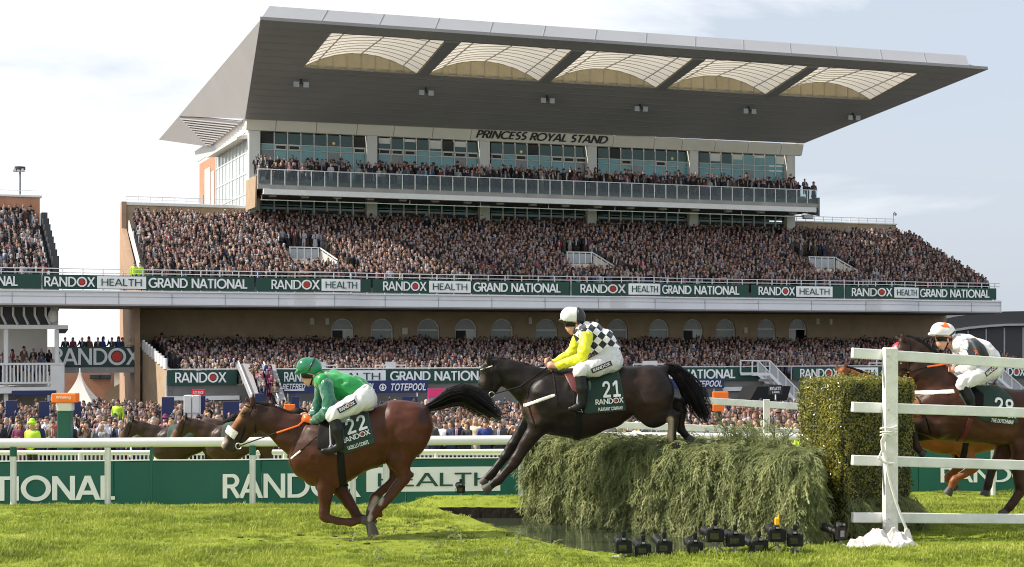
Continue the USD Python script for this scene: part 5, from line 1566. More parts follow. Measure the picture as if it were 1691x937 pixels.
def crowd_kinds(n, h, seed):
    r = np.random.default_rng(seed)
    out = []
    shapes = []
    combos = [(0, False, False), (1, False, False), (2, True, False), (3, False, False), (4, False, False), (1, True, True), (0, True, False), (4, False, True), (5, False, False), (3, True, False)]
    for c in combos:
        pr = person_prims(*c)
        if h > .03:
            for q in pr['skin'][-8:]: pass
        allp = [p for v in pr.values() for p in v]
        m = sculpt([p for p in allp if max(p.ra, p.rb) > h * .3], h, lo=(-.5, -.4, .35 if h > .03 else 0), hi=(.5, .3, 2.0))
        v = np.array(m.vertices)
        ds = np.stack([np.min([p.d(v[:, 0], v[:, 1], v[:, 2]) for p in pr[k]], 0) for k in ('skin', 'jacket', 'legs', 'hair', 'shoe')], 1)
        cl = ds.argmin(1)
        front = (np.abs(v[:, 0]) < .045 * (1 + (v[:, 2] - 1.1))) & (v[:, 1] < -.06) & (v[:, 2] > 1.08) & (v[:, 2] < 1.46) & (cl == 1)
        shapes.append((m, cl, front, c))
    for i in range(n):
        m, cl, front, c = shapes[i % len(shapes)]
        col = np.zeros((len(m.vertices), 3))
        j = pick(r, PAL_J) * .6
        col[cl == 0] = np.array(PAL_S[r.integers(4)])
        col[cl == 1] = j
        col[cl == 2] = j if r.uniform() < .5 else pick(r, PAL_J[:6])
        col[cl == 3] = pick(r, PAL_H)
        if c[2]: col[(cl == 3) & (m.vertices[:, 2] > 1.69)] = pick(r, PAL_J)
        col[cl == 4] = .02
        if r.uniform() < .6: col[front] = (.42, .42, .47) if r.uniform() < .7 else pick(r, PAL_J)
        out.append(((np.array(m.vertices), np.array(m.faces)), 'crowd_look', col))
    return out
KINDS = crowd_kinds(50, .042, 5)
rc = np.random.default_rng(21)
def crowd(name, label, pos, yaw):
    pos = np.array(pos); n_ = len(pos)
    pr = instancer('/World/' + name, KINDS, pos, qz(np.asarray(yaw)), rc.normal(.94, .045, n_), rc.integers(0, len(KINDS), n_))
    data(pr, label, 'crowd', kind='stuff')
def stand_world(u, v, z):
    u, v = np.asarray(u), np.asarray(v)
    return np.stack([O2[0] + U2[0] * u + V2[0] * v, O2[1] + U2[1] * u + V2[1] * v, z], 1)
def rows(u0, u1, v, z, gap, skip=.04, jit=.12):
    n_ = max(1, int((u1 - u0) / gap))
    u = np.linspace(u0, u1, n_) + rc.uniform(-jit, jit, n_)
    keep = rc.uniform(size=n_) > skip
    return u[keep], v + rc.uniform(-.14, .14, keep.sum()), np.full(keep.sum(), z)
def face_yaw(n_): return TH + rc.normal(-.25, .35, n_)
# upper terrace
uu, vv, zz = [], [], []
for i in range(NROW):
    for sub in ((0, 0.0), (1, .36)):
        e = .55 + .0 * i
        u, v, z = rows(UL(row_v[i]) + e, U1 - .1, row_v[i] - .12 + sub[1], row_z[i] + .02 + sub[0] * .12, .42 if sub[0] == 0 else .46)
        ok = np.ones(len(u), bool)
        for a, b, vb in VOMU:
            ok &= ~((u > a) & (u < b + .2) & (v > vb - 2.3) & (v < vb + 3.0))
            t = (vb - v) / 3.0
            ok &= ~((v < vb) & (v > vb - 3.2) & (np.abs(u - (b + 1.4 * t)) < .38))
        # gangways
        for gx in (-19.5, -3.0, 13.5, 28.0):
            if rc.uniform() < .35: ok &= np.abs(u - gx) > .35
        uu.append(u[ok]); vv.append(v[ok]); zz.append(z[ok])
uu, vv, zz = map(np.concatenate, (uu, vv, zz))
crowd('terrace_crowd', 'dense crowd standing on the upper terrace of the grandstand', stand_world(uu, vv, zz), face_yaw(len(uu)))
# tower balcony
uu, vv, zz = [], [], []
for i, (dv_, dz) in enumerate(((.45, .12), (1.0, .36), (1.6, .60), (2.2, .78))):
    u, v, z = rows(ub0 + .3, ub1 - .3 - (i > 2) * 1.0, VB + dv_, zg0 - .05 + dz, .52, .10 + .06 * i)
    uu.append(u); vv.append(v); zz.append(z)
    sp('balcony_step', bx([ub0 + .1, VB + dv_ - .25, zg0 - .019], [ub1 - .05, VT - .02 - .001 * i, zg0 - .018 + dz]), 'concrete') if dz else None
uu, vv, zz = map(np.concatenate, (uu, vv, zz))
crowd('balcony_crowd', 'crowd behind the glass balustrade of the tower balcony', stand_world(uu, vv, zz), face_yaw(len(uu)))
# lower terrace
uu, vv, zz = [], [], []
for i in range(LROW):
    for s in range(2):
        u, v, z = rows(UL0 + 3 - i * .05, UL1 - .5, lrow_v[i] - .2 + .4 * s, lrow_z[i] + .02, .46 if s == 0 else .6)
        uu.append(u); vv.append(v); zz.append(z)
uu, vv, zz = map(np.concatenate, (uu, vv, zz))
crowd('lower_crowd', 'crowd on the lower terrace before the arched windows', stand_world(uu, vv, zz), face_yaw(len(uu)))
# left stand: terrace and veranda
uu, vv, zz = [], [], []
for i in range(16):
    u, v, z = rows(UA + 1, UB - .7, 1.3 + i * .8, ZB + .12 + i * LR, .44)
    uu.append(u); vv.append(v); zz.append(z)
for i in range(4):
    u, v, z = rows(UV0 + .5, UV1 - .3, VV + .5 + i * .8, zd - .08 + (0.05 + .28 * i if i else 0), .55, .15)
    uu.append(u); vv.append(v); zz.append(z)
uu, vv, zz = map(np.concatenate, (uu, vv, zz))
crowd('left_crowd', 'crowd in the neighbouring grandstand at the left edge', stand_world(uu, vv, zz), face_yaw(len(uu)))
# lawn behind the front rows
LY0 = 56.6
p = []
for Y in np.arange(61.0, 87, .85):
    hw = Y * .36
    n_ = int(2 * hw / (.72 if Y < 75 else .95))
    x = np.linspace(-hw, hw, n_) + rc.uniform(-.3, .3, n_)
    y = Y + rc.uniform(-.35, .35, n_)
    k = rc.uniform(size=n_) > .10
    p.append(np.column_stack([x[k], y[k]]))
p = np.vstack(p)
uvv = (p - O2) @ np.stack([U2, V2], 1)
ok = ~((uvv[:, 1] > -6.6) & (uvv[:, 0] > U(232, -6)))
ok &= ~((uvv[:, 1] > 2.0))
ok &= ~((uvv[:, 1] > -10.5) & (uvv[:, 0] > U(385, -8)) & (uvv[:, 0] < U(468, -8)))
ok &= ~((uvv[:, 1] > -8.6) & (uvv[:, 0] > U(1240, -8)) & (uvv[:, 0] < U(1345, -8)))
for bx0, bx1, bY in ((5, 31, 72), (61, 84, 72), (119, 135, 74), (264, 290, 76), (300, 332, 75), (365, 398, 74), (466, 490, 64), (480, 496, 80), (704, 744, 95), (1174, 1206, 60)):
    pxs = CX + p[:, 0] / p[:, 1] * F
    ok &= ~((pxs > bx0 - 4) & (pxs < bx1 + 4) & (p[:, 1] < bY + .5) & (p[:, 1] > bY - 9))
p = p[ok]
crowd('lawn_crowd', 'crowd of racegoers on the lawn below the grandstand', np.column_stack([p, gz(0, p[:, 1])]), rc.normal(-.35, .45, len(p)))

# ---- individual people: the front rows of the lawn, stewards, people on the bridge
person_classes = {}
def person_class(key, pose, female, hat, skin, jacket, legs, hair, h=.026):
    if key in person_classes: return person_classes[key]
    p = '/_people/' + key
    x = stage.CreateClassPrim(p) if False else stage.CreateClassPrim('/_person_' + key)
    base = str(x.GetPath())
    pr = person_prims(pose, female, hat)
    body = [q for v in ('skin', 'legs', 'jacket', 'shoe') for q in pr[v]]
    def put(nm, mesh, mt):
        usdkit.mesh(stage, base + '/' + nm, mesh, M(mt), smooth=True)
    def shrink(ps, d):
        return [Prim(q.a, q.b, max(q.ra - d, .006), max(q.rb - d, .006), q.sq, q.k) for q in ps]
    put('body', sculpt(pr['skin'] + shrink(pr['legs'] + pr['jacket'], .012), h, lo=(-.5, -.4, .05), hi=(.5, .3, 2.0)), skin)
    put('jacket', sculpt(pr['jacket'], h, .004), jacket)
    put('skirt' if female else 'trousers', sculpt(pr['legs'], h, .002), legs)
    put('shoes', sculpt(pr['shoe'], h, .004), 'boot_black')
    put('hat' if hat else 'hair', sculpt(pr['hair'], h * .8, .004), hair)
    if not female and jacket in ('cloth_black', 'cloth_navy', 'cloth_charcoal', 'cloth_grey', 'cloth_tweed'):
        put('shirt_front', hull([(-.05, -.105, 1.44), (.05, -.105, 1.44), (-.02, -.128, 1.15), (.02, -.128, 1.15), (-.04, -.06, 1.44), (.04, -.06, 1.44), (0, -.08, 1.15)]), 'cloth_shirt')
        put('tie', hull([(-.012, -.115, 1.43), (.012, -.115, 1.43), (-.018, -.136, 1.2), (.018, -.136, 1.2), (0, -.136, 1.17), (0, -.1, 1.3)]), 'cloth_red' if pose % 2 else 'cloth_royal')
    person_classes[key] = base
    return base
looks = [('cloth_black', 'black'), ('cloth_navy', 'navy'), ('cloth_charcoal', 'charcoal'), ('cloth_tweed', 'tweed'), ('cloth_grey', 'grey'), ('cloth_shirt', 'pale'), ('cloth_pink', 'pink'), ('cloth_red', 'red'), ('cloth_cream', 'cream'), ('cloth_royal', 'royal blue'), ('cloth_brown', 'brown'), ('cloth_magenta', 'magenta')]
kinds = []
rk = np.random.default_rng(3)
posew = ['arms down', 'arms folded', 'one hand raised', 'both hands at face', 'hands held in front', 'one arm up']
spec = [(0, 0, 0), (1, 0, 0), (2, 0, 0), (3, 0, 0), (4, 0, 0), (5, 0, 0), (0, 1, 0), (1, 1, 0), (2, 1, 0), (4, 1, 1), (3, 1, 0), (1, 1, 1)]
for i in range(40):
    po, fe, ht = spec[i % 12]
    jk, jw = looks[(i * 5 + i // 12) % 12] if fe else looks[[0, 1, 2, 0, 3, 4, 5, 1, 10, 2, 8, 9][(i + i // 12 * 5) % 12]]
    hr = ['hair_dark', 'hair_brown', 'hair_blond' if fe else 'hair_grey', 'hair_brown'][rk.integers(4)]
    base = person_class(f'{i:02d}', po, bool(fe), bool(ht), 'face_light' if rk.uniform() < .7 else 'face_tan', jk, jk if fe else ['cloth_black', 'cloth_navy', 'cloth_charcoal'][rk.integers(3)], jk if ht else hr)
    hw_ = dict(hair_dark='dark hair', hair_brown='brown hair', hair_blond='fair hair', hair_grey='grey hair')[hr] if not ht else 'a hat'
    kinds.append((base, jw, hw_, po))
marks = [(-30, 'the left edge'), (108, 'the orange topped post'), (316, 'the white pillar'), (410, 'the leading horse head'), (600, 'the rider in green'), (724, 'the pink headed board'), (830, 'the dark horse head'), (1090, 'the dark horse tail'), (1265, 'the far rail post'), (1400, 'the clipped hedge'), (1600, 'the rider in white'), (1720, 'the right edge')]
nums = ['nearest', 'second', 'third', 'fourth', 'fifth', 'sixth', 'seventh', 'eighth', 'ninth', 'tenth', 'eleventh', 'twelfth', 'thirteenth', 'fourteenth', 'fifteenth', 'sixteenth']
KW = np.array([.25 if k[1] in ('magenta', 'royal blue', 'red', 'pink') else 1.0 for k in kinds]); KW /= KW.sum()
roww = ['front row', 'second row', 'third row', 'fourth row', 'fifth row']
rk = np.random.default_rng(8)
total = 0
for ri in range(5):
    Y = LY0 + ri * .85
    hw = Y * .335
    xs = np.arange(-hw, hw, .60 if ri < 4 else .66) + rk.uniform(-.13, .13, len(np.arange(-hw, hw, .60 if ri < 4 else .66)))
    cnt = {}
    for x in xs:
        if total >= 296: break
        y = Y + rk.uniform(-.2, .2)
        px = CX + x / y * F
        if 84 < px < 134 and ri < 1: continue
        i = int(np.argmin([abs(px - m[0]) for m in marks]))
        side = 'left' if px < marks[i][0] else 'right'
        cnt[(i, side)] = cnt.get((i, side), []) + [(abs(px - marks[i][0]), x, y)]
    for (i, side), lst in cnt.items():
        lst.sort()
        for k, (d, x, y) in enumerate(lst):
            if total >= 296: break
            base, jw, hw_, po = kinds[rk.choice(len(kinds), p=KW)]
            lab = f"person in {jw}, {roww[ri]} on the lawn, {nums[min(k, 15)]} {side} of {marks[i][1]}"
            copy_of(base, 'person', lab, 'person', (x, y, float(gz(0, y))), rk.normal(-.35, .35), 'racegoers in the front rows of the lawn crowd', rk.normal(1.0, .04))
            total += 1
# stewards in yellow
st_base = person_class('steward', 0, False, False, 'face_tan', 'hi_vis', 'cloth_navy', 'hair_dark')
st_hat = person_class('steward_cap', 4, False, True, 'face_tan', 'hi_vis', 'cloth_black', 'hi_vis')
for (px, py, Y, lab, b) in ((194, 663, 66, 'steward in yellow jacket among the lawn crowd left of the white pillar', st_base), (1326, 705, 52, 'steward in yellow jacket by the far rail beside the clipped hedge', st_base), (53, 700, 47, 'steward with yellow cap by the rail near the left edge', st_hat)):
    q = P(px, py, Y)
    copy_of(b, 'person', lab, 'person', (q[0], Y, q[2] - 1.66), -.3)
for (px, v, lab) in ((222, .9, 'steward in yellow at the left end of the upper balcony, left one'), (231, 1.1, 'steward in yellow at the left end of the upper balcony, right one')):
    q = stand_world([U(px, v)], [v], [ZB + .15])[0]
    copy_of(st_base, 'person', lab, 'person', q, TH - .3)
q = stand_world([S(412, 608, -6.8)[0]], [-6.8], [S(412, 608, -6.8)[2] - 1.7])[0]
copy_of(st_base, 'person', 'steward in yellow on the white sided stairs', 'person', q, TH)
for k in range(14):
    v = -6.9 - (k // 2) * .42 - .2
    t = (k // 2 + .5) / 8
    a = a0 + (b0 - a0) * t
    q = stand_world([a[0] + .6 + .75 * (k % 2) + rk.uniform(-.1, .1)], [a[1]], [a[2] - .95])[0]
    if k in (0, 1): continue
    copy_of(kinds[rk.integers(len(kinds))][0], 'person', f'person standing on the white sided stairs, {"left" if k % 2 == 0 else "right"} one of pair {["at the top", "second from the top", "third from the top", "fourth from the top", "fifth from the top", "sixth from the top", "at the foot"][k // 2]}', 'person', q, TH + rk.normal(0, .3))
obj('walkway', bx([U(106, 4), 3.98, Z(559, 4.5) - 1.85], [U(234, 4), 6.5, Z(559, 4.5) - 1.725]), 'concrete', br)
bp = [108, 121, 136, 147, 162, 171, 185, 196, 203, 215, 226]
for k, px in enumerate(bp):
    q = stand_world([U(px, 4.4)], [4.5], [Z(559, 4.5) - 1.72])[0]
    w = ['leftmost', 'second from the left', 'third from the left', 'fourth from the left', 'fifth from the left', 'middle one', 'fifth from the right', 'fourth from the right', 'third from the right', 'second from the right', 'rightmost'][k]
    copy_of(kinds[(k * 7) % len(kinds)][0], 'person', f'person silhouetted on the footbridge above the big green board, {w}', 'person', q, TH + rk.normal(0, .5))
# ================================================================ horses and riders
class Ctx:
    """turns pixels of the photograph at a distance Y (plus dy towards the back) into a thing's own frame"""
    def __init__(s, Y, bpx, zg=None):
        s.Y, s.s = Y, F / Y
        b = P(bpx, 700, Y)
        s.base = np.array([b[0], Y, gz(0, Y) if zg is None else zg])
    def L(s, px, py, dy=0.0):
        return P(px, py, s.Y + dy) - s.base
    def xz(s, px, py):
        q = s.L(px, py)
        return q[0], q[2]
    def pr(s, t):
        """(x1, y1, r1, x2, y2, r2, dy, flat, blend) in pixels; dy in metres, one or two values"""
        x1, y1, r1, x2, y2, r2 = t[:6]
        dy = t[6] if len(t) > 6 else 0.0
        sq = t[7] if len(t) > 7 else 1.0
        k = t[8] if len(t) > 8 else 0.03
        d1, d2 = dy if isinstance(dy, tuple) else (dy, dy)
        return Prim(s.L(x1, y1, d1), s.L(x2, y2, d2), r1 / s.s, r2 / s.s, sq, k)
    def poly(s, pts):
        return poly_cut([s.xz(*p) for p in pts])
    def strip(s, a, b, w):
        return strip_cut(s.xz(*a), s.xz(*b), w)

def bounds_of(c, pts, m=.05):
    q = np.array([c.xz(*p) for p in pts])
    return (q[:, 0].min() - m, q[:, 1].min() - m, q[:, 0].max() + m, q[:, 1].max() + m)

def worn(c, prims, pts, grow, h=.011, ymin=-.6, ymax=.6, line=None):
    """a piece lying on a body inside a polygon drawn over it"""
    b = bounds_of(c, pts)
    return sculpt(prims, h, grow, cut=c.poly(pts) if line is None else c.strip(pts[0], pts[1], line), lo=(b[0], ymin, b[1]), hi=(b[2], ymax, b[3]))

def text_on(c, front, mesh, px, py, w, hgt, ang, off=.006, mirror=False):
    """a flat text (0..w, 0..1) pressed on a surface: baseline start (px, py), width, height in pixels, turned by ang degrees"""
    v = mesh.vertices.copy()
    W_ = v[:, 0].max() - v[:, 0].min()
    x, y = (v[:, 0] - v[:, 0].min()) / W_ * w, v[:, 1] * hgt
    a = math.radians(ang)
    X, Yp = px + x * math.cos(a) - y * math.sin(a) * -1 * -1 + 0, None
    X = px + x * math.cos(a) + y * math.sin(a) * -1
    Yp = py - (x * math.sin(a) + y * math.cos(a))
    q = np.array([c.xz(a_, b_) for a_, b_ in zip(X, Yp)])
    d = v[:, 2] / (v[:, 2].max() + 1e-9)
    m = trimesh.Trimesh(np.stack([q[:, 0], d, q[:, 1]], 1), mesh.faces, process=False)
    return decal(m, front, off, .003, .03)

def flat_letters(text, weight=.15):
    return slab(letters(text, weight), 0, .02)

def randox_on(c, front, parent, px, py, w, h, ang, off=.006):
    obj('lettering', text_on(c, front, flat_letters('RANDOX', .15), px, py, w, h, ang, off), 'letter_white', parent)
    a = math.radians(ang)
    cx, cy = px + w * .705 * math.cos(a) - h * .5 * math.sin(a), py - (w * .705 * math.sin(a) + h * .5 * math.cos(a))
    dot = slab(Point(0.5, 0.5).buffer(.5, 12), 0, .02)
    r = h * .32
    obj('red_dot', text_on(c, front, dot, cx - r * math.cos(a) + r * math.sin(a), cy + r * math.sin(a) + r * math.cos(a), 2 * r, 2 * r, ang, off), 'letter_red', parent)

def strands(c, curve, n, width0, width1, r, seed, spread_dy=.05, jitter=.012, taper_start=.72):
    """hair of a tail: strands along a traced line; curve: (px, py, half width in pixels, dy)"""
    rr = np.random.default_rng(seed)
    cv = np.array(curve, float)
    t = np.linspace(0, 1, len(cv))
    out = []
    for i in range(n):
        e = rr.uniform(taper_start, 1.0)
        o = rr.normal(0, .5); o = np.clip(o, -1.1, 1.1)
        od = rr.normal(0, spread_dy)
        tt = np.linspace(0, e, 9)
        px, py, hw, dy = (np.interp(tt, t, cv[:, k]) for k in range(4))
        dx_, dy_ = np.gradient(px), np.gradient(py)
        nn = np.hypot(dx_, dy_) + 1e-9
        wv = np.cumsum(rr.normal(0, .10, 9)) * .4
        oo = (o + wv * tt) * hw
        pts = np.array([c.L(a - b2 / m_ * q, b + a2 / m_ * q, d + od * (.3 + u)) for a, b, a2, b2, m_, q, d, u in zip(px, py, dx_, dy_, nn, oo, dy, tt)])
        out.append(tube(pts, np.linspace(r, r * .25, 9), 3, caps=False))
    return cat(out)

def build_horse(name, label, c, D, coat, parts_mt='strap_black', h=.015, group=None):
    t = thing(name, label, 'horse', c.base, 0, group)
    prims = [c.pr(x) for x in D['body']]
    hs = D.get('hooves', [])
    body = sculpt(prims, h, smooth=2)
    nb_ = meshkit.arrays(body, True)[2]
    v = np.array(body.vertices)
    r1, r2 = np.abs(meshkit.noise(v * [7, 5, 8] + 3) - .5), meshkit.noise(v * [15, 12, 13] + 9) - .5
    body.vertices = v + nb_ * ((.16 - r1) * .022 + r2 * .007)[:, None]
    v = np.array(body.vertices)
    col = coat(c, v)
    obj('body', body, 'coat', t, smooth=True, col=col)
    for x1, y1, r1, x2, y2, r2, dy in hs:
        a, b = c.L(x1, y1, dy), c.L(x2, y2, dy)
        d = (b - a) / np.linalg.norm(b - a)
        n1 = np.array([0, 1.0, 0]); n2 = np.cross(d, n1)
        ang = np.linspace(0, 2 * np.pi, 14, endpoint=False)
        pts = []
        for q, r in ((a, r1 / c.s), (a + (b - a) * .85, r2 / c.s), (b, r2 / c.s * .95)):
            for g in ang:
                pts.append(q + n1 * math.cos(g) * r * .85 + n2 * math.sin(g) * r)
        obj('hoof', hull(pts), D.get('hoof_mt', 'hoof_look'), t, smooth=40)
    for x, y, r, dy in D.get('eyes', []):
        obj('eye', trimesh.creation.icosphere(2, r / c.s).apply_translation(c.L(x, y, dy)), 'horse_eye', t, smooth=True)
    if 'mane' in D:
        obj('mane', sculpt([c.pr(x) for x in D['mane']], .012, smooth=1), 'hair_black', t, smooth=True)
    if 'tail' in D:
        tl = obj('tail', sculpt([c.pr(x) for x in D['tail_core']], .014, smooth=1), 'hair_black', t, smooth=True)
        obj('tail_hair', strands(c, D['tail'], D.get('tail_n', 260), 0, 0, .0042, 4), 'hair_strand', tl, kind='stuff')
    return t, prims, body

def shade(base, dark, legs=None, noise=.12):
    pass

# ---------------------------------------------------------------- leading bay horse, number 22
c22 = Ctx(17.93, 590)
N_, Fr = -1, 1
B22 = [
    # trunk
    (676, 702, 39, 655, 702, 39.5, 0, .92, .05), (655, 702, 39, 605, 729, 45, 0, .84, .06), (605, 729, 45, 556, 745, 51, 0, .80, .06), (556, 745, 52, 528, 749, 47, 0, .76, .08), (528, 749, 46, 508, 760, 31, 0, .82, .06),
    (530, 712, 22, 560, 705, 22, 0, .6, .08), (690, 690, 18, 704, 677, 7, 0, .9, .05),
    # rump, thighs
    (682, 705, 32, 672, 722, 34, -.09, .75, .05), (682, 705, 32, 672, 722, 34, .09, .75, .05),
    (672, 722, 33, 660, 757, 21, -.12, .62, .05), (660, 757, 20.5, 664, 777, 12.5, -.13, .7, .03), (664, 777, 12, 667, 791, 11, -.13, .75, .02), (669, 778, 5, 679, 785, 5, -.13, .8, .02), (648, 742, 12, 652, 764, 9, -.12, .7, .04),
    (672, 722, 32, 655, 757, 20, .12, .62, .05), (655, 757, 19, 655, 777, 12, .13, .7, .03), (655, 777, 11, 652, 794, 10, .13, .75, .02), (660, 776, 4, 668, 786, 4.5, .13, .8, .02),
    # hind near: cannon, fetlock, pastern
    (667, 791, 10, 642, 822, 8, -.13, .8, .012), (642, 822, 8, 624, 841, 7.5, -.13, .8, .01), (624, 841, 8, 619, 848, 8.5, -.13, .85, .012), (626, 846, 4, 629, 851, 4, -.13, .9, .012), (619, 848, 7.5, 610, 861, 6.5, -.13, .9, .012),
    # hind far
    (652, 794, 9, 634, 808, 7, .13, .8, .012), (634, 808, 7, 620, 821, 7, .13, .8, .01), (620, 820, 8, 617, 825, 8, .13, .85, .012), (617, 825, 7, 611, 842, 6, .13, .9, .012),
    # shoulders and forelegs
    (527, 728, 30, 531, 775, 22, -.10, .6, .05), (527, 728, 30, 531, 775, 22, .10, .6, .05), (512, 765, 22, 520, 785, 18, 0, 1.1, .06), (548, 783, 17, 556, 790, 15, -.11, .7, .05),
    (538, 785, 17.5, 538, 806, 14, -.12, .75, .04), (538, 806, 13.5, 536, 843, 8.5, -.12, .82, .02), (536, 845, 9, 536, 853, 8.6, -.12, .85, .012), (538, 856, 7.4, 560, 861, 6, -.12, .75, .01), (560, 861, 6, 578, 863, 6.2, -.12, .8, .01), (579, 863, 7.2, 584, 862, 7, -.12, .85, .01), (584, 862, 6, 597, 859, 5.4, -.12, .85, .01),
    (553, 788, 16, 562, 808, 13, .12, .75, .04), (562, 808, 13, 583, 841, 8.5, .12, .82, .02), (584, 842, 8.8, 588, 850, 8.4, .12, .85, .012), (590, 853, 6.5, 606, 858, 5.8, .12, .8, .01), (606, 858, 6.5, 614, 859, 5.5, .12, .85, .01),
    # neck
    (520, 735, 37, 486, 717, 32, 0, .50, .06), (486, 717, 32, 449, 696, 23, 0, .48, .05), (449, 696, 23, 427, 689, 21, 0, .50, .04),
    # head
    (420, 683, 17, 411, 676, 11, 0, .62, .03), (416, 701, 16.5, 409, 690, 16, 0, .58, .03), (408, 692, 15.5, 390, 711, 11.5, 0, .60, .025), (416, 705, 12, 399, 726, 7, 0, .75, .03), (390, 711, 11.5, 379, 730, 10.5, 0, .62, .02), (379, 730, 10.5, 374, 736, 8.5, 0, .72, .02), (384, 741, 6.5, 379, 744, 5, 0, .8, .015), (389, 736, 7, 384, 741, 6, 0, .75, .02), (371, 735, 4.5, 373, 739, 4, -.03, 1, .012),
    (403, 678, 5, 400, 683, 4.5, -.055, .8, .02),
    # ears
    (417, 668, 4.4, 417.3, 658, 4.0, -.05, .55, .012), (417.3, 658, 4.0, 418, 650, 1.4, -.05, .55, .006), (411, 670, 4.4, 408, 662, 4.0, .05, .55, .012), (408, 662, 4.0, 406, 654, 1.4, .05, .55, .006)]
D22 = dict(body=B22, hooves=[(610, 861, 7, 617, 885, 9.5, -.13), (611, 843, 6.5, 612, 860, 8.5, .13), (597, 859, 5.8, 608, 861, 8, -.12), (612, 859, 5.6, 619, 866, 7.5, .12)],
           eyes=[(402, 682, 3.3, -.067)],
           mane=[(416, 665, 3.5, 440, 668, 4, 0, .6, .02), (440, 668, 4, 478, 683, 4.5, 0, .6, .02), (478, 683, 4.5, 510, 696, 4.5, 0, .6, .02), (413, 665, 3, 407, 674, 2.5, 0, .8, .02)],
           tail_core=[(702, 676, 6, 730, 664, 8, 0, .7, .03), (730, 664, 8, 758, 652, 12, 0, .6, .04), (758, 652, 12, 785, 661, 11, 0, .6, .04), (785, 661, 11, 810, 680, 5, 0, .6, .04)],
           tail=[(700, 676, 4, 0), (722, 668, 9, 0), (742, 657, 14, 0), (764, 652, 16, 0), (785, 661, 18, 0), (808, 678, 15, 0), (832, 694, 9, 0)], tail_n=620)
def blend_cols(c, v, rules, base, seed, amp=.22):
    """base coat with soft patches: rules of (px, py, radius px, colour, dy side or None)"""
    col = np.tile(np.array(base, float), (len(v), 1))
    nz = meshkit.fbm(v * 2.5, 3, seed)[:, None]
    col = col * (1 - amp / 2 + amp * nz * 1.6)
    for r in rules:
        x1, y1, x2, y2, rad, cc = r[:6]
        a, b = np.array(c.xz(x1, y1)), np.array(c.xz(x2, y2))
        q = v[:, [0, 2]] - a
        e = b - a
        t = np.clip(q @ e / (e @ e + 1e-9), 0, 1)[:, None]
        d = np.linalg.norm(q - t * e, axis=1)
        w = np.clip(1.5 - d / (rad / c.s), 0, 1)[:, None]
        if len(r) > 6 and r[6] is not None:
            w = w * (v[:, 1:2] * r[6] > 0)
        w = w * w * (3 - 2 * w)
        col = col * (1 - w) + np.array(cc) * w
    return col
BAY, BAYD, BLK = (.052, .0150, .0075), (.050, .017, .010), (.014, .010, .008)
def coat22(c, v):
    return blend_cols(c, v, [(440, 690, 395, 720, 34, (.030, .0120, .0075)), (384, 735, 376, 738, 10, (.030, .022, .018)), (395, 690, 385, 706, 5, (.22, .085, .03)), (408, 672, 396, 688, 4, (.28, .15, .07)), (372, 728, 368, 735, 5, (.34, .29, .25)),
                            (500, 720, 470, 705, 26, (.042, .0135, .0075)), (527, 705, 560, 700, 14, (.05, .02, .012)), (536, 848, 580, 863, 9, (.06, .022, .013)), (588, 848, 612, 859, 9, (.045, .018, .012)), (660, 795, 640, 825, 8, (.06, .022, .013)),
                            (619, 826, 611, 842, 5, (.36, .28, .24)), (612, 850, 609, 858, 5, (.34, .27, .24), -1), (633, 822, 630, 830, 3, (.30, .25, .22)), (660, 690, 690, 700, 25, (.066, .0185, .0085)), (705, 670, 700, 690, 8, (.03, .014, .01)), (417, 655, 407, 658, 7, (.035, .015, .010))], BAY, 3)
h22, p22, b22 = build_horse('race_horse', 'bay racehorse with white noseband landing on the grass, saddlecloth number 22', c22, D22, coat22)
fr22 = Front(sculpt(p22, .015, .012, smooth=2))
def gear(t, c, prims, items):
    for nm, pts, grow, mt, line in items:
        try:
            m = worn(c, prims, pts, grow, .009 if line and line < .06 else .011, line=line)
        except Exception:
            continue
        obj(nm, m, mt, t, smooth=True)
cloth = worn(c22, p22, [(532, 690), (560, 660), (607, 655), (610, 679), (622.5, 729.5), (576, 746), (530, 738)], .014)
cl = obj('saddlecloth', cloth, 'saddlecloth_green', h22, smooth=True)
obj('number', text_on(c22, fr22, inter('22'), 578.5, 716.2, 34, 22.5, 19.5, .010), 'letter_white', cl)
randox_on(c22, fr22, cl, 569.5, 731, 49, 8.3, 19.5, .010)
obj('horse_name', text_on(c22, fr22, inter('UCELLO CONTI'), 579.5, 740.5, 35, 5.6, 17, .010), 'letter_white', cl)
gear(h22, c22, p22, [('saddle_flap', [(529, 693), (552, 684), (562, 700), (561, 742), (546, 748), (528, 738)], .028, 'saddle_leather', None),
                     ('girth', [(566, 738), (569, 805)], .010, 'strap_black', .085), ('breast_strap', [(482, 757), (500, 743)], .008, 'strap_white', .022), ('breast_strap', [(501, 742), (532, 716)], .008, 'strap_black', .022),
                     ('noseband', [(368.5, 711), (377, 702), (395, 714.5), (387.5, 726)], .026, 'sheepskin', None),
                     ('cheek_strap', [(421, 664), (396, 733)], .005, 'strap_black', .02), ('browband', [(420, 676), (403, 668)], .005, 'strap_black', .02), ('throat_strap', [(423, 670), (423, 716)], .005, 'strap_black', .016)])
ring = trimesh.creation.torus(.032, .006, 20, 8); ring.apply_transform(trimesh.transformations.rotation_matrix(np.pi / 2, [1, 0, 0])); ring.apply_translation(c22.L(394, 737, -.075))
obj('bit_ring', ring, 'steel_bright', h22, smooth=True)
obj('rein', tube([c22.L(395, 737, -.08), c22.L(425, 726, -.11), c22.L(457, 715, -.13)], .008, 6), 'strap_black', h22)
obj('rein_grip', tube([c22.L(457, 715, -.13), c22.L(475, 709, -.13), c22.L(493, 703, -.11), c22.L(505, 692, -.06)], .011, 6), 'strap_orange', h22)
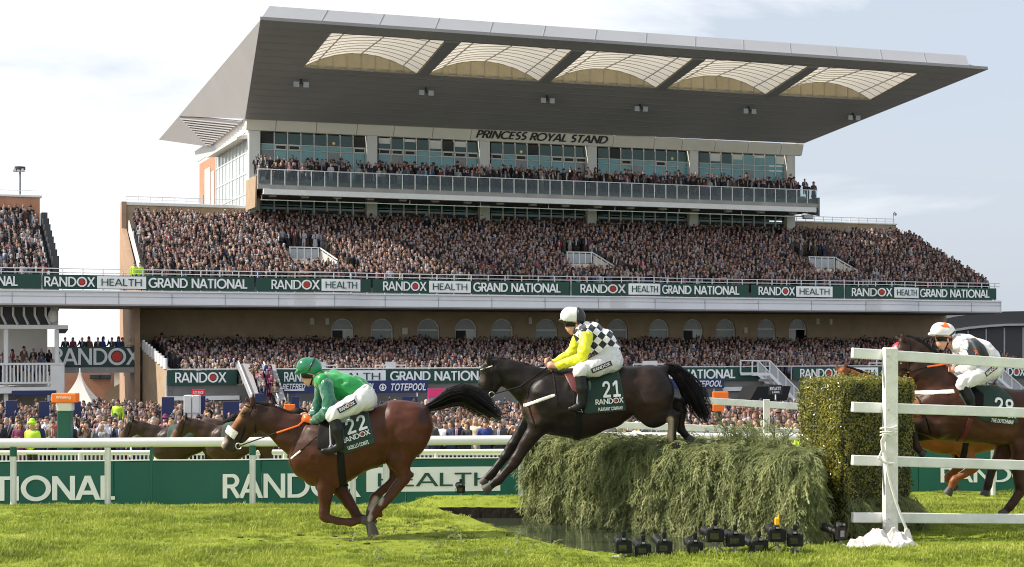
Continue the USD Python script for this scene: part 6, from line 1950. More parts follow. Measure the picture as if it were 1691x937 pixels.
obj('stirrup', cat([tube([c22.L(545, 700, -.30), c22.L(546, 735, -.34)], .010, 6), tube([c22.L(546, 735, -.34), c22.L(538, 748, -.35), c22.L(556, 750, -.35), c22.L(548, 735, -.34)], .008, 6)]), 'steel_bright', h22)

# ---------------------------------------------------------------- dark horse in the air over the fence, number 21
c21 = Ctx(19.08, 990)
B21 = [
    (1070, 644, 41, 1040, 644, 38, 0, .92, .05), (1040, 644, 38, 1000, 660, 47, 0, .84, .06), (1000, 660, 47, 955, 669, 53, 0, .78, .06), (955, 670, 54, 917, 669, 50, 0, .74, .08), (917, 669, 48, 896, 672, 30, 0, .8, .06),
    (915, 632, 20, 950, 626, 18, 0, .6, .08), (1088, 620, 18, 1101, 608, 7, 0, .9, .05),
    (1080, 648, 32, 1076, 662, 36, -.09, .75, .05), (1080, 648, 32, 1076, 662, 36, .09, .75, .05),
    (1076, 664, 36, 1082, 682, 24, -.13, .62, .05), (1066, 680, 18, 1074, 690, 14, -.13, .7, .05), (1084, 682, 18, 1108, 686, 10, -.14, .75, .03), (1108, 686, 9.5, 1112, 694, 8.5, -.14, .8, .02), (1113, 682, 4, 1120, 684, 4, -.14, .8, .02),
    (1080, 662, 34, 1098, 668, 20, .12, .62, .05), (1098, 668, 18, 1122, 668, 10, .13, .75, .03), (1122, 668, 9.5, 1126, 678, 8.5, .13, .8, .02), (1126, 660, 4, 1131, 664, 4.5, .13, .8, .02),
    (1112, 693, 8.5, 1110, 712, 7, -.14, .8, .012), (1110, 712, 7.6, 1109, 720, 7.6, -.14, .85, .012), (1109, 720, 6.5, 1112, 730, 6, -.14, .9, .012),
    (1126, 678, 8.5, 1123, 702, 6.5, .13, .8, .012), (1123, 702, 7.4, 1124, 709, 7.4, .13, .85, .012), (1124, 709, 6.4, 1134, 721, 5.8, .13, .9, .012),
    (905, 655, 32, 896, 692, 24, -.11, .6, .05), (905, 655, 32, 896, 692, 24, .11, .6, .05), (884, 680, 20, 890, 700, 16, 0, 1.1, .06),
    (896, 694, 20, 880, 717, 13.5, -.13, .75, .04), (880, 717, 13, 854, 756, 9, -.13, .82, .02), (853, 758, 9.4, 848, 766, 9, -.13, .85, .012), (847, 768, 7.4, 826, 790, 6.5, -.13, .8, .01), (826, 790, 7.6, 821, 795, 7.6, -.13, .85, .01), (821, 795, 6.6, 811, 802, 6, -.13, .85, .01),
    (884, 690, 19, 866, 709, 13, .13, .75, .04), (866, 709, 12.5, 841, 744, 8.8, .13, .82, .02), (840, 745, 9, 835, 753, 8.8, .13, .85, .012), (834, 755, 7.2, 814, 780, 6.4, .13, .8, .01), (814, 780, 7.4, 810, 785, 7.4, .13, .85, .01), (810, 785, 6.4, 803, 791, 6, .13, .85, .01),
    (912, 655, 39, 880, 639, 33, 0, .48, .06), (880, 639, 33, 845, 619, 23.5, 0, .46, .05), (845, 619, 23.5, 822, 611, 20, 0, .48, .04),
    (818, 609, 15, 809, 603, 10, 0, .66, .03), (817, 624, 16, 808, 614, 14.5, 0, .58, .03), (807, 614, 13.5, 802, 634, 12, 0, .62, .025), (820, 630, 11, 810, 650, 7, 0, .75, .03), (802, 634, 12, 800, 656, 10, 0, .64, .02), (800, 656, 10, 799, 664, 8.5, 0, .74, .02), (806, 664, 6.5, 806, 668, 5.5, 0, .8, .015), (799, 606, 5, 797, 611, 4.5, -.055, .8, .02),
    (807, 598, 4.4, 807, 589, 4.0, -.05, .55, .012), (807, 589, 4.0, 807.5, 581, 1.4, -.05, .55, .006), (803, 598, 4.4, 801, 590, 3.8, .05, .55, .012), (801, 590, 3.8, 801, 583, 1.4, .05, .55, .006)]
D21 = dict(body=B21, hooves=[(811, 802, 6.2, 799, 811, 9, -.13), (803, 791, 6, 795, 800, 8.5, .13), (1112, 730, 6.5, 1120, 742, 9, -.14), (1134, 721, 6, 1143, 730, 8.5, .13)],
           eyes=[(800, 610, 3.2, -.068)], hoof_mt='hoof_look',
           mane=[(808, 592, 3.5, 830, 594, 4, 0, .6, .02), (830, 594, 4, 868, 604, 4.5, 0, .6, .02), (868, 604, 4.5, 908, 616, 4.5, 0, .6, .02)],
           tail_core=[(1100, 607, 7, 1124, 622, 10, 0, .7, .03), (1124, 622, 10, 1145, 650, 13, 0, .6, .04), (1145, 650, 13, 1158, 678, 8, 0, .6, .04)],
           tail=[(1098, 606, 5, 0), (1115, 612, 10, 0), (1133, 630, 14, 0), (1147, 652, 18, 0), (1158, 676, 16, 0), (1168, 700, 8, 0)], tail_n=620)
def coat21(c, v):
    return blend_cols(c, v, [(1050, 640, 1060, 660, 34, (.022, .0105, .007)), (880, 715, 830, 785, 10, (.020, .0105, .008)), (872, 668, 884, 690, 8, (.055, .028, .018)), (800, 600, 797, 634, 4, (.055, .042, .032)), (1104, 692, 1103, 728, 5, (.36, .28, .20), -1), (975, 700, 1010, 700, 22, (.016, .009, .0065))], (.0085, .0055, .0045), 9)
h21, p21, b21 = build_horse('race_horse', 'near black racehorse leaping the spruce fence, saddlecloth number 21', c21, D21, coat21)
fr21 = Front(sculpt(p21, .015, .012, smooth=2))
cloth = worn(c21, p21, [(946, 622), (970, 604), (1016, 600), (1021, 616), (1032, 677), (968, 682), (946, 674)], .014)
cl = obj('saddlecloth', cloth, 'saddlecloth_green', h21, smooth=True)
obj('number', text_on(c21, fr21, inter('21'), 994, 655.2, 29, 25, 4, .010), 'letter_white', cl)
randox_on(c21, fr21, cl, 981.5, 667.5, 46, 8.6, 5, .010)
obj('horse_name', text_on(c21, fr21, inter('PLEASANT COMPANY'), 986, 677.5, 41, 5.2, 4, .010), 'letter_white', cl)
gear(h21, c21, p21, [('saddle_flap', [(943, 616), (970, 612), (968, 660), (962, 682), (945, 678)], .024, 'saddle_leather', None), ('knee_roll', [(931, 618), (950, 613), (954, 626), (953, 650), (943, 644)], .034, 'maroon_leather', None),
                     ('girth', [(954, 676), (952, 732)], .010, 'strap_black', .085), ('breast_strap', [(864, 670), (916, 651)], .009, 'strap_white', .040), ('neck_strap', [(912, 604), (920, 668)], .008, 'strap_black', .022), ('martingale', [(872, 668), (884, 706)], .008, 'strap_black', .02),
                     ('cheek_strap', [(815, 596), (809, 652)], .005, 'strap_black', .02), ('browband', [(793, 611), (815, 604)], .005, 'strap_white', .014), ('noseband', [(786, 639), (822, 645)], .006, 'strap_black', .024), ('throat_strap', [(818, 597), (832, 640)], .005, 'strap_black', .016)])
ring = trimesh.creation.torus(.032, .006, 20, 8); ring.apply_transform(trimesh.transformations.rotation_matrix(np.pi / 2, [1, 0, 0])); ring.apply_translation(c21.L(812, 652, -.075))
obj('bit_ring', ring, 'steel_bright', h21, smooth=True)
obj('rein', tube([c21.L(812, 652, -.08), c21.L(858, 639, -.13), c21.L(885, 620, -.13), c21.L(905, 606, -.06)], .009, 6), 'strap_black', h21)
obj('stirrup', cat([tube([c21.L(955, 640, -.32), c21.L(953, 668, -.36)], .010, 6), tube([c21.L(953, 668, -.36), c21.L(946, 679, -.37), c21.L(962, 681, -.37), c21.L(955, 668, -.36)], .008, 6)]), 'steel_bright', h21)

# ---------------------------------------------------------------- third horse behind the white rails, number 28
c28 = Ctx(19.6, 1600)
B28 = [
    (1712, 690, 40, 1690, 688, 42, 0, .92, .06), (1690, 688, 42, 1645, 687, 46, 0, .84, .08), (1645, 687, 46, 1598, 682, 47, 0, .80, .08), (1598, 682, 47, 1556, 682, 45, 0, .76, .08), (1556, 682, 43, 1536, 682, 30, 0, .8, .06), (1560, 646, 18, 1595, 644, 16, 0, .6, .08),
    (1702, 690, 36, 1692, 735, 24, -.12, .65, .05), (1692, 735, 22, 1683, 775, 12, -.13, .72, .03), (1683, 775, 12, 1686, 806, 9.5, -.13, .78, .02), (1689, 798, 5, 1694, 806, 5, -.13, .8, .02), (1687, 808, 9, 1676, 826, 7, -.13, .8, .012), (1676, 826, 7, 1667, 838, 7, -.13, .85, .012), (1667, 838, 6.5, 1661, 844, 6, -.13, .9, .01),
    (1698, 700, 34, 1664, 738, 20, .12, .65, .05), (1664, 738, 18, 1650, 758, 12, .13, .75, .03), (1650, 758, 10, 1638, 774, 8, .13, .78, .02), (1638, 774, 7.5, 1632, 798, 6.5, .13, .8, .012), (1632, 798, 7.5, 1631, 803, 7.5, .13, .85, .01), (1631, 803, 6.4, 1628, 810, 6, .13, .9, .01),
    (1548, 672, 30, 1544, 698, 24, -.11, .6, .05), (1548, 672, 30, 1544, 698, 24, .11, .6, .05), (1526, 668, 18, 1528, 690, 17, 0, 1.1, .06),
    (1548, 704, 22, 1526, 704, 14, -.13, .75, .04), (1526, 704, 13, 1508, 701, 9.5, -.13, .8, .02), (1506, 702, 9, 1506, 708, 8.5, -.13, .85, .012), (1507, 712, 7, 1514, 738, 6.4, -.13, .8, .01), (1514, 738, 7, 1520, 746, 6.5, -.13, .85, .01),
    (1548, 706, 20, 1522, 716, 13, .13, .75, .04), (1522, 716, 12, 1500, 722, 9, .13, .8, .02), (1499, 723, 8.5, 1499, 730, 8, .13, .85, .012), (1500, 733, 6.8, 1508, 756, 6.2, .13, .8, .01), (1508, 756, 6.6, 1514, 762, 6.2, .13, .85, .01),
    (1556, 655, 40, 1530, 615, 33, 0, .48, .06), (1530, 615, 32, 1511, 588, 24, 0, .46, .05), (1511, 588, 23, 1500, 573, 16, 0, .5, .04),
    (1500, 571, 13, 1494, 566, 10, 0, .66, .03), (1504, 588, 15, 1496, 580, 14, 0, .58, .03), (1494, 580, 13.5, 1486, 600, 12, 0, .62, .025), (1506, 594, 11, 1496, 614, 7, 0, .75, .03), (1486, 600, 12, 1481, 620, 10, 0, .64, .02), (1481, 620, 10, 1479, 628, 8.5, 0, .74, .02),
    (1494, 562, 4.4, 1491, 555, 4.0, -.05, .55, .012), (1491, 555, 4.0, 1490, 549, 1.5, -.05, .55, .006), (1490, 564, 4.4, 1484, 560, 4.0, .05, .55, .012), (1484, 560, 4.0, 1479, 556, 1.5, .05, .55, .006)]
D28 = dict(body=B28, hooves=[(1661, 844, 6.5, 1654, 852, 9, -.13), (1628, 810, 6.2, 1626, 819, 8.5, .13), (1520, 746, 6, 1526, 752, 8, -.13), (1514, 762, 6, 1520, 768, 8, .13)],
           eyes=[(1488, 582, 3.2, -.068)],
           mane=[(1496, 556, 4, 1515, 562, 5, 0, .6, .02), (1515, 562, 5, 1540, 582, 6, 0, .6, .02), (1540, 582, 6, 1562, 614, 6, 0, .6, .02)])
def coat28(c, v):
    return blend_cols(c, v, [(1500, 560, 1530, 600, 22, (.030, .014, .009)), (1510, 705, 1518, 745, 10, (.02, .012, .009)), (1686, 780, 1660, 842, 10, (.035, .016, .011)), (1640, 765, 1630, 808, 9, (.02, .012, .010)), (1600, 720, 1660, 722, 18, (.075, .032, .015)), (1507, 650, 1508, 690, 7, (.20, .080, .03))], (.045, .0165, .0095), 15)
h28, p28, b28 = build_horse('race_horse', 'dark bay racehorse galloping behind the white rails, saddlecloth number 28', c28, D28, coat28)
fr28 = Front(sculpt(p28, .015, .012, smooth=2))
cloth = worn(c28, p28, [(1576, 652), (1590, 630), (1640, 630), (1662, 656), (1670, 698), (1612, 693), (1590, 678)], .014)
cl = obj('saddlecloth', cloth, 'saddlecloth_green', h28, smooth=True)
obj('number', text_on(c28, fr28, inter('28'), 1629, 680, 31, 25, -9, .010), 'letter_white', cl)
randox_on(c28, fr28, cl, 1621, 684, 44, 8, -7, .010)
obj('horse_name', text_on(c28, fr28, inter('THE DUTCHMAN'), 1624.5, 695, 36, 6, -6, .010), 'letter_white', cl)
gear(h28, c28, p28, [('saddle_flap', [(1580, 648), (1600, 636), (1616, 650), (1612, 676), (1590, 672)], .024, 'saddle_leather', None), ('girth', [(1592, 690), (1580, 734)], .010, 'maroon_leather', .06), ('breast_strap', [(1500, 649), (1570, 646)], .009, 'strap_white', .050),
                     ('cheek_strap', [(1502, 562), (1498, 618)], .005, 'strap_black', .02), ('noseband', [(1470, 606), (1502, 612)], .006, 'strap_black', .024), ('martingale', [(1512, 654), (1530, 716)], .008, 'strap_black', .02)])
obj('rein', tube([c28.L(1496, 616, -.08), c28.L(1512, 611, -.12), c28.L(1531, 606, -.13)], .009, 6), 'strap_black', h28)
obj('rein_grip', tube([c28.L(1531, 606, -.13), c28.L(1552, 603, -.12), c28.L(1576, 598, -.06)], .012, 6), 'strap_orange', h28)

# ---------------------------------------------------------------- other runners, seen in part
def moved(tab, dx, dy, sc=1.0, cx=0, cy=0):
    out = []
    for t in tab:
        t = list(t)
        for i in (0, 3): t[i] = cx + (t[i] - cx) * sc + dx
        for i in (1, 4): t[i] = cy + (t[i] - cy) * sc + dy
        t[2] *= sc; t[5] *= sc
        out.append(tuple(t))
    return out
# chestnut behind the hedge: head up over the hedge, forelegs tucked
cch = Ctx(21.4, 1560)
s_ = c22.Y / 21.4
BCH = [t for t in B22[:7]] + [t for t in B22 if False]
trunk = moved([t for t in B22 if t[0] < 5000], 0, 0)
BCH = [(1690, 700, 36, 1660, 702, 37, 0, .9, .06), (1660, 702, 37, 1600, 706, 43, 0, .82, .08), (1600, 706, 43, 1555, 708, 42, 0, .76, .08), (1555, 708, 40, 1530, 712, 30, 0, .8, .06),
       (1538, 700, 33, 1500, 664, 27, 0, .48, .06), (1500, 664, 27, 1440, 640, 20, 0, .46, .05), (1440, 640, 20, 1408, 626, 14, 0, .5, .04),
       (1408, 624, 13, 1394, 616, 10, 0, .62, .03), (1402, 636, 13, 1392, 628, 13, 0, .6, .03), (1392, 626, 12, 1374, 646, 9, 0, .62, .02), (1374, 646, 9, 1364, 660, 8, 0, .66, .02),
       (1394, 612, 4, 1395, 604, 3.6, -.05, .55, .012), (1395, 604, 3.6, 1396, 596, 1.3, -.05, .55, .006), (1386, 614, 4, 1382, 607, 3.6, .05, .55, .012), (1382, 607, 3.6, 1380, 600, 1.3, .05, .55, .006),
       (1578, 716, 24, 1592, 742, 15, -.12, .75, .04), (1592, 742, 14, 1609, 770, 9, -.12, .8, .02), (1608, 772, 8.4, 1602, 777, 8, -.12, .85, .012), (1601, 778, 6.6, 1578, 792, 6, -.12, .8, .01), (1578, 792, 7, 1574, 797, 6.8, -.12, .85, .01), (1574, 797, 5.8, 1570, 806, 5.4, -.12, .9, .01),
       (1570, 718, 22, 1580, 742, 14, .12, .75, .04), (1580, 742, 13, 1589, 764, 8.6, .12, .8, .02), (1588, 766, 8, 1583, 772, 7.6, .12, .85, .012), (1582, 773, 6.4, 1566, 787, 5.8, .12, .8, .01), (1566, 787, 6.6, 1566, 792, 6.4, .12, .85, .01), (1566, 792, 5.6, 1574, 800, 5.2, .12, .9, .01),
       (1690, 702, 30, 1700, 740, 18, -.12, .7, .05), (1700, 740, 16, 1712, 775, 9, -.12, .75, .03), (1712, 775, 8, 1722, 812, 6, -.12, .8, .01), (1690, 702, 30, 1704, 745, 17, .12, .7, .05), (1704, 745, 15, 1720, 778, 9, .12, .75, .03), (1720, 778, 8, 1732, 810, 6, .12, .8, .01)]
DCH = dict(body=BCH, hooves=[(1570, 806, 5.6, 1564, 817, 8, -.12), (1574, 800, 5.4, 1579, 808, 7.5, .12)], eyes=[(1385, 624, 3, -.062)],
           mane=[(1398, 606, 3, 1420, 614, 3.5, 0, .6, .02), (1420, 614, 3.5, 1470, 632, 4, 0, .6, .02), (1470, 632, 4, 1530, 664, 4, 0, .6, .02)])
hch, pch, bch = build_horse('race_horse', 'chestnut racehorse hidden behind the clipped hedge, ears and forelegs showing', cch, DCH, lambda c, v: blend_cols(c, v, [(1575, 792, 1566, 812, 8, (.20, .075, .03))], (.19, .062, .018), 21), h=.02)
gear(hch, cch, pch, [('saddlecloth', [(1580, 690), (1600, 655), (1640, 655), (1660, 690), (1650, 730), (1590, 726)], .014, 'saddlecloth_green', None), ('cheek_strap', [(1404, 610), (1384, 646)], .005, 'strap_black', .02), ('girth', [(1588, 720), (1584, 758)], .010, 'strap_black', .08)])
# dark horse further back at the right edge
cdr = Ctx(24.0, 1720)
BDR = [(1640, 652, 14, 1690, 672, 25, 0, .48, .06), (1690, 672, 25, 1730, 690, 32, 0, .6, .06), (1730, 695, 36, 1830, 695, 36, 0, .8, .08), (1640, 652, 13, 1626, 668, 10, 0, .6, .03), (1626, 668, 10, 1610, 690, 7.5, 0, .62, .02),
       (1636, 644, 4, 1641, 634, 3.2, -.05, .55, .012), (1641, 634, 3.2, 1645, 626, 1.2, -.05, .55, .006), (1630, 646, 4, 1629, 638, 3.2, .05, .55, .012), (1629, 638, 3.2, 1630, 630, 1.2, .05, .55, .006)]
for s2_ in (-1, 1):
    BDR += [(1740, 715, 20, 1738, 750, 11, s2_ * .12, .75, .04), (1738, 750, 9, 1736, 795, 6, s2_ * .12, .8, .01), (1825, 715, 22, 1828, 755, 11, s2_ * .12, .75, .04), (1828, 755, 9, 1830, 795, 6, s2_ * .12, .8, .01)]
hdr, pdr, bdr = build_horse('race_horse', 'dark racehorse at the right edge, ears showing behind the third rider', cdr, dict(body=BDR, eyes=[(1630, 655, 2.6, -.055)], mane=[(1642, 640, 3, 1690, 655, 4, 0, .6, .02)]), lambda c, v: blend_cols(c, v, [], (.030, .016, .011), 5), h=.022)
gear(hdr, cdr, pdr, [('cheek_strap', [(1646, 644), (1624, 682)], .005, 'strap_black', .02), ('bridle_cover', [(1618, 650), (1640, 652), (1636, 662), (1616, 660)], .008, 'hi_vis', None), ('saddlecloth', [(1745, 690), (1760, 655), (1800, 655), (1815, 700), (1760, 725)], .014, 'saddlecloth_green', None)])
# two loose dark horses beyond the running rail on the left
def loose(px, py, Y, label, colr, cloth_):
    """the leading horse's build at another distance: poll at (px, py)"""
    cc = Ctx(Y, 0, 0)
    k = c22.Y / Y
    tab = [(*((t[0] - 415) * k + px, (t[1] - 668) * k + py, t[2] * k, (t[3] - 415) * k + px, (t[4] - 668) * k + py, t[5] * k), *t[6:]) for t in B22]
    cc = Ctx(Y, px + 90)
    D = dict(body=tab, hooves=[(*((a - 415) * k + px, (b - 668) * k + py, r * k, (d - 415) * k + px, (e - 668) * k + py, g * k), dy) for a, b, r, d, e, g, dy in D22['hooves']],
             tail_core=[(*((t[0] - 415) * k + px, (t[1] - 668) * k + py, t[2] * k, (t[3] - 415) * k + px, (t[4] - 668) * k + py, t[5] * k), *t[6:]) for t in D22['tail_core']],
             tail=[((a - 415) * k + px, (b - 668) * k + py, w * k, d) for a, b, w, d in D22['tail']], tail_n=60)
    t, pp, bb = build_horse('race_horse', label, cc, D, lambda c, v: blend_cols(c, v, [(px - 18, py + 24, px - 22, py + 32, 5, (.16, .09, .05))], colr, 31), h=.028)
    q = lambda pts: [((a - 415) * k + px, (b - 668) * k + py) for a, b in pts]
    gear(t, cc, pp, [('saddlecloth', q([(532, 690), (560, 660), (607, 655), (622, 729), (576, 746), (530, 738)]), .018, 'saddlecloth_green', None), ('cheek_strap', q([(421, 664), (396, 733)]), .01, 'strap_black', .03)])
    return t
loose(218, 694, 34, 'dark racehorse beyond the rail, left one of two, behind the orange topped post', (.028, .016, .011), 1)
loose(306, 690, 33, 'dark racehorse beyond the rail, right behind the head of the leading horse', (.034, .017, .011), 1)

# ================================================================ riders
def fist(c, w, d, s, thumb_up=1.0):
    """closed hand: palm, four curled fingers of different length, thumb at the side. w wrist, d direction, in the frame"""
    w, d = np.asarray(w), np.asarray(d) / np.linalg.norm(d)
    side = np.array([0, 1.0, 0])
    upv = np.cross(d, side); upv /= np.linalg.norm(upv)
    if upv[2] < 0: upv = -upv
    out = [Prim(w - d * .02, w + d * .055, .029, .034, (1, .75, 1), .015)]
    for i, (o, ln) in enumerate(((.026, .042), (.009, .047), (-.009, .044), (-.026, .036))):
        k0 = w + d * .072 + upv * o
        k1 = k0 + d * ln * .55 - side * s * .012
        k2 = k1 + side * -s * .026 - d * .010
        k3 = k2 - d * .026
        out += [Prim(k0, k1, .0105, .0095, 1, .006), Prim(k1, k2, .0095, .009, 1, .004), Prim(k2, k3, .009, .008, 1, .004)]
    t0 = w + d * .02 + upv * .028
    out += [Prim(t0, t0 + d * .035 + upv * .016, .012, .0105, 1, .008), Prim(t0 + d * .035 + upv * .016, t0 + d * .062 + upv * .008 - side * s * .008, .0105, .009, 1, .004)]
    return out

def rider(label, c, J, mt):
    t = thing('jockey', label, 'person', c.base)
    pr = {k: [c.pr(x) for x in J[k]] for k in ('head', 'torso', 'arm_near', 'arm_far', 'hips', 'leg_near', 'leg_far', 'boot_near', 'boot_far')}
    hands = fist(c, c.L(*J['wrist_near'][0], J['wrist_near'][2]), c.L(*J['wrist_near'][1], J['wrist_near'][2]) - c.L(*J['wrist_near'][0], J['wrist_near'][2]), -1)
    hands += fist(c, c.L(*J['wrist_far'][0], J['wrist_far'][2]), c.L(*J['wrist_far'][1], J['wrist_far'][2]) - c.L(*J['wrist_far'][0], J['wrist_far'][2]), 1)
    inner = [Prim(q.a, q.b, q.ra * .84, q.rb * .84, q.sq, q.k) for k in ('torso', 'arm_near', 'arm_far', 'hips', 'leg_near', 'leg_far', 'boot_near', 'boot_far') for q in pr[k]]
    obj('body', sculpt(pr['head'] + hands + inner, .0095, smooth=1), 'skin', t, smooth=True)
    obj('shirt', wrinkle(sculpt(pr['torso'], .011, .006, smooth=1), .030, 16, 2), mt['torso'], t, smooth=True)
    for k in ('arm_near', 'arm_far'):
        obj('sleeve', wrinkle(sculpt(pr[k], .009, .007, smooth=1), .022, 22, 4, (.9, .2, .4)), mt['sleeve'], t, smooth=True)
    br = obj('breeches', wrinkle(sculpt(pr['hips'] + pr['leg_near'] + pr['leg_far'], .010, .004, smooth=1), .018, 18, 6, (.8, .1, -.5)), 'breeches_white', t, smooth=True)
    for k in ('boot_near', 'boot_far'):
        obj('boot', sculpt(pr[k], .011, .004, smooth=1), 'boot_black', t, smooth=True)
    # thigh patch with its lettering
    if 'patch' in J:
        x, y, w, hgt, ang = J['patch']
        f = Front(sculpt(pr['hips'] + pr['leg_near'], .012, .004, smooth=1))
        p = obj('patch', text_on(c, f, slab(sbox(0, 0, 1, 1), 0, .02), x, y, w, hgt, ang, .008), 'letter_dark', br)
        a = math.radians(ang)
        px, py = x + w * .08 * math.cos(a) - hgt * .2 * math.sin(a), y - (w * .08 * math.sin(a) + hgt * .2 * math.cos(a))
        randox_on(c, f, br, px, py, w * .84, hgt * .6, ang, .013)
    # helmet
    hp = [c.pr(x) for x in J['helmet']]
    hm = None
    for nm, poly, m_ in J['helmet_parts']:
        b = bounds_of(c, poly, .02)
        mesh = sculpt(hp, .009, .004 if nm == 'helmet' else .010, cut=c.poly(poly), lo=(b[0], -.3, b[1]), hi=(b[2], .3, b[3]), smooth=1)
        if hm is None:
            hm = obj(nm, mesh, m_, t, smooth=True)
        else:
            obj(nm, mesh, m_, hm, smooth=True)
    if 'peak' in J:
        obj('peak', sculpt([c.pr(x) for x in J['peak']], .008), mt.get('peak', 'helmet_black'), hm, smooth=True)
    hd = pr['head']
    b = bounds_of(c, J['goggles'], .02)
    g = obj('goggles', sculpt(hd, .008, .010, cut=c.poly(J['goggles']), lo=(b[0], -.2, b[1]), hi=(b[2], .2, b[3])), 'goggle_lens', t, smooth=True)
    b = bounds_of(c, J['chin_strap'], .02)
    obj('chin_strap', sculpt(hd, .008, .006, cut=c.strip(*J['chin_strap'], .02), lo=(b[0], -.2, b[1]), hi=(b[2], .2, b[3])), 'strap_black', t, smooth=True)
    x, y = J['eye']
    for s in (-1, 1):
        obj('ear', sculpt([Prim(c.L(*J['ear'], s * .072), c.L(J['ear'][0] + 1, J['ear'][1] + 4, s * .074), .018, .012, (.7, .5, 1), .01)], .006), 'skin', t, smooth=True)
    return t, pr
J22 = dict(head=[(511, 610, 13.5, 517, 612, 13, 0, .80, .03), (509, 621, 10.5, 509, 628, 8, 0, .82, .03), (515, 627, 8, 511, 633, 5, 0, .85, .02), (502, 620, 4, 499.5, 627, 2.6, 0, .7, .012), (504, 630.5, 2.8, 505, 632, 2.6, 0, 1.5, .008), (510, 635, 3.6, 511, 635, 3.2, 0, 1.2, .012), (519, 620, 9, 527, 632, 9, 0, .8, .03)],
           torso=[(533, 629, 15, 548, 633, 18.5, 0, 1.25, .05), (548, 633, 18.5, 578, 641, 18.5, 0, 1.05, .05), (578, 641, 18, 598, 648, 15, 0, 1.05, .05), (560, 650, 10, 548, 646, 9, 0, 1.3, .05), (533, 630, 11, 534, 631, 11, -.15, 1.0, .04), (533, 630, 11, 534, 631, 11, .15, 1.0, .04), (572, 640, 17, 590, 640, 14, 0, 1.1, .05)],
           arm_near=[(538, 636, 10, 543, 660, 9, (-.18, -.23), 1, .03), (543, 660, 9, 541, 679, 8, (-.23, -.24), 1, .02), (541, 680, 8.5, 518, 695, 5.2, (-.24, -.10), 1, .02)],
           arm_far=[(532, 636, 10, 528, 660, 8.5, (.16, .20), 1, .03), (528, 660, 8, 521, 679, 7, (.20, .20), 1, .02), (521, 679, 7, 513, 690, 5.2, (.20, .10), 1, .02)],
           hips=[(601, 653, 17, 604, 660, 17.5, -.06, .95, .05), (601, 653, 17, 604, 660, 17.5, .06, .95, .05), (588, 652, 14, 598, 656, 16, 0, 1.0, .05)],
           leg_near=[(600, 661, 16.5, 580, 670, 14.2, (-.11, -.20), 1, .04), (580, 670, 14.2, 553, 682, 11, (-.20, -.31), 1, .03), (553, 684, 11, 549, 688, 10, (-.31, -.32), 1, .02)],
           leg_far=[(600, 662, 17, 552, 682, 11.5, (.11, .31), 1, .03)],
           boot_near=[(550, 688, 9.6, 557, 710, 9, (-.31, -.34), 1, .02), (557, 710, 8.6, 562, 733, 6, (-.34, -.34), 1, .02), (562, 737, 6.4, 548, 744, 5.6, -.34, .8, .02), (548, 744, 5.6, 534, 745.5, 4.2, -.34, .8, .02)],
           boot_far=[(550, 688, 9.6, 557, 710, 9, (.31, .34), 1, .02), (557, 710, 8.6, 562, 733, 6, .34, 1, .02), (562, 737, 6.4, 534, 745, 4.6, .34, .8, .02)],
           wrist_near=((514, 695), (505, 692), -.09), wrist_far=((511, 690), (501, 688), .08),
           helmet=[(506, 607, 16, 515, 607.5, 16, 0, .86, .04)], helmet_parts=[('helmet', [(480, 580), (545, 580), (545, 618), (529, 622), (512, 616), (500, 617.5), (480, 616)], 'helmet_green'), ('band', [(520, 588), (523, 590), (514, 612), (509.5, 614)], 'helmet_black')],
           peak=[(494, 613, 5.5, 489.5, 616.5, 3, 0, 1.9, .01)], goggles=[(497, 618), (507, 617), (528, 622), (528, 625), (508, 625.5), (500, 625)], chin_strap=((520, 618), (513, 637)), eye=(503, 621), ear=(518, 621), patch=(567, 681, 31, 9.3, 29))
r22, _ = rider('jockey in bright green silks and green helmet crouched on the leading bay horse', c22, J22, dict(torso='silk_green', sleeve='silk_dark_green', peak='helmet_green'))
obj('glove', sculpt(fist(c22, c22.L(514, 695, -.09), c22.L(505, 692, -.09) - c22.L(514, 695, -.09), -1), .008, .004), 'silk_orange', r22, smooth=True)
